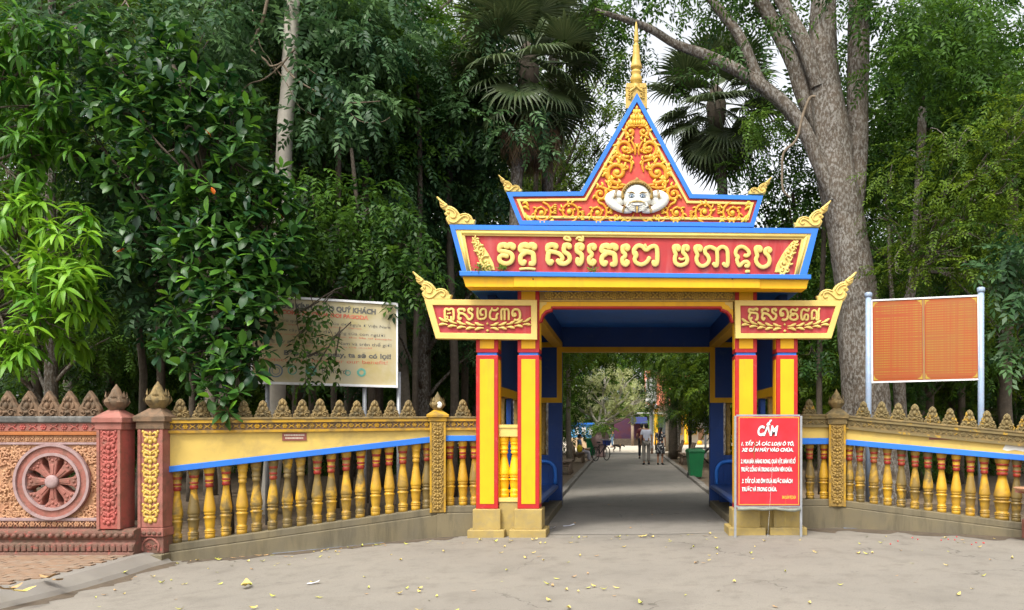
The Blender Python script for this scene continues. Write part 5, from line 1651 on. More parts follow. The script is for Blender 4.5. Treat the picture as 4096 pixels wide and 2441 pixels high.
def bline(body, x0, y0, x1, y1, h, mat, bold=.0):
    a, b = bpix(*zb_(x0, y0)), bpix(*zb_(x1, y1))
    me = text_mesh(body, (b - a).length, h * 800 / 2374 * 13 / F, bold)
    o = tag(mk('lettering', me, M[mat], face_), kind='stuff')
    e = (b - a).normalized(); up = nrm.cross(e).normalized()
    mw = Matrix((( e.x, -nrm.x, up.x, 0), (e.y, -nrm.y, up.y, 0), (e.z, -nrm.z, up.z, 0), (0, 0, 0, 1)))
    o.matrix_local = Matrix.Translation(a + nrm * .008) @ mw
bline('CHÙA DƠI KÍNH CHÀO QUÝ KHÁCH', 415, 222, 1790, 320, 60, 'printblack', .006)
bline('WELCOME TO CHUA DOI PAGODA', 520, 300, 1705, 386, 46, 'printred', .005)
bline('là nơi cư trú quan trọng nhất của dơi ngựa ở Việt Nam', 400, 385, 1960, 492, 34, 'printblack')
bline('one of the most important homes of flying foxes in Vietnam', 400, 425, 1620, 500, 18, 'printred')
bline('có lợi cho cây trồng và đời sống của con người', 420, 500, 1900, 590, 36, 'printblack')
bline('they are useful for crops and for the life of people', 420, 545, 1980, 630, 18, 'printred')
bline('đang suy giảm nhiều ở Việt Nam và trên thế giới', 440, 640, 1975, 710, 38, 'printblack')
bline('they are declining in Vietnam and in the world', 440, 680, 1740, 730, 18, 'printred')
bline('Bảo vệ dơi ngay, ta sẽ có lợi!', 700, 800, 1970, 850, 56, 'printblack', .004)
bline('protect flying foxes for our benefit!', 420, 870, 1930, 915, 44, 'printred')
bline('Rufford', 1150, 1015, 1440, 1028, 64, 'printblack')
for (cx_, cy_, r_o, r_i, mt) in ((605, 990, 78, 62, 'printnavy'), (605, 990, 46, 38, 'printnavy'), (800, 985, 52, 40, 'printgreen'), (1022, 990, 64, 30, 'printgreen'), (1620, 1010, 52, 26, 'printgreen'), (1460, 1015, 34, 22, 'printgreen')):
    c = bpix(*zb_(cx_, cy_)); k = 800 / 2374 * 13 / F
    n = 28; vv = [c + nrm * .008 + (ux_ * math.cos(2 * math.pi * i / n) + uz_ * math.sin(2 * math.pi * i / n)) * r_o * k for i in range(n)] + [c + nrm * .008 + (ux_ * math.cos(2 * math.pi * i / n) + uz_ * math.sin(2 * math.pi * i / n)) * r_i * k for i in range(n)]
    MB().add(vv, [(i, (i + 1) % n, n + (i + 1) % n, n + i) for i in range(n)]).build('round_emblem', M[mt], face_)
for px, Y in ((1065, 12.82), (1455, 13.12), (1592, 13.25)):
    a = W(px, 1560, Y)
    MB().tube([(a.x, Y + .04, 0), (a.x, Y + .04, a.z + .3)], .035, 8).build('post', M['steel'], bbd)
# ------------------------------------------------------------------ foliage
LM = {}
LM['forest'] = leaf_mat('forest_leaf', (.012, .045, .007), (.092, .200, .018), .36, .5, .25)
LM['olive'] = leaf_mat('olive_leaf', (.022, .060, .006), (.160, .250, .018), .4, .52, .2)
LM['blue'] = leaf_mat('bluish_leaf', (.012, .050, .017), (.098, .190, .060), .32, .48, .3)
LM['broad'] = leaf_mat('broad_glossy_leaf', (.008, .042, .012), (.110, .270, .020), .26, .4, .34, orange=(.62, .14, .012))
LM['mango'] = leaf_mat('lime_leaf', (.045, .175, .008), (.205, .400, .024), .34, .45, .3)
LM['mangodark'] = leaf_mat('mango_leaf', (.018, .085, .008), (.105, .260, .018), .34, .45, .28)
LM['palm'] = leaf_mat('palm_leaf', (.022, .046, .014), (.105, .135, .050), .2, .45, .3)
LM['dead'] = leaf_mat('dead_palm_leaf', (.13, .085, .048), (.29, .20, .115), .2, .7, .2)
LM['pale'] = leaf_mat('sunlit_pale_leaf', (.40, .46, .17), (.72, .74, .40), .42, .5, .4)  # frangipani leaves: strong sunlight is put into this raised pale colour
LM['fresh'] = leaf_mat('fresh_leaf', (.06, .15, .015), (.22, .36, .05), .4, .45, .4)

def C(px, py, Y, r):
    p = W(px, py, Y); return (p.x, p.y, p.z, r)
SPA = [spray_tpl(1, .40, 5, .125, .055), spray_tpl(2, .46, 6, .115, .048)]
SPB = [spray_tpl(3, .46, 6, .15, .062, .45), spray_tpl(4, .40, 5, .14, .06, .3)]
SPF = [spray_tpl(5, .36, 6, .085, .034, .3), spray_tpl(6, .42, 7, .08, .03, .5)]

def whorls(clumps, per, nleaf, tpl, seed, ang=(40, 100), upb=.35, scl=(.75, 1.2), orange=0.0, tint=(.1, .7), lime=.06):
    r = np.random.default_rng(seed)
    T, A, Nn, S, Ti = [], [], [], [], []
    for (x, y, z, rad) in clumps:
        n = max(3, int(per * rad * rad))
        d = r.normal(size=(n, 3)); d /= np.linalg.norm(d, axis=1, keepdims=True)
        d[:, 1] -= .25; d /= np.linalg.norm(d, axis=1, keepdims=True)
        p = d * (rad * r.uniform(.25, 1, n) ** .55)[:, None] + np.array([x, y, z])
        ax = d + np.array([0, 0, upb]) + r.normal(size=(n, 3)) * .3
        ax /= np.linalg.norm(ax, axis=1, keepdims=True)
        o = np.cross(ax, np.array([.31, .22, .92])); o /= np.linalg.norm(o, axis=1, keepdims=True)
        b = np.cross(ax, o)
        wt = r.uniform(tint[0], tint[1], n)
        for k in range(nleaf):
            ph = 2 * math.pi * k / nleaf * 2.4 + r.uniform(-.3, .3, n)
            th = np.radians(ang[0] + (ang[1] - ang[0]) * (k / nleaf) + r.uniform(-12, 12, n))
            dirn = ax * np.cos(th)[:, None] + (o * np.cos(ph)[:, None] + b * np.sin(ph)[:, None]) * np.sin(th)[:, None]
            T.append(p + dirn * .012 - ax * (.05 * k / nleaf)[..., None] if False else p + dirn * .012 - ax * (.06 * k / nleaf))
            A.append(dirn + r.normal(size=(n, 3)) * .06)
            Nn.append(np.tile(np.array([0, -.15, 1.0]), (n, 1)) + ax * .35 + r.normal(size=(n, 3)) * .18)
            S.append(r.uniform(scl[0], scl[1], n) * (.75 + .25 * k / nleaf))
            t = wt + r.normal(size=n) * .1
            t = np.clip(t, 0, 1)
            t = np.where(r.uniform(size=n) < lime * (2 if k == 0 else 1), 1.0, t)
            if orange: t = np.where(r.uniform(size=n) < orange, 2.0, t)
            Ti.append(t)
    T = np.concatenate(T); Mx = basis(np.concatenate(A), np.concatenate(Nn)) * np.concatenate(S)[:, None, None]
    return inst_mesh('crown', tpl[0], tpl[1], T, Mx, np.concatenate(Ti), smooth=True)

def twigs(mb, root, clumps, r0=.03, seed=0):
    """thin branches running from the trunk to each clump"""
    rr = random.Random(seed)
    for (x, y, z, rad) in clumps:
        a, b = Vector(root), Vector((x, y, z))
        m = (a + b) / 2 + Vector((rr.uniform(-.3, .3), rr.uniform(-.3, .3), rr.uniform(.0, .5)))
        limb(mb, [a, m, b], r0, r0 * .3, 5, .05, rr.randint(0, 999))
        for k in range(3):
            e = b + Vector((rr.uniform(-1, 1), rr.uniform(-1, 1), rr.uniform(-.6, .8))) * rad * .75
            limb(mb, [m.lerp(b, .6), b.lerp(e, .5), e], r0 * .45, r0 * .12, 4, .05, rr.randint(0, 999), 0, 2)

def tree(name, label, cat, trunk_mb, bark, crown, leaf, group=None, parts=()):
    t = tag(empty(name), label, cat, group)
    trunk_mb.build('trunk', bark, t)
    mk('crown', crown, leaf, t)
    return t

# --- forest prototypes, copied many times behind the walls
def forest_proto(seed, H, cr, zlo, zhi, ncl, tpls, per, bark, r0=.16):
    r = random.Random(seed)
    cl, mb = [], MB()
    lean = (r.uniform(-.4, .4), r.uniform(-.4, .4))
    limb(mb, [(0, 0, -.1), (lean[0] * .3, lean[1] * .3, H * .35), (lean[0] * .8, lean[1] * .8, H * .7), (lean[0] * 1.2, lean[1] * 1.2, H * .97)], r0, r0 * .3, 9, .05, seed)
    for i in range(ncl):
        t = (i + .5) / ncl
        z = zlo + (zhi - zlo) * t
        w = cr * (math.sin(math.pi * (.18 + .74 * t))) ** .7
        a = i * 2.4 + r.uniform(-.4, .4); q = w * (.35 + .65 * r.random() ** .6)
        rad = r.uniform(.65, 1.25) * (1 if cr > 2 else .75)
        c = (lean[0] + math.cos(a) * q, lean[1] + math.sin(a) * q, z, rad)
        cl.append(c)
        zb = max(.4, z - q * .7 - .3)
        limb(mb, [(lean[0] * zb / H, lean[1] * zb / H, zb), (c[0] * .5, c[1] * .5, (zb + z) / 2 + .2), c[:3]], r0 * .32, r0 * .06, 5, .06, seed * 31 + i, 0, 2)
    return mb.mesh('trunk'), crown_mesh('crown', cl, per, tpls, seed), bark
PROT = [
    forest_proto(11, 15, 3.3, 3.5, 15.5, 38, SPA, 78, M['bark'], .17),
    forest_proto(12, 13, 2.9, 3.0, 13.5, 34, SPB, 66, M['darkbark'], .14),
    forest_proto(13, 17, 3.2, 6.0, 17.5, 32, SPA, 72, M['palebark'], .16),
    forest_proto(14, 7, 2.6, .6, 7.2, 30, SPB, 80, M['darkbark'], .10),
]
for (tm, cm, bk_) in PROT:
    tm.materials.append(bk_)
def place(k, X, Y, s, rz, leaf, name, label, cat='tree', group=None, cache={}):
    t = tag(empty(name, (X, Y, -.02), rz), label, cat, group)
    t.scale = (s, s, s)
    tm, cm, bk_ = PROT[k]
    o = mk('trunk', tm, None, t)
    key = (k, leaf)
    if key not in cache:
        c2 = cm.copy() if cache and any(q[0] == k for q in cache) else cm
        c2.materials.clear(); c2.materials.append(LM[leaf]); cache[key] = c2
    mk('crown', cache[key], None, t)
    return t
G1 = 'forest trees crowding behind the left wall'
rt = random.Random(5)
lefts = [(0, -12.6, 17.5, .9, 'forest'), (2, -9.6, 18.5, 1.0, 'olive'), (1, -7.2, 17.5, .95, 'blue'), (0, -4.9, 19.5, 1.0, 'blue'), (1, -15.5, 21, 1.1, 'forest'), (0, -8.6, 25, 1.05, 'olive'), (1, -4.8, 26, 1.1, 'olive'),
         (0, -19.5, 28, 1.15, 'olive'), (0, -12.2, 28, 1.15, 'olive'), (2, -5.2, 33, 1.2, 'olive'), (1, -15.5, 24, 1.3, 'olive'), (1, -21.5, 31, 1.5, 'forest'), (0, -17, 34, 1.35, 'olive'), (1, -9.8, 32, 1.4, 'forest')]
for i, (k, X, Y, s, lf) in enumerate(lefts):
    place(k, X, Y, s, rt.uniform(0, 6.28), lf, 'forest_tree', 'dense green forest tree in the wood behind the left balustrade', group=G1)
rights = [(1, 7.4, 20, .9, 'forest'), (1, 11.4, 22, .85, 'olive'), (1, 9.4, 28, .9, 'olive'), (3, 6.4, 30, 1.1, 'olive'), (1, 16.5, 34, 1.1, 'olive'), (1, 12.2, 30, 1.3, 'olive'), (1, 9.6, 23.5, 1.05, 'forest'), (3, 8.4, 37, 1.5, 'olive')]
for i, (k, X, Y, s, lf) in enumerate(rights):
    place(k, X, Y, s, rt.uniform(0, 6.28), lf, 'forest_tree', 'green leafy tree behind the right balustrade and the notice board', group='forest trees behind the right wall')
# low bushy trees closing the view under the crowns
lows = [(-27, 36, 1.5), (-22, 35, 1.4), (-17.5, 34, 1.4), (-13, 33, 1.3), (-9.4, 34, 1.3), (-6.4, 35.5, 1.3), (-4.6, 44, 1.2), (-12, 45, 1.6), (-20, 46, 1.7), (-29, 47, 1.8), (-15.5, 24.5, .8), (-11, 26, .85), (-6.6, 27, .8)]
for i, (X, Y, s) in enumerate(lows):
    place(3, X, Y, s, rt.uniform(0, 6.28), ('forest', 'olive')[i % 2], 'understorey_tree', 'low dark bushy tree deep in the wood behind the left wall', group='understorey of the left wood')
lows2 = [(12.6, 36, 1.4), (17, 40, 1.6), (21, 37, 1.5), (10, 45, 1.4), (15, 50, 1.7), (24, 48, 1.8), (6.5, 19.5, .42), (9.2, 23.2, .5), (12.8, 26, .6)]
for i, (X, Y, s) in enumerate(lows2):
    place(3, X, Y, s, rt.uniform(0, 6.28), ('forest', 'olive')[i % 2], 'understorey_tree', 'low dark bushy tree deep behind the right wall', group='understorey of the right wood')

# slender bare poles of the wood seen between crests and billboard
slm = MB(); limb(slm, [(0, 0, -.1), (.05, .02, 3), (-.06, .04, 6.5), (.04, 0, 10)], .085, .05, 8, .03, 3)
slme = slm.mesh('trunk'); slme.materials.append(M['darkbark'])
scl_ = [(.0 + .5 * math.cos(i * 2.4), .5 * math.sin(i * 2.4), 7.2 + i * .42, .62) for i in range(9)]
scm = crown_mesh('crown', scl_, 90, SPA[:1], 77); scm.materials.append(LM['forest'])
for i, (px, Y, s) in enumerate([(1100, 16.2, 1.0), (1250, 17.4, 1.15), (1345, 15.6, .8), (1395, 20, 1.2), (1475, 16.5, 1.0), (1525, 21, 1.4), (1668, 17, .9), (1705, 20, 1.0), (1812, 18, 1.3), (1870, 21, 1.3), (900, 18, 1.2), (760, 17, 1.0), (640, 19, 1.3), (3285, 18.6, 1.0), (3700, 20.5, 1.9), (3840, 22, 1.3), (4040, 19, 2.2)]):
    t = tag(empty('slender_tree', ((px - CX) / F * Y, Y, 0), i * 1.7), 'slender bare-stemmed tree rising through the wood' if px < 2000 else 'slender brown trunk rising behind the right balustrade', 'tree', 'slender stems of the wood' if px < 2000 else 'stems behind the right wall')
    t.scale = (s, s, 1)
    mk('trunk', slme, None, t); mk('crown', scm, None, t)

# --- pale trunk with lianas, upper left
mb = MB()
trp = [W(1075, 2100, 14.6), W(1112, 1500, 14.6), W(1128, 950, 14.6), W(1138, 560, 14.6), W(1160, 250, 14.6), W(1172, -60, 14.6), W(1178, -500, 14.7)]
trp[0].z = -.1
limb(mb, trp, .165, .115, 12, .015, 4)
lianas = []
for P_, ra in (([(1075, -30), (1050, 80), (1012, 170), (1010, 205), (1060, 240), (1080, 265), (1105, 262), (1128, 250)], .028), ([(1180, 195), (1130, 255), (1060, 315), (1000, 335), (960, 370)], .018), ([(1128, 255), (1180, 315), (1260, 365), (1320, 400), (1400, 412), (1520, 405)], .02),
               ([(1100, 270), (1150, 340), (1200, 430), (1300, 480)], .010), ([(1380, 430), (1440, 485), (1520, 490), (1560, 470)], .010), ([(1010, 40), (1040, 180), (1080, 240), (1105, 300)], .010), ([(1180, 220), (1240, 280), (1270, 300)], .009), ([(500, 0), (520, 40), (545, 120)], .012), ([(505, 0), (480, 35)], .02)):
    pts = [W(x, y, 14.25 - .02 * i) for i, (x, y) in enumerate(P_)]
    lianas.append(limb(MB(), pts, ra, ra * .55, 7, .04, int(ra * 1e4)))
ct = crown_mesh('crown', [C(1350, 110, 15, .8), C(1480, 200, 14.9, .7), C(1300, 300, 14.2, .55), C(1420, 430, 14.3, .45), C(1230, 40, 15.2, .9), C(1080, -60, 15, 1.0), C(1500, 380, 14.6, .5), C(1250, 470, 14.2, .4), C(1180, 120, 14.3, .35), C(1350, 520, 14.3, .4), C(1560, 80, 15.4, .8), C(960, 60, 14.8, .7)], 115, SPB, 51)
t = tree('pale_trunk_tree', 'tall tree with a straight pale trunk and tangled lianas behind the broad-leaved bush', 'tree', mb, M['whitebark'], ct, LM['blue'])
for lb_ in lianas: lb_.build('liana', M['vine'], t)
mb = MB()
trp = [W(1640, 2080, 19), W(1600, 1300, 19), W(1592, 900, 19), W(1600, 560, 19), W(1625, 150, 19), W(1635, -400, 19)]; trp[0].z = -.1
limb(mb, trp, .15, .10, 10, .02, 8)
ct = crown_mesh('crown', [C(1550, 330, 18.6, 1.0), C(1700, 420, 18.5, 1.0), C(1800, 330, 18.4, .9), C(1650, 600, 18.4, .9), C(1500, 560, 18.6, .9), C(1780, 560, 18.2, .9), C(1880, 480, 17.0, .8), C(1960, 300, 17.0, .5), C(2060, 520, 16.6, .4), C(2160, 450, 16.6, .35), C(2000, 120, 16.8, .5), C(2150, 600, 16.8, .3), C(1580, 760, 18.4, .8), C(1720, 760, 18.3, .8), C(1850, 700, 18.2, .8), C(1930, 620, 18.2, .6), C(1660, 200, 18.8, 1.0), C(1480, 150, 19, 1.0), C(1780, 900, 18.2, .7), C(1660, 950, 18.2, .7), C(1980, 760, 18.0, .5)], 95, SPB, 52)
tree('mottled_trunk_tree', 'tree with drooping blue-green leaf sprays between the billboard and the fan palm', 'tree', mb, M['palebark'], ct, LM['blue'])

# --- fine-leaved tree drooping over the billboard
hang = [C(1180, 1000, 13.4, .6), C(1330, 900, 13.6, .7), C(1450, 1000, 13.5, .6), C(1560, 1080, 13.4, .5), C(1250, 1090, 13.7, .4), C(1400, 1080, 13.7, .4), C(1540, 1090, 13.8, .4), C(1200, 1250, 12.5, .12), C(1195, 1350, 12.45, .14), C(1235, 1430, 12.45, .10), C(1330, 1360, 12.5, .10), C(1345, 1420, 12.5, .08), C(1215, 1540, 12.4, .07), C(1290, 1210, 12.6, .1), C(1650, 1130, 13.6, .5), C(1100, 1050, 13.2, .5), C(1480, 830, 14, .7), C(1600, 960, 14, .6), C(1250, 780, 14, .7)]
mb = MB()
rp = W(1480, 1400, 14.2)
limb(mb, [(rp.x, 14.3, -.1), (rp.x + .1, 14.3, 2.2), (rp.x - .1, 14.2, 4.2), (rp.x - .3, 14.1, 6.5)], .07, .03, 8, .04, 6)
twigs(mb, (rp.x - .1, 14.2, 3.6), hang, .022, 3)
for P_ in ([(1240, 1180), (1275, 1260), (1330, 1340), (1345, 1450)], [(1180, 1150), (1190, 1300), (1225, 1430), (1215, 1600)]):
    limb(mb, [W(x, y, 12.5) for x, y in P_], .007, .004, 5, .03, 2)
tree('drooping_tree', 'small tree whose drooping leaf sprays hang over the cream billboard', 'tree', mb, M['darkbark'], crown_mesh('crown', hang, 190, [spray_tpl(8, .34, 5, .11, .052, .6), spray_tpl(9, .30, 4, .12, .056, .7)], 61, down=.8, flat=1.0), LM['forest'])

# --- broad-leaved glossy tree leaning over the balustrade
bl_tpl = leaf_tpl(.27, .125, 4, .18, .22, 'obov')
bcl = [C(480, 300, 12.6, .55), C(640, 330, 12.4, .6), C(760, 420, 12.2, .6), C(560, 480, 12.2, .55), C(720, 560, 12, .6), C(440, 440, 12.6, .5), C(880, 560, 12.2, .55), C(620, 640, 12.2, .5), C(980, 680, 12.2, .6), C(860, 760, 12.0, .6),
       C(1040, 780, 12.2, .5), C(780, 880, 12.0, .55), C(940, 900, 11.8, .6), C(1060, 960, 11.9, .55), C(830, 1000, 11.7, .5), C(980, 1060, 11.6, .55), C(720, 960, 12.2, .4), C(1100, 1080, 11.8, .45), C(870, 1130, 11.5, .5), C(1010, 1200, 11.4, .5), C(900, 1260, 11.3, .45), C(780, 1090, 12, .45),
       C(1020, 1290, 11.5, .33), C(950, 1360, 11.2, .4), C(860, 1370, 11.2, .4), C(1030, 1400, 11.3, .24), C(720, 1400, 11.3, .34), C(800, 1440, 11.0, .36), C(930, 1460, 11.0, .36), C(1020, 1470, 11.1, .28), C(860, 1540, 10.75, .26), C(940, 1560, 10.8, .2), C(900, 1620, 10.6, .12), C(700, 1260, 12.2, .4), C(640, 780, 12.4, .45), C(560, 900, 12.6, .4), C(600, 1020, 12.5, .4), C(1120, 820, 12.3, .4), C(1150, 960, 12.3, .4), C(500, 680, 12.7, .45), C(1140, 1090, 12.2, .35), C(1060, 1180, 11.9, .35), C(380, 560, 12.9, .4), C(960, 480, 12.6, .45), C(420, 200, 12.9, .5), C(700, 220, 12.8, .5), C(880, 380, 12.7, .45)]
mb = MB()
bx = W(900, 1700, 12.2).x
limb(mb, [(bx, 12.3, -.1), (bx - .1, 12.3, 1.6), (bx + .15, 12.2, 3.2), (bx - .2, 12.3, 5.2), (bx - .9, 12.4, 7.2)], .10, .03, 9, .05, 14)
twigs(mb, (bx + .1, 12.25, 3.0), bcl[10:], .03, 4); twigs(mb, (bx - .3, 12.3, 5.2), bcl[:10], .03, 5)
tree('broadleaf_tree', 'glossy broad-leaved tree with a few orange leaves leaning over the balustrade', 'tree', mb, M['darkbark'], whorls(bcl, 82, 6, bl_tpl, 71, (35, 105), .3, (.65, 1.2), .0012, (.0, .38), .06), LM['broad'])

# --- mango tree at the left edge, lime-green young whorls
mg_tpl = leaf_tpl(.35, .084, 6, .72, .25, 'lance')
mcl = [C(60, 900, 12.2, .55), C(200, 1000, 12, .5), C(330, 1020, 12, .5), C(120, 1130, 11.8, .55), C(290, 1180, 11.8, .5), C(40, 1250, 11.7, .5), C(200, 1300, 11.6, .42), C(330, 1120, 12, .35), C(30, 1400, 11.5, .2), C(110, 1340, 11.6, .24), C(130, 820, 12.3, .22), C(330, 860, 12.4, .18), C(-120, 1100, 12, .7), C(-100, 1350, 11.8, .5), C(300, 1380, 12.3, .12), C(400, 1220, 12.3, .16)]
mb = MB()
mx = W(-60, 1700, 12.6).x
limb(mb, [(mx - .3, 12.8, -.1), (mx - .2, 12.8, 1.8), (mx - .1, 12.6, 3.4), (mx - .3, 12.6, 5.6), (mx, 12.7, 8)], .14, .05, 9, .05, 24)
mcl2 = [C(60, 300, 12.6, .6), C(160, 420, 12.5, .6), C(40, 520, 12.5, .6), C(160, 620, 12.4, .5), C(250, 520, 12.6, .4), C(60, 100, 12.8, .7), C(200, 180, 12.9, .5), C(-80, 350, 12.6, .8), C(330, 640, 12.7, .3), C(90, 720, 12.4, .4)]
twigs(mb, (mx - .1, 12.6, 3.2), mcl, .028, 6); twigs(mb, (mx - .3, 12.6, 5.6), mcl2, .028, 7)
t = tree('mango_tree', 'mango tree with drooping lime-green leaf whorls at the left edge', 'tree', mb, M['darkbark'], whorls(mcl, 30, 13, mg_tpl, 81, (35, 115), .55, (.7, 1.15), 0, (.2, .95), .1), LM['mango'])
mk('upper_crown', whorls(mcl2, 34, 11, mg_tpl, 82, (35, 115), .4, (.65, 1.1), 0, (.05, .7), .05), LM['mangodark'], t)
# pinnate shrub between them
shc = [C(420, 1010, 13, .5), C(560, 1100, 13, .5), C(520, 960, 13.2, .6), C(640, 1180, 12.8, .45), C(560, 1000, 12.6, .35), C(430, 640, 13.4, .7), C(560, 760, 13.4, .7), C(380, 300, 13.6, .8), C(600, 150, 14, .9), C(300, 100, 14, .9), C(820, 120, 14, .9), C(820, 260, 13.8, .7), C(460, 850, 13.4, .6), C(620, 900, 13.4, .6), C(520, 1180, 13.2, .4)]
mb = MB(); sx_ = W(520, 1700, 13.6).x
limb(mb, [(sx_, 13.8, -.1), (sx_ + .1, 13.8, 2.5), (sx_ - .1, 13.7, 5), (sx_, 13.8, 8)], .08, .03, 8, .05, 34)
twigs(mb, (sx_, 13.75, 4.2), shc, .022, 8)
tree('pinnate_tree', 'grey-green feathery-leaved tree between the mango and the broad-leaved tree', 'tree', mb, M['darkbark'], crown_mesh('crown', shc, 120, SPB, 91), LM['blue'])

# --- great grey tree right of the gate
YT = 17.0
mb = MB()
def WT(pts, dy=0): return [W(x, y, YT + dy) for x, y in pts]
def barky(mb, pts, widths, seed, n=30):
    """thick trunk with slight bulges and ridges"""
    r = random.Random(seed)
    P_ = [Vector(q) for q in smooth2([tuple(q) for q in pts], 14)]
    Wd = [w[0] * .92 for w in smooth2([(w, 0) for w in widths], 14)]
    v, f = [], []
    ph = [r.uniform(0, 6.28) for _ in range(6)]
    for i, p in enumerate(P_):
        t = (P_[min(i + 1, len(P_) - 1)] - P_[max(i - 1, 0)]).normalized()
        u = t.orthogonal().normalized() if i == 0 else (u - t * u.dot(t)).normalized()
        b = t.cross(u)
        for k in range(n):
            a = 2 * math.pi * k / n
            rr = Wd[i] * .5 * (1 + .05 * math.sin(3 * a + ph[0] + i * .065) + .035 * math.sin(5 * a + ph[1] - i * .13) + .03 * math.sin(i * .35 + ph[2] + a) + r.uniform(-.022, .022) + .02 * math.sin(11 * a + ph[3] + .6 * math.sin(i * .25)))
            v.append(p + (u * math.cos(a) + b * math.sin(a)) * rr)
    for i in range(len(P_) - 1):
        for k in range(n):
            j = (k + 1) % n
            f.append((i * n + k, i * n + j, (i + 1) * n + j, (i + 1) * n + k))
    mb.add(v, f, 0, True)
m_ = YT / F
base_ = W(3500, 1700, YT); base_.z = -.2
barky(mb, [base_] + WT([(3480, 1760), (3462, 1612), (3434, 1316), (3398, 987), (3352, 760), (3322, 512), (3294, 256), (3299, 0), (3302, -300), (3300, -700)]), [290 * m_, 235 * m_, 205 * m_, 178 * m_, 168 * m_, 158 * m_, 146 * m_, 128 * m_, 106 * m_, 90 * m_, 70 * m_], 1)
barky(mb, WT([(3420, 900), (3425, 720), (3432, 520), (3432, 256), (3440, 0), (3450, -400)], .1), [50 * m_, 90 * m_, 90 * m_, 92 * m_, 90 * m_, 70 * m_], 2, 24)
barky(mb, WT([(3330, 800), (3270, 640), (3190, 480), (3080, 370), (2960, 290), (2828, 225), (2700, 175), (2600, 115), (2490, 75), (2380, 40)], -.25), [45 * m_, 62 * m_, 62 * m_, 60 * m_, 54 * m_, 46 * m_, 36 * m_, 32 * m_, 26 * m_, 16 * m_], 3, 20)
barky(mb, WT([(3050, 350), (3000, 240), (2956, 143), (2880, 45), (2820, -40), (2760, -160)], -.2), [48 * m_, 50 * m_, 46 * m_, 40 * m_, 34 * m_, 24 * m_], 4, 18)
barky(mb, WT([(3290, 560), (3225, 420), (3175, 260), (3105, 110), (3030, -20), (2960, -160)], .1), [50 * m_, 68 * m_, 70 * m_, 68 * m_, 62 * m_, 50 * m_], 5, 20)
barky(mb, WT([(3270, 350), (3215, 180), (3160, 70), (3110, -30), (3060, -150)], -.15), [60 * m_, 66 * m_, 60 * m_, 54 * m_, 46 * m_], 6, 18)
gcl = [C(2700, -20, 16.5, .7), C(2820, 60, 17.4, .35), C(2620, 60, 17, .35), C(2950, 20, 17.3, .6), C(3080, -40, 17.6, .9), C(2480, 0, 17, .7), C(2400, 120, 17.4, .7), C(2480, 250, 17.6, .5), C(3420, -100, 16.4, .9), C(3580, 40, 16.2, .8), C(3680, 140, 16.0, .8), C(3620, 240, 15.9, .6), C(3800, 60, 16.2, .9), C(3960, 140, 16, .9), C(3780, 260, 16.0, .7), C(3900, 340, 15.8, .6), C(3700, 360, 16.4, .6), C(4060, 300, 16, .8), C(2900, -100, 17, .8), C(3250, -150, 17.5, .8), C(2960, 130, 17.6, .35), C(4000, 480, 16.2, .6), C(3560, 330, 17.6, .5), C(3530, 480, 17.8, .5), C(2930, 190, 16.4, .3), C(3060, 180, 16.5, .35), C(3150, 60, 16.4, .35), C(3420, 90, 16.0, .35), C(3480, 300, 16.2, .3), C(3100, 330, 17.6, .3), C(2760, 300, 17.6, .3), C(3470, 640, 17.6, .4), C(3540, 620, 17.6, .5), C(2560, 200, 17.4, .4)]
t = tree('great_grey_tree', 'huge grey-barked tree with forked trunk and long limbs right of the gate', 'tree', mb, M['bark'], crown_mesh('crown', gcl, 95, SPA, 95), LM['forest'])
ln_ = MB()
limb(ln_, WT([(3262, 388), (3240, 392), (3215, 450), (3185, 560), (3135, 610), (3128, 690), (3132, 760), (3160, 790)], -1.0), .032, .022, 7, .03, 3)
ln_.build('liana', M['vine'], t)
# fine fern-leaved trees on the right
fcl = [C(3700, 620, 15.4, .5), C(3820, 560, 15.2, .6), C(3950, 640, 15, .6), C(4060, 560, 15, .6), C(3780, 760, 15, .6), C(3900, 800, 14.8, .6), C(4020, 760, 14.8, .6), C(3700, 880, 15, .5), C(3840, 920, 14.8, .6), C(3980, 930, 14.6, .6), C(4080, 880, 14.6, .6), C(3620, 980, 15.4, .4), C(3760, 1020, 15, .5), C(3900, 1060, 14.6, .5), C(4030, 1080, 14.6, .5), C(3680, 1100, 15.4, .4), C(3980, 1180, 14.8, .4), C(4070, 1240, 14.8, .4), C(3560, 1080, 16, .4), C(4020, 1340, 15, .35), C(3560, 700, 16.4, .5), C(3540, 860, 16.4, .4), C(4100, 420, 15, .7)]
mb = MB()
fx_ = W(3640, 1700, 17.5).x
limb(mb, [(fx_ - .1, 17.6, -.1), (fx_ - .2, 17.6, 2.2), (fx_ - .25, 17.5, 3.6), (fx_ + .05, 17.4, 5.0), (fx_ + .2, 17.3, 8.5)], .15, .09, 10, .04, 44)
limb(mb, [(fx_ - .25, 17.5, 3.6), (fx_ - .45, 17.4, 4.6), (fx_ - .5, 17.4, 6.0)], .07, .03, 7, .05, 45)
twigs(mb, (fx_ + .05, 17.4, 5.0), fcl, .035, 9)
tree('feathery_tree', 'fine feathery-leaved tree with a crooked trunk behind the notice board', 'tree', mb, M['bark'], crown_mesh('crown', fcl, 175, SPF, 96, flat=.6, down=.25), LM['olive'])
ccl = [C(4040, 1050, 13.6, .4), C(4090, 1150, 13.4, .35), C(3990, 1110, 13.6, .25), C(4120, 1000, 13.4, .5), C(4080, 1430, 13.2, .2), C(4100, 1290, 13.3, .3)]
mb = MB(); cx_ = W(4180, 1700, 13.6).x
limb(mb, [(cx_, 13.7, -.1), (cx_, 13.7, 2.5), (cx_ - .1, 13.6, 4.8)], .06, .03, 7, .05, 55); twigs(mb, (cx_, 13.7, 2.6), ccl, .02, 10)
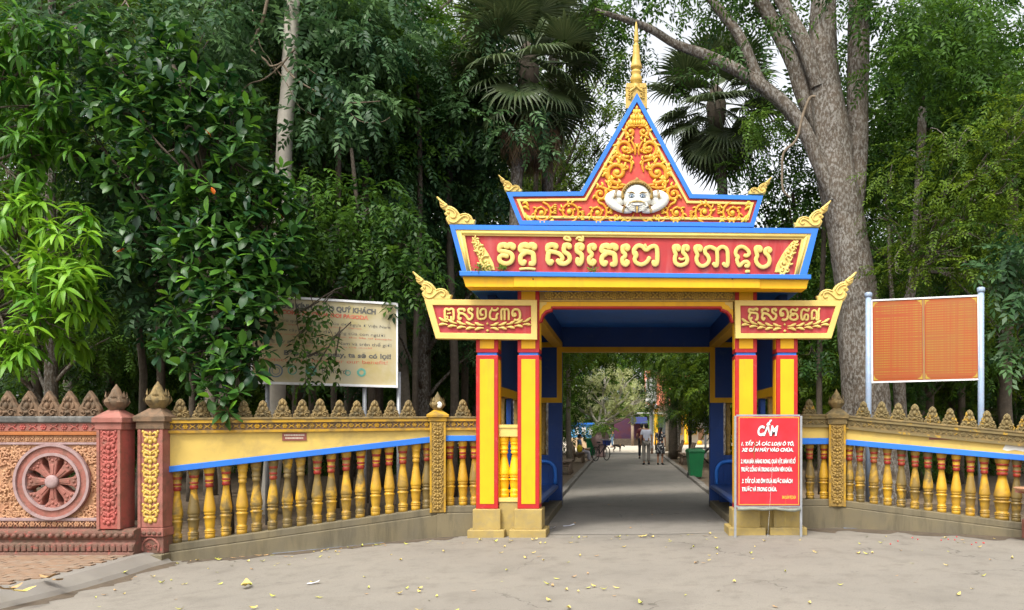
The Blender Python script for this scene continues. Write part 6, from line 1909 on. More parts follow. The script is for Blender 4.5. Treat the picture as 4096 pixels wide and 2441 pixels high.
tree('edge_tree', 'small leafy tree reaching in from the right edge beside the notice board', 'tree', mb, M['darkbark'], crown_mesh('crown', ccl, 150, SPB, 97), LM['blue'])
dcl = [C(2990, 690, 19.2, .55), C(3090, 640, 19.2, .6), C(3060, 790, 19, .6), C(2970, 830, 19, .55), C(3160, 740, 19.1, .6), C(3130, 860, 19, .5), C(3200, 900, 19, .6), C(3260, 1000, 19, .7), C(3040, 900, 19.2, .5), C(3300, 1150, 18.8, .6), C(3230, 1250, 18.8, .6), C(3330, 1300, 18.8, .5), C(3160, 1120, 19, .6), C(3260, 1420, 18.8, .6)]
mb = MB(); dx_ = W(3180, 1700, 19.4).x
limb(mb, [(dx_, 19.6, -.1), (dx_ - .1, 19.5, 2.5), (dx_ + .1, 19.3, 5.2), (dx_ - .1, 19.2, 7.2)], .10, .04, 8, .05, 66); twigs(mb, (dx_, 19.4, 4.2), dcl, .03, 11)
tree('shadow_tree', 'dark leafy tree between the fan palm and the great grey trunk', 'tree', mb, M['darkbark'], crown_mesh('crown', dcl, 110, SPA, 105), LM['forest'])
hcl = [C(2390, 300, 23, .8), C(2470, 420, 23, .7), C(2350, 430, 22.5, .7), C(2430, 560, 22.5, .8), C(2330, 600, 22.5, .7), C(2480, 640, 23, .7), C(2400, 720, 22.5, .7), C(2300, 740, 22.5, .7), C(2500, 250, 23.4, .6), C(2440, 160, 23.4, .8)]
mb = MB(); hx_ = W(2150, 1700, 23).x
limb(mb, [(hx_, 23.2, -.1), (hx_ + .1, 23.2, 4), (hx_ - .1, 23.1, 8), (hx_ + .3, 23, 11.5)], .13, .05, 8, .03, 67); twigs(mb, (hx_, 23.1, 7.5), hcl, .035, 12)
tree('screen_tree', 'loose green tree filling the gap between the large palm and the spire', 'tree', mb, M['darkbark'], crown_mesh('crown', hcl, 62, SPA, 106, down=.7), LM['olive'])
# bright green vine clump on the limb left of the great trunk
vcl = [C(3060, 470, 17.2, .32), C(3130, 500, 17.2, .3), C(3010, 500, 17.2, .22), C(3080, 540, 17.3, .22)]
mb = MB(); limb(mb, WT([(3180, 480), (3110, 480), (3050, 500)], .2), .03, .01, 5, .05, 5)
tree('climbing_fern', 'bright green fern clump hanging from the great tree limb', 'plant', mb, M['vine'], crown_mesh('crown', vcl, 420, SPF, 98), LM['fresh'])

# --- fan palms
def fan_frond(seed, R0=1.0, pet=.95, nseg=30, spread=128):
    r = random.Random(seed); v, f = [], []
    pz = lambda x: -.10 * x * x
    n0 = 6
    for i in range(n0 + 1):
        x = pet * i / n0
        for dy, dz in ((-.016, 0), (.016, 0), (0, .02)):
            v.append((x, dy, pz(x) + dz))
    for i in range(n0):
        a = i * 3
        for k in range(3):
            j = (k + 1) % 3
            f.append((a + k, a + j, a + 3 + j, a + 3 + k))
    hub = Vector((pet, 0, pz(pet)))
    for s in range(nseg):
        a = R(-spread + 2 * spread * (s + .5) / nseg)
        Rr = R0 * (1 - .28 * (abs(a) / R(spread)) ** 2) * r.uniform(.9, 1.05)
        half = R(2 * spread / nseg) * .5
        d = Vector((math.cos(a), math.sin(a), 0)); tt = Vector((-math.sin(a), math.cos(a), 0))
        o = len(v)
        droop = r.uniform(.25, .5)
        for q, (t, k) in enumerate(((.05, 1.0), (.3, 1.0), (.55, .95), (.75, .5), (.9, .24), (1.0, .03))):
            rr = Rr * t; w = math.tan(half) * min(rr, Rr * .55) * k * (1.0)
            z = .10 * math.sin(t * 2.2) * Rr - droop * max(0, t - .42) ** 2 * Rr * 1.8
            dr = 1 - .25 * max(0, t - .5) * droop * 2
            p = hub + d * rr * dr + Vector((0, 0, z))
            v += [tuple(p - tt * w), tuple(p + Vector((0, 0, w * .55))), tuple(p + tt * w)]
        for q in range(5):
            b = o + q * 3
            f += [(b, b + 3, b + 4, b + 1), (b + 1, b + 4, b + 5, b + 2)]
    return v, f
def frond_mesh(seed, mat, **kw):
    v, f = fan_frond(seed, **kw)
    me = bpy.data.meshes.new('frond'); me.from_pydata(v, [], f); me.update()
    r = np.random.default_rng(seed)
    at = me.attributes.new('tint', 'FLOAT', 'POINT')
    tv = np.repeat(r.uniform(.1, .75, len(v) // 3 + 1), 3)[:len(v)]
    at.data.foreach_set('value', tv)
    me.materials.append(mat)
    return me
FR = [frond_mesh(i, LM['palm']) for i in (1, 2, 3)]
FD = [frond_mesh(i, LM['dead'], R0=1.1, pet=.7, spread=50) for i in (4, 5)]
def palm(label, px, py, Y, s, n, trunk_px, dead, seed):
    r = random.Random(seed)
    c = W(px, py, Y)
    t = tag(empty('fan_palm', (c.x, c.y, 0)), label, 'palm')
    mb = MB()
    pts = [Vector((W(trunk_px, 1700, Y).x - c.x, 0, -.1)), Vector((W(trunk_px, 900, Y).x - c.x, 0, c.z * .55)), Vector((W(trunk_px + 6, 700, Y).x - c.x, 0, c.z * .75)), Vector((0, 0, c.z))]
    limb(mb, pts, .15, .12, 12, .008, seed)
    mb.build('trunk', M['bark'], t)
    hd = MB(); hd.lathe([(.16, -.9), (.24, -.5), (.26, -.1), (.16, .25), (.02, .4)], 12, (0, 0, c.z)); hd.build('leaf_base', M['darkbark'], t)
    for i in range(n):
        el = 68 - 145 * (i / n) + r.uniform(-8, 8)
        az = i * 2.39996 + r.uniform(-.2, .2)
        k = s * r.uniform(.85, 1.12)
        o = put('frond', FR[i % 3], None, t, (math.cos(az) * .12, math.sin(az) * .12, c.z + .15 - .5 * (i / n)), (r.uniform(-.25, .25), -R(el), az), (k, k, k))
        o.rotation_mode = 'XYZ'
    for i in range(dead):
        az = i * 2.39996 + r.uniform(-.2, .2); k = s * r.uniform(.85, 1.15)
        o = put('dead_frond', FD[i % 2], None, t, (math.cos(az) * .14, math.sin(az) * .14, c.z - .55 - .25 * r.random()), (r.uniform(-.4, .4), R(72 + r.uniform(-8, 10)), az), (k, k, k))
    return t
palm('large fan palm with a skirt of dead brown fronds left of the pediment', 2110, 240, 17.5, .98, 48, 2062, 28, 3)
palm('fan palm half hidden behind the great tree limb, against the white sky', 2865, 400, 20.5, .98, 46, 2885, 0, 8)
palm('tall fan palm cut off by the top of the photo above the name board', 2250, -80, 19.5, .85, 30, 2190, 0, 12)
# ------------------------------------------------------------------ along the path behind the gate
for i, (px, Y, s, k, lf) in enumerate([(2276, 31, .72, 2, 'olive'), (2175, 26, .6, 2, 'olive'), (2712, 41, .75, 0, 'forest'), (2668, 49, .8, 2, 'olive'), (2760, 34, .55, 1, 'forest'), (2880, 30, .7, 1, 'olive'), (2180, 42, .8, 2, 'olive'), (2860, 46, .9, 0, 'olive')]):
    lab = ['path-side tree with dark straight trunk beside the left benches', 'leafy tree just behind the gate left of the path', 'dark-trunked tree behind the right bench and the green bin', 'pale brown trunk beside the yellow columned hall', 'bushy tree with thin stems above the green bin', 'tree right of the path behind the blue gate post', 'tree in the row left of the path behind the benches', 'leafy tree right of the path near the far hall'][i]
    place(k, (px - CX) / F * Y, Y, s, i * 1.3, lf, 'path_tree', lab, group='trees lining the path')
pcl = [C(2265, 1430, 27, .7), C(2330, 1370, 29, .8), C(2410, 1390, 31, .7), C(2470, 1350, 33, .9), C(2560, 1370, 34, .9), C(2640, 1410, 33, .9), C(2720, 1440, 31, 1.0), C(2790, 1480, 29, .9), C(2830, 1560, 28, .8), C(2740, 1530, 33, .8), C(2690, 1490, 36, .7), C(2790, 1590, 33, .8), C(2275, 1530, 28, .45), C(2265, 1630, 27, .35), C(2825, 1660, 30, .6), C(2750, 1650, 35, .5), C(2440, 1500, 36, .3)]
mb = MB()
tX = (2690 - CX) / F * 38
limb(mb, [(tX, 38, -.1), (tX + .05, 38, 2.5), (tX - .1, 37, 4.2), (.5, 34, 5.6)], .24, .08, 10, .03, 61)
limb(mb, [(tX - .1, 37.4, 3.6), (2.6, 33, 4.6), (3.0, 29, 4.6)], .12, .04, 7, .04, 62)
limb(mb, [(.5, 34, 5.6), (-.8, 31, 5.2), (-2.0, 28, 4.6)], .08, .03, 7, .04, 63)
tree('shade_tree', 'spreading shade tree arching over the path inside the gate', 'tree', mb, M['darkbark'], crown_mesh('crown', pcl, 75, SPB, 101), LM['olive'])
for i, (X, Y, s) in enumerate([(-16, 82, 2.4), (-9, 80, 2.2), (-3.5, 84, 2.1), (2.5, 86, 2.2), (9, 84, 2.3), (16, 88, 2.4), (-24, 88, 2.6), (24, 90, 2.6)]):
    place(3, X, Y, s, i * 2.1, 'fresh' if i % 2 else 'olive', 'far_tree', 'far green tree beyond the bright yard at the end of the path', group='far trees beyond the yard')

# pale frangipani with bare grey branches
fr_cl = [C(2350, 1560, 44, .75), C(2420, 1520, 44, .85), C(2500, 1530, 44.4, .8), C(2550, 1600, 44, .7), C(2410, 1610, 43.5, .75), C(2480, 1610, 43.5, .75), C(2330, 1640, 44, .55), C(2530, 1650, 43.6, .5), C(2450, 1665, 43.4, .4)]
mb = MB()
fb_ = W(2390, 1800, 43); fb_.z = -.05
fk = W(2395, 1700, 43)
limb(mb, [fb_, W(2392, 1760, 43), fk], .22, .16, 9, .05, 71)
rr = random.Random(3)
for (x, y, z, r_) in fr_cl:
    e = Vector((x, y, z))
    m = fk.lerp(e, .5) + Vector((rr.uniform(-.3, .3), rr.uniform(-.3, .3), -.15))
    limb(mb, [fk, m, e], .09, .03, 6, .08, rr.randint(0, 99))
    for k in range(7):
        q = e + Vector((rr.uniform(-1, 1), rr.uniform(-1, 1), rr.uniform(-.5, 1))) * r_
        limb(mb, [m.lerp(e, .5), e.lerp(q, .4) + Vector((0, 0, -.08)), q], .04, .012, 5, .05, rr.randint(0, 99), 0, 2)
tree('frangipani_tree', 'pale sunlit frangipani with bleached bare branches left of the path', 'tree', mb, M['whitebark'], crown_mesh('crown', fr_cl, 60, [spray_tpl(15, .34, 4, .2, .075, .2)], 103, down=-.3), LM['pale'])
mb = MB()
tc = [C(2622, 1690, 52, .5), C(2640, 1665, 52, .4), C(2605, 1700, 52, .35)]
limb(mb, [(tc[0][0], 52, -.05), (tc[0][0], 52, 1.2)], .06, .04, 6)
tree('round_shrub', 'bright lime clipped shrub beside the white lamp column', 'shrub', mb, M['darkbark'], crown_mesh('crown', tc, 240, SPF, 104), LM['fresh'])

# far hall with red tiled roof
YH = 66
hall = tag(empty('temple_hall', (0, 0, 0)), 'far hall with red tiled roof and yellow columns right of the path', 'building')
hx0, hx1 = W(2612, 0, YH).x, W(2900, 0, YH).x
hm = paint('pale_hall_wall', (.62, .58, .48), (.55, .5, .42), 1, .8, .1)
tile = paint('red_roof_tile', (.50, .16, .085), (.42, .13, .07), 1.5, .7, .3, (.6, .28, .18), .5, 4, .5, .7)
MB().box(hx0, hx1, YH + 2.2, YH + 7, 0, 3.6).build('wall', hm, hall)
rf = MB()
for k in range(14):
    t0, t1 = k / 14, (k + 1) / 14
    y0, z0 = YH - .3 + 4.5 * t0, 3.3 + 2.9 * t0 ** 1.15
    y1, z1_ = YH - .3 + 4.5 * t1 + .05, 3.3 + 2.9 * t1 ** 1.15 + .03
    rf.hexa([(hx0 - .6, y0, z0 - .03), (hx1, y0, z0 - .03), (hx1, y1, z1_ - .05), (hx0 - .6, y1, z1_ - .05), (hx0 - .6, y0, z0 + .05), (hx1, y0, z0 + .05), (hx1, y1, z1_), (hx0 - .6, y1, z1_)])
rfo = rf.build('roof', tile, hall)
MB().box(hx0 - .6, hx1, YH + 4.1, YH + 4.5, 6.15, 6.45).build('ridge', tile, rfo)
for px in (2625, 2690, 2745, 2800, 2860):
    x = W(px, 0, YH).x
    MB().lathe([(.22, 0), (.22, .25), (.16, .3), (.16, 3.0), (.22, 3.1), (.22, 3.3)], 10, (x, YH + .3, 0)).build('column', M['yellow'], hall)
for px in (2655, 2715, 2775, 2830):
    x = W(px, 0, YH).x
    w_ = MB().box(x - .4, x + .4, YH + 2.14, YH + 2.19, .9, 2.4).build('window', M['printnavy'], hall)
    MB().frame([(x - .46, .84), (x + .46, .84), (x + .46, 2.46), (x - .46, 2.46)], [(x - .39, .91), (x + .39, .91), (x + .39, 2.39), (x - .39, 2.39)], YH + 2.08, YH + 2.17).build('frame', M['yellow'], w_)
# blue low building far left, dark stall at the yard's end
bw = tag(empty('blue_kiosk', (0, 0, 0)), 'low blue and white kiosk seen past the left benches', 'kiosk')
bx0, bx1 = W(2285, 0, 57).x, W(2366, 0, 57).x
MB().box(bx0, bx1, 57, 59, .0, .75).build('base', paint('tan_base', (.5, .36, .22), None, 2, .8, .1), bw)
MB().box(bx0, bx1, 57.1, 58.9, .752, 1.68).build('wall', paint('light_blue_wall', (.10, .34, .58), (.08, .26, .5), 2, .6, .1), bw)
MB().box(bx0 - .15, bx1 + .15, 56.9, 59.1, 1.682, 1.8).build('roof', M['blue'], bw)
for k in range(3):
    x = bx0 + .25 + k * .5
    MB().box(x, x + .28, 57.06, 57.098, .95, 1.5).build('window', M['signwhite'], bw)
st = tag(empty('market_stall', (0, 0, 0)), 'dark maroon stall with blue awning at the far end of the path', 'stall')
sx0, sx1 = W(2455, 0, 63).x, W(2585, 0, 63).x
MB().box(sx0, sx1, 64.4, 64.6, 0, 2.2).build('back_wall', paint('maroon_cloth', (.085, .022, .03), (.05, .02, .05), 2, .8, .1), st)
ax_ = W(2525, 0, 63).x
MB().hexa([(ax_, 62.6, 1.75), (sx1 + .1, 62.6, 1.75), (sx1 + .1, 64.7, 2.25), (ax_, 64.7, 2.25), (ax_, 62.6, 1.8), (sx1 + .1, 62.6, 1.8), (sx1 + .1, 64.7, 2.3), (ax_, 64.7, 2.3)]).build('awning', paint('navy_awning', (.02, .022, .09), (.015, .035, .14), 2, .6, .1), st)
for px in (2530, 2574):
    x = W(px, 0, 62.8).x
    MB().tube([(x, 62.8, 0), (x, 62.8, 1.8)], .12, 8).build('post', M['wood'], st)
MB().box(sx0, sx1, 63.4, 64.2, 0, .55).build('counter', M['darkbark'], st)
# white lamp column with horn-shaped top
lc = tag(empty('lamp_column', (W(2605, 0, 50).x, 50, 0)), 'white banner column with horned top beside the path end', 'lamp column')
u = 50 / F
MB().lathe([(.16, 0), (.16, .3), (.115, .4), (.11, 2.9), (.15, 3.0), (.15, 3.1)], 12).build('shaft', M['steel'], lc)
MB().box(-.36, .34, -.12, .12, 3.05, 4.5).build('banner_box', M['signwhite'], lc, None, .02)
hn = MB()
for s in (-1, 1):
    hn.stroke([(0, 4.55), (s * .2, 4.62), (s * .34, 4.82), (s * .32, 5.1)], .16, 0, .06, 0, 8, [1, .9, .6, .15])
hn.build('horn_top', M['signwhite'], lc)
MB().box(-.9, .9, -.05, .05, 2.36, 2.42).build('cross_arm', M['signwhite'], lc)
for s in (-1, 1):
    MB().lathe([(.02, .0), (.1, .08), (.12, .2), (.06, .34), (.02, .36)], 10, (s * .28, -.15, 2.62)).build('lamp', M['signwhite'], lc)
# pale notice pillar and table on the right
sp_ = tag(empty('notice_pillar', (W(2818, 0, 40).x, 40, 0)), 'pale grey notice stand with an orange panel right of the path', 'notice stand')
MB().box(-.34, -.02, -.04, .04, .85, 2.9).build('panel', hm, sp_); MB().box(-.32, -.04, -.052, -.042, .9, 1.5).build('orange_panel', M['peach'], sp_)
MB().box(.0, .1, -.05, .05, 0, 2.95).build('post', M['steel'], sp_)
tb = tag(empty('table', (W(2806, 0, 34).x, 34, 0)), 'small dark table with crossed legs right of the path', 'table')
MB().box(-.4, .4, -.25, .25, .62, .67).build('top', M['steel'], tb)
for s in (-1, 1):
    MB().tube([(-.3, s * .2, 0), (.3, s * .2, .62)], .025, 6).build('leg', M['black'], tb); MB().tube([(.3, s * .2, 0), (-.3, s * .2, .62)], .025, 6).build('leg', M['black'], tb)
# dark shelter under the trees on the right
sh_ = tag(empty('shelter', (0, 0, 0)), 'dark open shelter with a low roof under the trees at the right edge', 'shelter')
a, b = W(3960, 1520, 25), W(4300, 1480, 25)
MB().hexa([(a.x, 24, 2.9), (b.x, 24, 3.3), (b.x, 28, 3.5), (a.x, 28, 3.1), (a.x, 24, 3.0), (b.x, 24, 3.4), (b.x, 28, 3.6), (a.x, 28, 3.2)]).build('roof', M['darkbark'], sh_)
for x in (a.x + .3, a.x + 1.6):
    MB().tube([(x, 24.4, 0), (x, 24.4, 3.0)], .06, 8).build('post', M['darkbark'], sh_)
MB().box(a.x, b.x, 27.8, 27.95, 0, 2.2).build('back_wall', M['concrete'], sh_)

# ------------------------------------------------------------------ benches, bin, bicycle, pot
def bench(label, X, Y, rz):
    """concrete park bench: seat and back slabs on two curved side frames; faces +x before turning"""
    t = tag(empty('park_bench', (X, Y, 0), rz), label, 'bench', 'benches beside the path')
    MB().hexa([(-.18, -.65, .40), (.26, -.65, .43), (.26, .65, .43), (-.18, .65, .40), (-.18, -.65, .45), (.26, -.65, .48), (.26, .65, .48), (-.18, .65, .45)]).build('seat', M['wood'], t, None, .01)
    for z0, z1_, x0 in ((.56, .70, -.26), (.74, .88, -.32)):
        MB().hexa([(x0 - .02, -.65, z0), (x0 + .03, -.65, z0), (x0 + .03, .65, z0), (x0 - .02, .65, z0), (x0 - .07, -.65, z1_), (x0 - .02, -.65, z1_), (x0 - .02, .65, z1_), (x0 - .07, .65, z1_)]).build('backrest_slab', M['wood'], t, None, .008)
    for s in (-.5, .5):
        mb = MB()
        mb.tube([(.2, s, .0), (.16, s, .2), (.2, s, .4)], .045, 8, sy=1.0); mb.tube([(-.3, s, .0), (-.2, s, .25), (-.22, s, .5), (-.36, s, .9)], .045, 8); mb.tube([(-.2, s, .3), (.18, s, .3)], .04, 8)
        mb.build('side_frame', M['wood'], t)
    return t
bench('concrete bench nearest the gate on the left of the path', -1.95, 26.4, 0)
bench('concrete bench with the seated person left of the path', -1.95, 34.5, 0)
bench('concrete bench right of the path behind the green bin', 2.55, 33.0, math.pi)
bench('farther concrete bench right of the path under the dark trunk', 2.5, 38.5, math.pi)
bench('concrete bench half hidden behind the seated person and bicycle', -1.95, 40, 0)
def wheelie_bin(label, X, Y, rz, s):
    t = tag(empty('wheelie_bin', (X, Y, .0), rz), label, 'bin')
    t.scale = (s, s, s)
    MB().hexa([(-.19, -.2, .05), (.19, -.2, .05), (.19, .2, .05), (-.19, .2, .05), (-.26, -.27, .86), (.26, -.27, .86), (.26, .27, .86), (-.26, .27, .86)]).build('body', M['bin'], t, None, .02)
    MB().box(-.28, .28, -.29, .29, .862, .90).build('rim', M['bin'], t, None, .01)
    MB().hexa([(-.285, -.3, .902), (.285, -.3, .902), (.285, .32, .902), (-.285, .32, .902), (-.24, -.26, .96), (.24, -.26, .96), (.24, .26, .98), (-.24, .26, .98)]).build('lid', M['binlid'], t, None, .015)
    MB().tube([(-.22, .36, .92), (.22, .36, .92)], .018, 8).build('handle', M['binlid'], t)
    for k in (-1, 1):
        w = MB(); w.lathe([(.09, -.02), (.1, -.015), (.1, .015), (.09, .02)], 14); w.v = [(k * .2 + z, .2 + x, .1 + y) for x, y, z in w.v]; w.build('wheel', M['black'], t)
    return t
wheelie_bin('green wheelie bin standing right of the path', W(2783, 0, 24).x, 24.2, .1, .92)
wheelie_bin('dark green bin behind the seated person', W(2375, 0, 41).x - .15, 41.5, 0, 1.0)
def bicycle(label, X, Y, rz):
    t = tag(empty('bicycle', (X, Y, 0), rz), label, 'bicycle')
    for x in (-.5, .5):
        w = MB(); n = 28
        w.tube([(x + .31 * math.cos(2 * math.pi * i / n), 0, .33 + .31 * math.sin(2 * math.pi * i / n)) for i in range(n + 1)], .02, 8)
        wo = w.build('wheel', M['black'], t)
        s = MB()
        for i in range(12):
            a = 2 * math.pi * i / 12; s.tube([(x, 0, .33), (x + .3 * math.cos(a), 0, .33 + .3 * math.sin(a))], .004, 4)
        tag(s.build('spokes', M['steel'], wo), kind='stuff')
    f_ = MB()
    for p in ([(-.5, 0, .33), (-.12, 0, .32)], [(-.12, 0, .32), (-.22, 0, .78)], [(-.22, 0, .72), (.36, 0, .74)], [(-.12, 0, .32), (.36, 0, .68)], [(.5, 0, .33), (.34, 0, .92)], [(-.5, 0, .33), (-.21, 0, .7)]):
        f_.tube(p, .018, 8)
    f_.build('frame', M['black'], t)
    MB().tube([(.28, -.28, 1.0), (.34, -.1, .95), (.34, .1, .95), (.28, .28, 1.0)], .014, 8).build('handlebar', M['steel'], t)
    MB().ball((-.24, 0, .84), (.13, .08, .04)).build('saddle', M['black'], t)
    MB().hexa([(.42, -.12, .68), (.62, -.12, .68), (.62, .12, .68), (.42, .12, .68), (.38, -.16, .92), (.68, -.16, .92), (.68, .16, .92), (.38, .16, .92)]).build('basket', paint('blue_basket', (.05, .08, .35), None, 4, .5, .05), t)
    MB().box(-.62, -.24, -.03, .03, .68, .70).build('rear_rack', M['steel'], t)
    return t
bicycle('bicycle with blue basket parked beside the seated person', W(2400, 0, 36).x + .05, 36.2, R(62))
pt = tag(empty('plant_pot', (W(2402, 0, 41).x, 40.5, 0)), 'big round stone pot with a leafy plant behind the bicycle', 'plant pot')
MB().lathe([(.25, 0), (.3, .1), (.22, .3), (.36, .55), (.46, .85), (.44, 1.1), (.34, 1.25), (.38, 1.3), (.3, 1.28)], 18).build('pot', M['rim'], pt)
mk('leaves', crown_mesh('leaves', [(0, 0, 1.55, .5), (.25, 0, 1.45, .35), (-.2, 0, 1.5, .35)], 160, SPA[:1], 33), LM['fresh'], pt)
bg = MB(); bg.ball((0, 0, .16), (.13, .12, .17), 0, 12, 9); bg.tube([(-.05, 0, .3), (-.02, 0, .38), (.04, 0, .31)], .012, 6)
tag(bg.build('shopping_bag', paint('yellow_plastic', (.75, .6, .02), None, 5, .35, .05), None, (-1.9, 34.15, .45)), 'yellow plastic bag lying on the bench beside the seated person', 'bag')

# ------------------------------------------------------------------ people and the dog
def skin(name, J, E, mat, parent=None, sub=2, loc=None):
    keys = list(J)
    me = bpy.data.meshes.new(name)
    me.from_pydata([J[k][0] for k in keys], [(keys.index(a), keys.index(b)) for a, b in E], [])
    o = bpy.data.objects.new(name, me); COL.objects.link(o)
    o.modifiers.new('skin', 'SKIN')
    for i, k in enumerate(keys):
        r = J[k][1]
        sv = me.skin_vertices[0].data[i]
        sv.radius = (r, r) if isinstance(r, (int, float)) else r
        sv.use_root = (i == 0)
    s = o.modifiers.new('sub', 'SUBSURF'); s.levels = sub; s.render_levels = sub
    dg = bpy.context.evaluated_depsgraph_get()
    m2 = bpy.data.meshes.new_from_object(o.evaluated_get(dg))
    bpy.data.objects.remove(o); bpy.data.meshes.remove(me)
    m2.polygons.foreach_set('use_smooth', [True] * len(m2.polygons)); m2.materials.clear()
    return mk(name, m2, mat, parent, loc)
SKN = paint('skin', (.36, .19, .11), (.32, .165, .095), 6, .5, .05)
HAIR = paint('black_hair', (.012, .010, .009), None, 10, .4, .1)
def person(label, loc, rz, P, shirt, lower, shoes, hair='short', skirt=None, scale=1.0, bag=None):
    """P overrides joint positions; faces +y before turning"""
    t = tag(empty('person', loc, rz), label, 'person')
    t.scale = (scale,) * 3
    B = {'pelvis': (0, 0, .95), 'spine': (0, -.01, 1.13), 'chest': (0, 0, 1.33), 'neck': (0, 0, 1.47), 'head': (0, .02, 1.57), 'crown': (0, .015, 1.66)}
    for s, n in ((-1, 'l'), (1, 'r')):
        B.update({'sh' + n: (s * .16, 0, 1.39), 'el' + n: (s * .225, -.03, 1.12), 'wr' + n: (s * .215, .05, .90), 'ha' + n: (s * .20, .08, .84), 'hi' + n: (s * .09, 0, .90), 'kn' + n: (s * .10, .02, .50), 'an' + n: (s * .105, -.02, .09), 'to' + n: (s * .12, .11, .035)})
    B.update(P)
    rad = {'pelvis': (.125, .10), 'spine': (.12, .09), 'chest': (.135, .10), 'neck': .052, 'head': (.076, .09), 'crown': (.055, .065)}
    for n in 'lr':
        rad.update({'sh' + n: .058, 'el' + n: .04, 'wr' + n: .028, 'ha' + n: (.034, .02), 'hi' + n: .085, 'kn' + n: .055, 'an' + n: .038, 'to' + n: .032})
    J = {k: (Vector(v), rad[k]) for k, v in B.items()}
    E = [('pelvis', 'spine'), ('spine', 'chest'), ('chest', 'neck'), ('neck', 'head'), ('head', 'crown')]
    for n in 'lr':
        E += [('chest', 'sh' + n), ('sh' + n, 'el' + n), ('el' + n, 'wr' + n), ('wr' + n, 'ha' + n), ('pelvis', 'hi' + n), ('hi' + n, 'kn' + n), ('kn' + n, 'an' + n), ('an' + n, 'to' + n)]
        h, w = Vector(B['ha' + n]), Vector(B['wr' + n]); d = (h - w).normalized(); sd = d.orthogonal().normalized()
        for q, (off, ln) in enumerate(((-.024, .062), (-.008, .072), (.008, .068), (.024, .052))):
            J['f%d%s' % (q, n)] = (h + sd * off + d * ln, .008); E.append(('ha' + n, 'f%d%s' % (q, n)))
        J['th' + n] = (w.lerp(h, .5) + sd * .045 + d * .03, .010); E.append(('ha' + n, 'th' + n))
    body = skin('body', J, E, SKN, t)
    hd = Vector(B['head'])
    fwd = (Vector(B['head']) - Vector(B['neck'])); fwd = Vector((0, 1, 0)) if abs(fwd.z) > abs(fwd.x) else Vector((0, 1, 0))
    MB().ball(hd + Vector((0, .088, -.005)), (.013, .02, .018), 0, 8, 6).build('nose', SKN, body)
    for s in (-1, 1):
        MB().ball(hd + Vector((s * .077, .0, -.005)), (.012, .02, .03), 0, 8, 6).build('ear', SKN, body)
        MB().ball(hd + Vector((s * .03, .082, .012)), (.011, .008, .008), 0, 8, 6).build('eye', HAIR, body)
    MB().ball(hd + Vector((0, .084, -.04)), (.022, .008, .006), 0, 8, 6).build('mouth', paint('lips', (.3, .1, .08), None, 5, .5, 0), body)
    hr = MB()
    hr.ball(hd + Vector((0, -.018, .045)), (.088, .098, .085), 0, 14, 10)
    hr.ball(hd + Vector((0, -.045, -.01)), (.08, .07, .075), 0, 12, 8)
    if hair == 'long':
        hr.tube([hd + Vector((0, -.07, .03)), hd + Vector((0, -.10, -.12)), hd + Vector((0, -.11, -.28)), hd + Vector((0, -.10, -.40))], [.07, .075, .06, .025], 10, 0, True, 1.2, .7)
    hr.build('hair', HAIR, t)
    def cl(keys, edges, grow, mat, name, cut=None):
        J2 = {k: (J[k][0], tuple(r + grow for r in (J[k][1] if isinstance(J[k][1], tuple) else (J[k][1],) * 2))) for k in keys}
        for k, v in (cut or {}).items(): J2[k] = v
        return skin(name, J2, edges, mat, t, 2)
    cut = {}
    ed = [('spine', 'pelvis'), ('spine', 'chest')]
    for n in 'lr':
        s_, e_ = Vector(B['sh' + n]), Vector(B['el' + n])
        cut['sl' + n] = (s_.lerp(e_, .72), .062); ed += [('chest', 'sh' + n), ('sh' + n, 'sl' + n)]
    cut['col'] = (Vector(B['chest']).lerp(Vector(B['neck']), .62), (.07, .06)); ed.append(('chest', 'col'))
    if not skirt:
        cl(['spine', 'pelvis', 'chest', 'shl', 'shr'], ed, .016, shirt, 'shirt', cut)
        e2 = []; cut2 = {}
        for n in 'lr':
            a_, k_ = Vector(B['an' + n]), Vector(B['kn' + n])
            cut2['cu' + n] = (a_.lerp(k_, .05), .06); e2 += [('pelvis', 'hi' + n), ('hi' + n, 'kn' + n), ('kn' + n, 'cu' + n)]
        cl(['pelvis', 'hil', 'knl', 'hir', 'knr'], e2, .02, lower, 'trousers', cut2)
        bl_ = MB(); p_ = Vector(B['pelvis']); s__ = Vector(B['spine'])
        c_ = p_.lerp(s__, .12); bl_.lathe([(.158, -.02), (.160, -.015), (.160, .015), (.158, .02)], 20); bl_.v = [(x * .98 + c_.x, y * .80 + c_.y, z + c_.z) for x, y, z in bl_.v]
        bl_.build('belt', M['black'], t)
    else:
        cl(['spine', 'pelvis', 'chest', 'shl', 'shr'], ed, .016, skirt, 'dress', cut)
        sk = MB(); sk.lathe([(.150, .98), (.175, .88), (.20, .72), (.215, .58), (.21, .5), (.195, .505), (.16, .8)], 22); sk.v = [(x * 1.0, y * .8, z) for x, y, z in sk.v]
        sk.build('skirt', skirt, t)
    for n in 'lr':
        so = MB(); a_, o_ = Vector(B['an' + n]), Vector(B['to' + n])
        so.tube([a_ + (a_ - o_).normalized() * .05 + Vector((0, 0, -.045)), a_.lerp(o_, .3) + Vector((0, 0, -.03)), a_.lerp(o_, .75) + Vector((0, 0, -.02)), o_ + (o_ - a_).normalized() * .04], [.036, .05, .046, .028], 10, 0, True, 1.0, .85)
        so.build('shoe', shoes, t)
    if bag: bag(t, B)
    return t
cgrey = paint('grey_shirt_cloth', (.46, .48, .56), (.42, .44, .52), 5, .8, .2)
cpants = paint('grey_trouser_cloth', (.20, .185, .16), (.17, .155, .135), 5, .85, .2)
cdark = paint('dark_cloth', (.022, .022, .026), None, 5, .85, .2)
cmaroon = paint('maroon_cloth_shirt', (.11, .018, .02), (.085, .016, .02), 5, .8, .2)
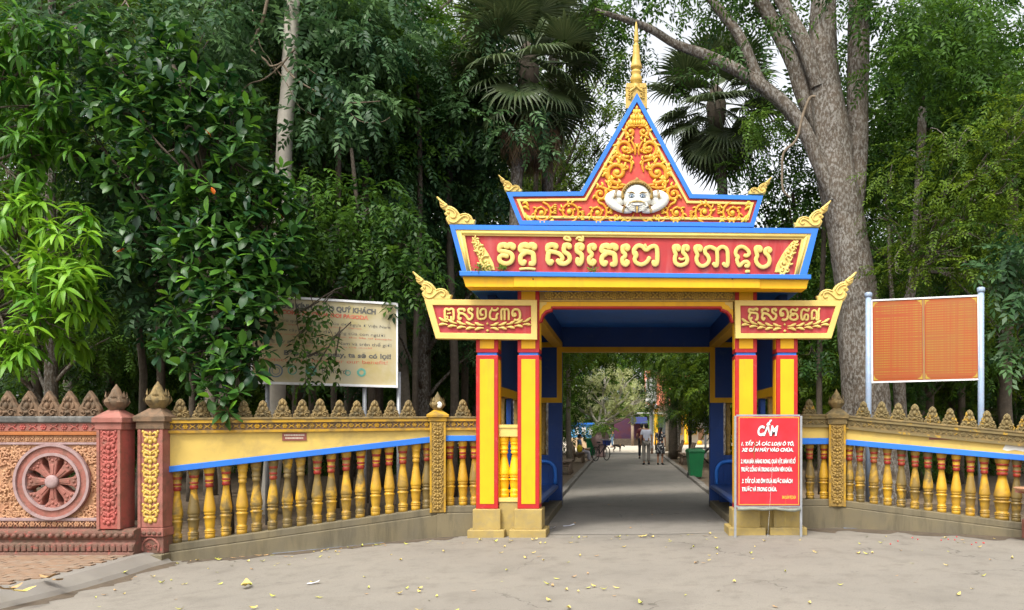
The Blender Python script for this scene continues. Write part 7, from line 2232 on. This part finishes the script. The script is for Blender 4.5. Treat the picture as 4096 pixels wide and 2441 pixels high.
cjeans = paint('blue_jeans', (.12, .20, .30), (.1, .16, .25), 5, .85, .2)
cstripe = paint('blue_striped_shirt', (.05, .12, .22), (.16, .24, .34), 30, .8, .2)
cpale = paint('pale_trousers', (.46, .44, .50), None, 5, .85, .2)
cfloral = paint('black_floral_print', (.012, .012, .016), (.02, .02, .026), 5, .8, .1, (.55, .55, .52), .95, 16, .56, .6)
def handbag(t, B):
    h = Vector(B['har'])
    mb = MB().hexa([(h.x - .05, h.y - .14, h.z - .36), (h.x + .05, h.y - .14, h.z - .36), (h.x + .05, h.y + .14, h.z - .36), (h.x - .05, h.y + .14, h.z - .36), (h.x - .03, h.y - .11, h.z - .12), (h.x + .03, h.y - .11, h.z - .12), (h.x + .03, h.y + .11, h.z - .12), (h.x - .03, h.y + .11, h.z - .12)])
    wm = t.location
    o = mb.build('handbag', paint('brown_leather', (.12, .06, .03), None, 6, .5, .1), None, tuple(wm))
    MB().tube([(h.x, h.y - .08, h.z - .12), (h.x, h.y - .03, h.z - .03), (h.x, h.y + .03, h.z - .03), (h.x, h.y + .08, h.z - .12)], .008, 6).build('strap', M['black'], o)
    tag(o, 'brown handbag hanging from the hand of the man in the grey shirt', 'bag')
person('man in pale grey short-sleeved shirt and grey trousers walking away on the path', (W(2585, 0, 32.6).x, 32.6, .005), R(6), {'wrr': (.235, .03, .88), 'har': (.235, .05, .81), 'anl': (-.10, -.06, .09), 'tol': (-.12, .07, .035), 'anr': (.11, .05, .09), 'tor': (.13, .18, .035)}, cgrey, cpants, M['black'], scale=1.0, bag=handbag)
person('woman with long dark hair in a black floral dress standing on the path', (W(2641, 0, 32.5).x, 32.5, .005), R(-15), {'wrl': (-.13, .16, 1.12), 'hal': (-.07, .2, 1.14), 'ell': (-.22, .0, 1.12), 'anr': (.10, -.05, .09), 'tor': (.13, .08, .035)}, cfloral, SKN, M['black'], hair='long', skirt=cfloral, scale=.91)
person('man in dark red shirt half hidden behind the man in grey', (W(2567, 0, 38.5).x, 38.5, .005), R(0), {'wrl': (-.24, .06, .95), 'hal': (-.24, .1, .9)}, cmaroon, cdark, M['black'], scale=1.0)
person('person in blue striped shirt sitting on the bench left of the path', (-1.93, 34.6, -.40), R(-80), {'hil': (-.09, .03, .92), 'hir': (.09, .03, .92), 'knl': (-.12, .42, .90), 'knr': (.12, .42, .88), 'anl': (-.12, .42, .49), 'anr': (.12, .44, .49), 'tol': (-.13, .56, .435), 'tor': (.13, .58, .435), 'wrl': (-.17, .26, 1.0), 'wrr': (.17, .26, 1.0), 'hal': (-.14, .33, .985), 'har': (.14, .33, .985), 'ell': (-.22, .05, 1.12), 'elr': (.22, .05, 1.12)}, cstripe, cpale, M['black'], scale=.97)
person('far person in black top and jeans with a hand on the hip', (W(2449, 0, 58).x, 58, .012), R(100), {'wrr': (.13, .1, 1.02), 'har': (.08, .1, 1.0), 'elr': (.32, .02, 1.14), 'chest': (0, .10, 1.30), 'neck': (0, .16, 1.42), 'head': (0, .22, 1.50), 'crown': (0, .24, 1.58), 'shl': (-.16, .1, 1.36), 'shr': (.16, .1, 1.36)}, cdark, cjeans, M['black'], scale=.98)

dg_ = tag(empty('dog', (W(2470, 0, 48.5).x, 48.5, .012), 0), 'thin black and tan dog standing on the path with lowered head', 'dog')
J = {'chest': ((.12, 0, .36), (.075, .105)), 'belly': ((-.04, 0, .38), (.062, .075)), 'rump': ((-.2, 0, .39), (.06, .078)), 'withers': ((.2, 0, .40), (.05, .07)), 'neck': ((.3, 0, .40), .042), 'head': ((.38, 0, .36), (.042, .048)), 'muzzle': ((.46, 0, .30), .022), 'tail': ((-.28, 0, .42), .016), 'tailtip': ((-.38, 0, .52), .008)}
E = [('chest', 'belly'), ('belly', 'rump'), ('chest', 'withers'), ('withers', 'neck'), ('neck', 'head'), ('head', 'muzzle'), ('rump', 'tail'), ('tail', 'tailtip')]
for s, n in ((-1, 'l'), (1, 'r')):
    o_ = .05 * s
    J.update({'fs' + n: ((.16 + o_ * .4, s * .055, .28), .036), 'fk' + n: ((.15 + o_ * .6, s * .058, .15), .02), 'fp' + n: ((.15 + o_ * .7, s * .058, .03), .016), 'ft' + n: ((.18 + o_ * .7, s * .058, .015), .018),
              'hs' + n: ((-.18 - o_ * .3, s * .055, .30), .045), 'hk' + n: ((-.14 - o_ * .4, s * .058, .22), .03), 'hh' + n: ((-.25 - o_ * .5, s * .058, .13), .018), 'hp' + n: ((-.23 - o_ * .5, s * .058, .03), .015), 'ht' + n: ((-.20 - o_ * .5, s * .058, .015), .018)})
    E += [('chest', 'fs' + n), ('fs' + n, 'fk' + n), ('fk' + n, 'fp' + n), ('fp' + n, 'ft' + n), ('rump', 'hs' + n), ('hs' + n, 'hk' + n), ('hk' + n, 'hh' + n), ('hh' + n, 'hp' + n), ('hp' + n, 'ht' + n)]
J = {k: (Vector(a), b) for k, (a, b) in J.items()}
DGM = paint('black_tan_fur', (.02, .017, .014), (.035, .028, .02), 3, .8, .4, (.28, .16, .07), .9, 5, .56, .62)
body = skin('body', J, E, DGM, dg_)
for s in (-1, 1): MB().add([(.36, s * .02, .40), (.33, s * .05, .39), (.345, s * .025, .385), (.35, s * .045, .455)], [(0, 1, 3), (1, 2, 3), (2, 0, 3), (0, 2, 1)]).build('ear', DGM, body)

# ------------------------------------------------------------------ things on the driveway
def fallen(L, w, curl, seed):
    r = random.Random(seed); v, f = [], []
    n = 5
    for i in range(n + 1):
        t = i / n; hw = w * .5 * max(.04, math.sin(math.pi * (t * .92 + .04)))
        x = L * (t - .5); z = .006 + curl * (2 * t - 1) ** 2 * L + r.uniform(0, .006)
        v += [(x, -hw, z + curl * hw * 1.5), (x, 0, z), (x, hw, z + curl * hw * 1.1)]
    for i in range(n):
        a = i * 3
        f += [(a, a + 3, a + 4, a + 1), (a + 1, a + 4, a + 5, a + 2)]
    me = bpy.data.meshes.new('fallen_leaf'); me.from_pydata(v, [], f); me.update()
    me.polygons.foreach_set('use_smooth', [True] * len(f))
    return me
leafmats = [paint('lime_fallen_leaf', (.42, .44, .06), (.5, .45, .1), 20, .6, .1), paint('tan_fallen_leaf', (.46, .29, .13), (.36, .22, .1), 20, .7, .1), paint('yellow_fallen_leaf', (.58, .44, .10), (.5, .4, .14), 20, .6, .1), paint('dark_fallen_leaf', (.07, .085, .03), (.06, .05, .03), 20, .6, .1)]
kinds = ['lime-green', 'tan dry', 'pale yellow', 'dark green']
FLM = []
for i, m in enumerate(leafmats):
    for j in range(2):
        me = fallen(.092 + .02 * j, .036 + .008 * ((i + j) % 3), .10 + .12 * ((i + 2 * j) % 3), i * 7 + j)
        me.materials.append(m); FLM.append((me, i))
rl_ = random.Random(99)
cnt = 0
def drop(X, Y, k=None, s=None, name='fallen_leaf', zoff=0):
    me, i = FLM[k if k is not None else rl_.choice([0, 0, 1, 2, 3, 4, 4, 5, 5, 6, 0, 1, 4])]
    s = s or rl_.uniform(.32, .85)
    o = put(name, me, None, None, (X, Y, gz(X, Y) + .003 + zoff), (rl_.uniform(-.15, .15), rl_.uniform(-.15, .15), rl_.uniform(0, 6.28)), (s, s, s))
    return tag(o, '%s fallen leaf lying on the grey driveway' % kinds[i], 'leaf', '%s fallen leaves on the driveway' % kinds[i])
while cnt < 215:
    Y = 11.4 - 4.9 * rl_.random() ** 1.35
    X = rl_.uniform(-.76 * Y, .50 * Y)
    if rl_.random() < .3: Y = fence_y(X) - .18 - abs(rl_.gauss(0, .25))
    if Y > fence_y(X) - .16 or (X < -5.75): continue
    if Y > 11.2 and not (-1.0 < X < 1.4): continue
    if 2.2 < X < 9 and Y < 9.5 and rl_.random() < .4: continue
    drop(X, Y); cnt += 1
for X, Y in ((-.8, 13), (.5, 14.2), (1.2, 16.5), (-.6, 18), (.9, 19.5), (-.9, 21), (.2, 23), (1.4, 13.2), (.1, 12.4), (-.3, 16)):
    o = drop(X, Y, 3, .7, zoff=.004)
    tag(o, 'tan dry fallen leaf lying on the path inside the gate', 'leaf', 'tan fallen leaves on the path')
for i, (px, py, k, s, lab) in enumerate(((193, 2372, 2, 2.2, 'large tan dry leaf on the sloped kerb at the lower left'), (230, 2380, 3, 1.7, 'smaller tan dry leaf beside the large one on the kerb'), (40, 2425, 2, 2.6, 'big brown leaf in the lower left corner'), (85, 2432, 5, 2.2, 'big yellowish leaf beside the brown one in the lower left corner'), (378, 2330, 3, 1.4, 'curled tan leaf at the foot of the kerb'), (985, 2380, 4, 1.8, 'long pale yellow leaf on the driveway left of centre'), (478, 2300, 0, 1.9, 'bright lime leaf lying along the kerb'))):
    Yg = (EYE + .15) * F / (py - CY)
    X = (px - CX) / F * Yg
    zz_ = SWZ + .01 if px < 300 else gz(X, Yg)
    o = drop(X, Yg, k, s); o.location.z = zz_ + .012
    del o['group']; tag(o, lab, 'leaf')
for i in range(12):
    px, Y = 3460 + rl_.random() * 480, rl_.uniform(10.4, 11.2)
    X = (px - CX) / F * Y
    if Y > fence_y(X) - .15: continue
    b_ = MB().ball((0, 0, .008), (.012, .01, .008), 0, 6, 4)
    tag(b_.build('fallen_berry', M['signred'], None, (X, Y, gz(X, Y))), 'tiny red berry on the driveway by the mossy wall', 'berry', 'red berries on the driveway')
pap = paint('white_paper', (.74, .77, .86), None, 6, .6, .1)
for (px, py, w_, h_, rz, lab) in ((2275, 2106, .18, .09, .2, 'white folded paper on the ground by the left plinth'), (2205, 2116, .13, .06, -.1, 'small flat white paper scrap beside the left plinth'), (1253, 2320, .12, .05, .1, 'white wrapper on the driveway left of the gate')):
    Y = EYE * F / (py - CY); X = (px - CX) / F * Y
    mb = MB().add([(-w_ / 2, -h_ / 2, .004), (.1 * w_, -h_ / 2, .012), (w_ / 2, -h_ / 2, .03), (w_ / 2, h_ / 2, .035), (.1 * w_, h_ / 2, .010), (-w_ / 2, h_ / 2, .005)], [(0, 1, 4, 5), (1, 2, 3, 4)])
    o = mb.build('paper_scrap', pap, None, (X, Y, gz(X, Y) + .004)); o.rotation_euler = (0, 0, rz)
    tag(o, lab, 'paper')
# spilt blue paint along the foot of the walls
bpm = paint('spilt_blue_paint', (.16, .28, .48), (.28, .34, .42), 9, .7, .05)
def spill(par, pts):
    r = random.Random(6)
    up, dn = [], []
    P_ = smooth2(pts, 6)
    for x, y in P_:
        up.append((x, y + r.uniform(.0, .02), gz(x, y) + .004)); dn.append((x, y - r.uniform(.006, .05), gz(x, y) + .004))
    n = len(P_)
    MB().add(up + dn, [(n + i, n + i + 1, i + 1, i) for i in range(n - 1)]).build('paint_spill', bpm, par)
spill(fenceL, [(-4.75, 10.78), (-4.3, 10.94), (-3.9, 11.08), (-3.4, 11.28)])
spill(fenceR, [(3.35, 12.18), (3.8, 12.08), (4.5, 11.83), (5.3, 11.5), (6.0, 11.2)])
# soil and dust drifted against the foot of the walls and the kerb
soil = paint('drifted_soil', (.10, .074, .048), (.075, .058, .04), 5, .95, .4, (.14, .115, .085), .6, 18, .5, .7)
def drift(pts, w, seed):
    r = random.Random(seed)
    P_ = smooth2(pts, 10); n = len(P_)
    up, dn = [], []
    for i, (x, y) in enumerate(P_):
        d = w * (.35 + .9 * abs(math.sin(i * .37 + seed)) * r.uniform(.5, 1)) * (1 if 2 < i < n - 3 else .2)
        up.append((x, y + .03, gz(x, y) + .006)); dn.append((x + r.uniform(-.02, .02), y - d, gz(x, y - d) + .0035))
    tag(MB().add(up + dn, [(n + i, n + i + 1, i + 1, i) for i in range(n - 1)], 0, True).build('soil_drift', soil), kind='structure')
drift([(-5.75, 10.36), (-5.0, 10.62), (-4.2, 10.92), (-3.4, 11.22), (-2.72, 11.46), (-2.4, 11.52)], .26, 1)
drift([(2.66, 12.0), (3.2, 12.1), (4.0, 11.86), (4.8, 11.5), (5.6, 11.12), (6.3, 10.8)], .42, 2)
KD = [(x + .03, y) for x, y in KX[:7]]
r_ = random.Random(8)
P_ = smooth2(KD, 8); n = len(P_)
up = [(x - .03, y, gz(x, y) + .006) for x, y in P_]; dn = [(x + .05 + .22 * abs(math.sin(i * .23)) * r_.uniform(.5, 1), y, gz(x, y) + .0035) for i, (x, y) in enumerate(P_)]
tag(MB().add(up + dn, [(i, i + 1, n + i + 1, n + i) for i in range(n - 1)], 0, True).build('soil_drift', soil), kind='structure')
# weeds rooted on the gate's ledge
for i, (px, py, s, lab) in enumerate(((1925, 1082, .5, 'tuft of weeds on the left end of the gate ledge'), (2012, 1083, .3, 'small weed on the gate ledge under the first letter'), (2372, 1086, .25, 'tiny weed on the gate ledge below the middle letters'))):
    x, z = g(px, py, 11.12)
    t = tag(empty('weed_tuft', (x, 11.12, z)), lab, 'weed')
    mk('leaves', whorls([(0, 0, .05 * s, .16 * s), (.1 * s, 0, .04 * s, .14 * s), (-.12 * s, 0, .05 * s, .14 * s)], 700, 6, leaf_tpl(.09, .03, 3, .3, .2), 7 + i, (20, 80), .8, (.6, 1.1)), LM['fresh'], t)
    MB().tube([(0, 0, -.01), (0, 0, .07)], .005, 5).build('stem', M['vine'], t)

# trees of one kind are told apart by their order across the view
ORD = 'first second third fourth fifth sixth seventh eighth ninth tenth eleventh twelfth thirteenth fourteenth fifteenth sixteenth'.split()
NAMES = {'forest trees crowding behind the left wall': 'dense forest tree, %s from the left of the tall trees behind the left balustrade',
         'slender stems of the wood': 'slender bare stem, %s from the left of the thin trunks behind the left wall',
         'forest trees behind the right wall': 'green forest tree, %s from the left of the tall trees behind the right balustrade',
         'understorey of the left wood': 'low dark bushy tree, %s from the left in the wood behind the left wall',
         'stems behind the right wall': 'slender brown trunk, %s from the left of the thin trunks behind the right balustrade',
         'understorey of the right wood': 'low dark bushy tree, %s from the left behind the right wall',
         'far trees beyond the yard': 'far green tree, %s from the left beyond the bright yard'}
for gname, pat in NAMES.items():
    for i, o in enumerate(sorted([o for o in COL.objects if o.get('group') == gname], key=lambda o: o.location.x / o.location.y)):
        o['label'] = pat % ORD[i]
# each thing's origin goes to its base
bpy.context.view_layer.update()
kids = {}
for o in COL.objects:
    if o.parent is not None:
        kids.setdefault(o.parent.name, []).append(o)
for t in [o for o in COL.objects if o.type == 'EMPTY' and o.parent is None and o.location.length < 1e-6]:
    pts = []
    for c in kids.get(t.name, []):
        if c.type == 'MESH':
            pts += [c.matrix_world @ Vector(b) for b in c.bound_box]
    if not pts:
        continue
    zlo = min(p.z for p in pts)
    low = [p for p in pts if p.z < zlo + .3]
    base = Vector((sum(p.x for p in low) / len(low), sum(p.y for p in low) / len(low), zlo))
    t.location = base
    for c in kids.get(t.name, []):
        c.matrix_parent_inverse = Matrix.Translation(-base) @ c.matrix_parent_inverse
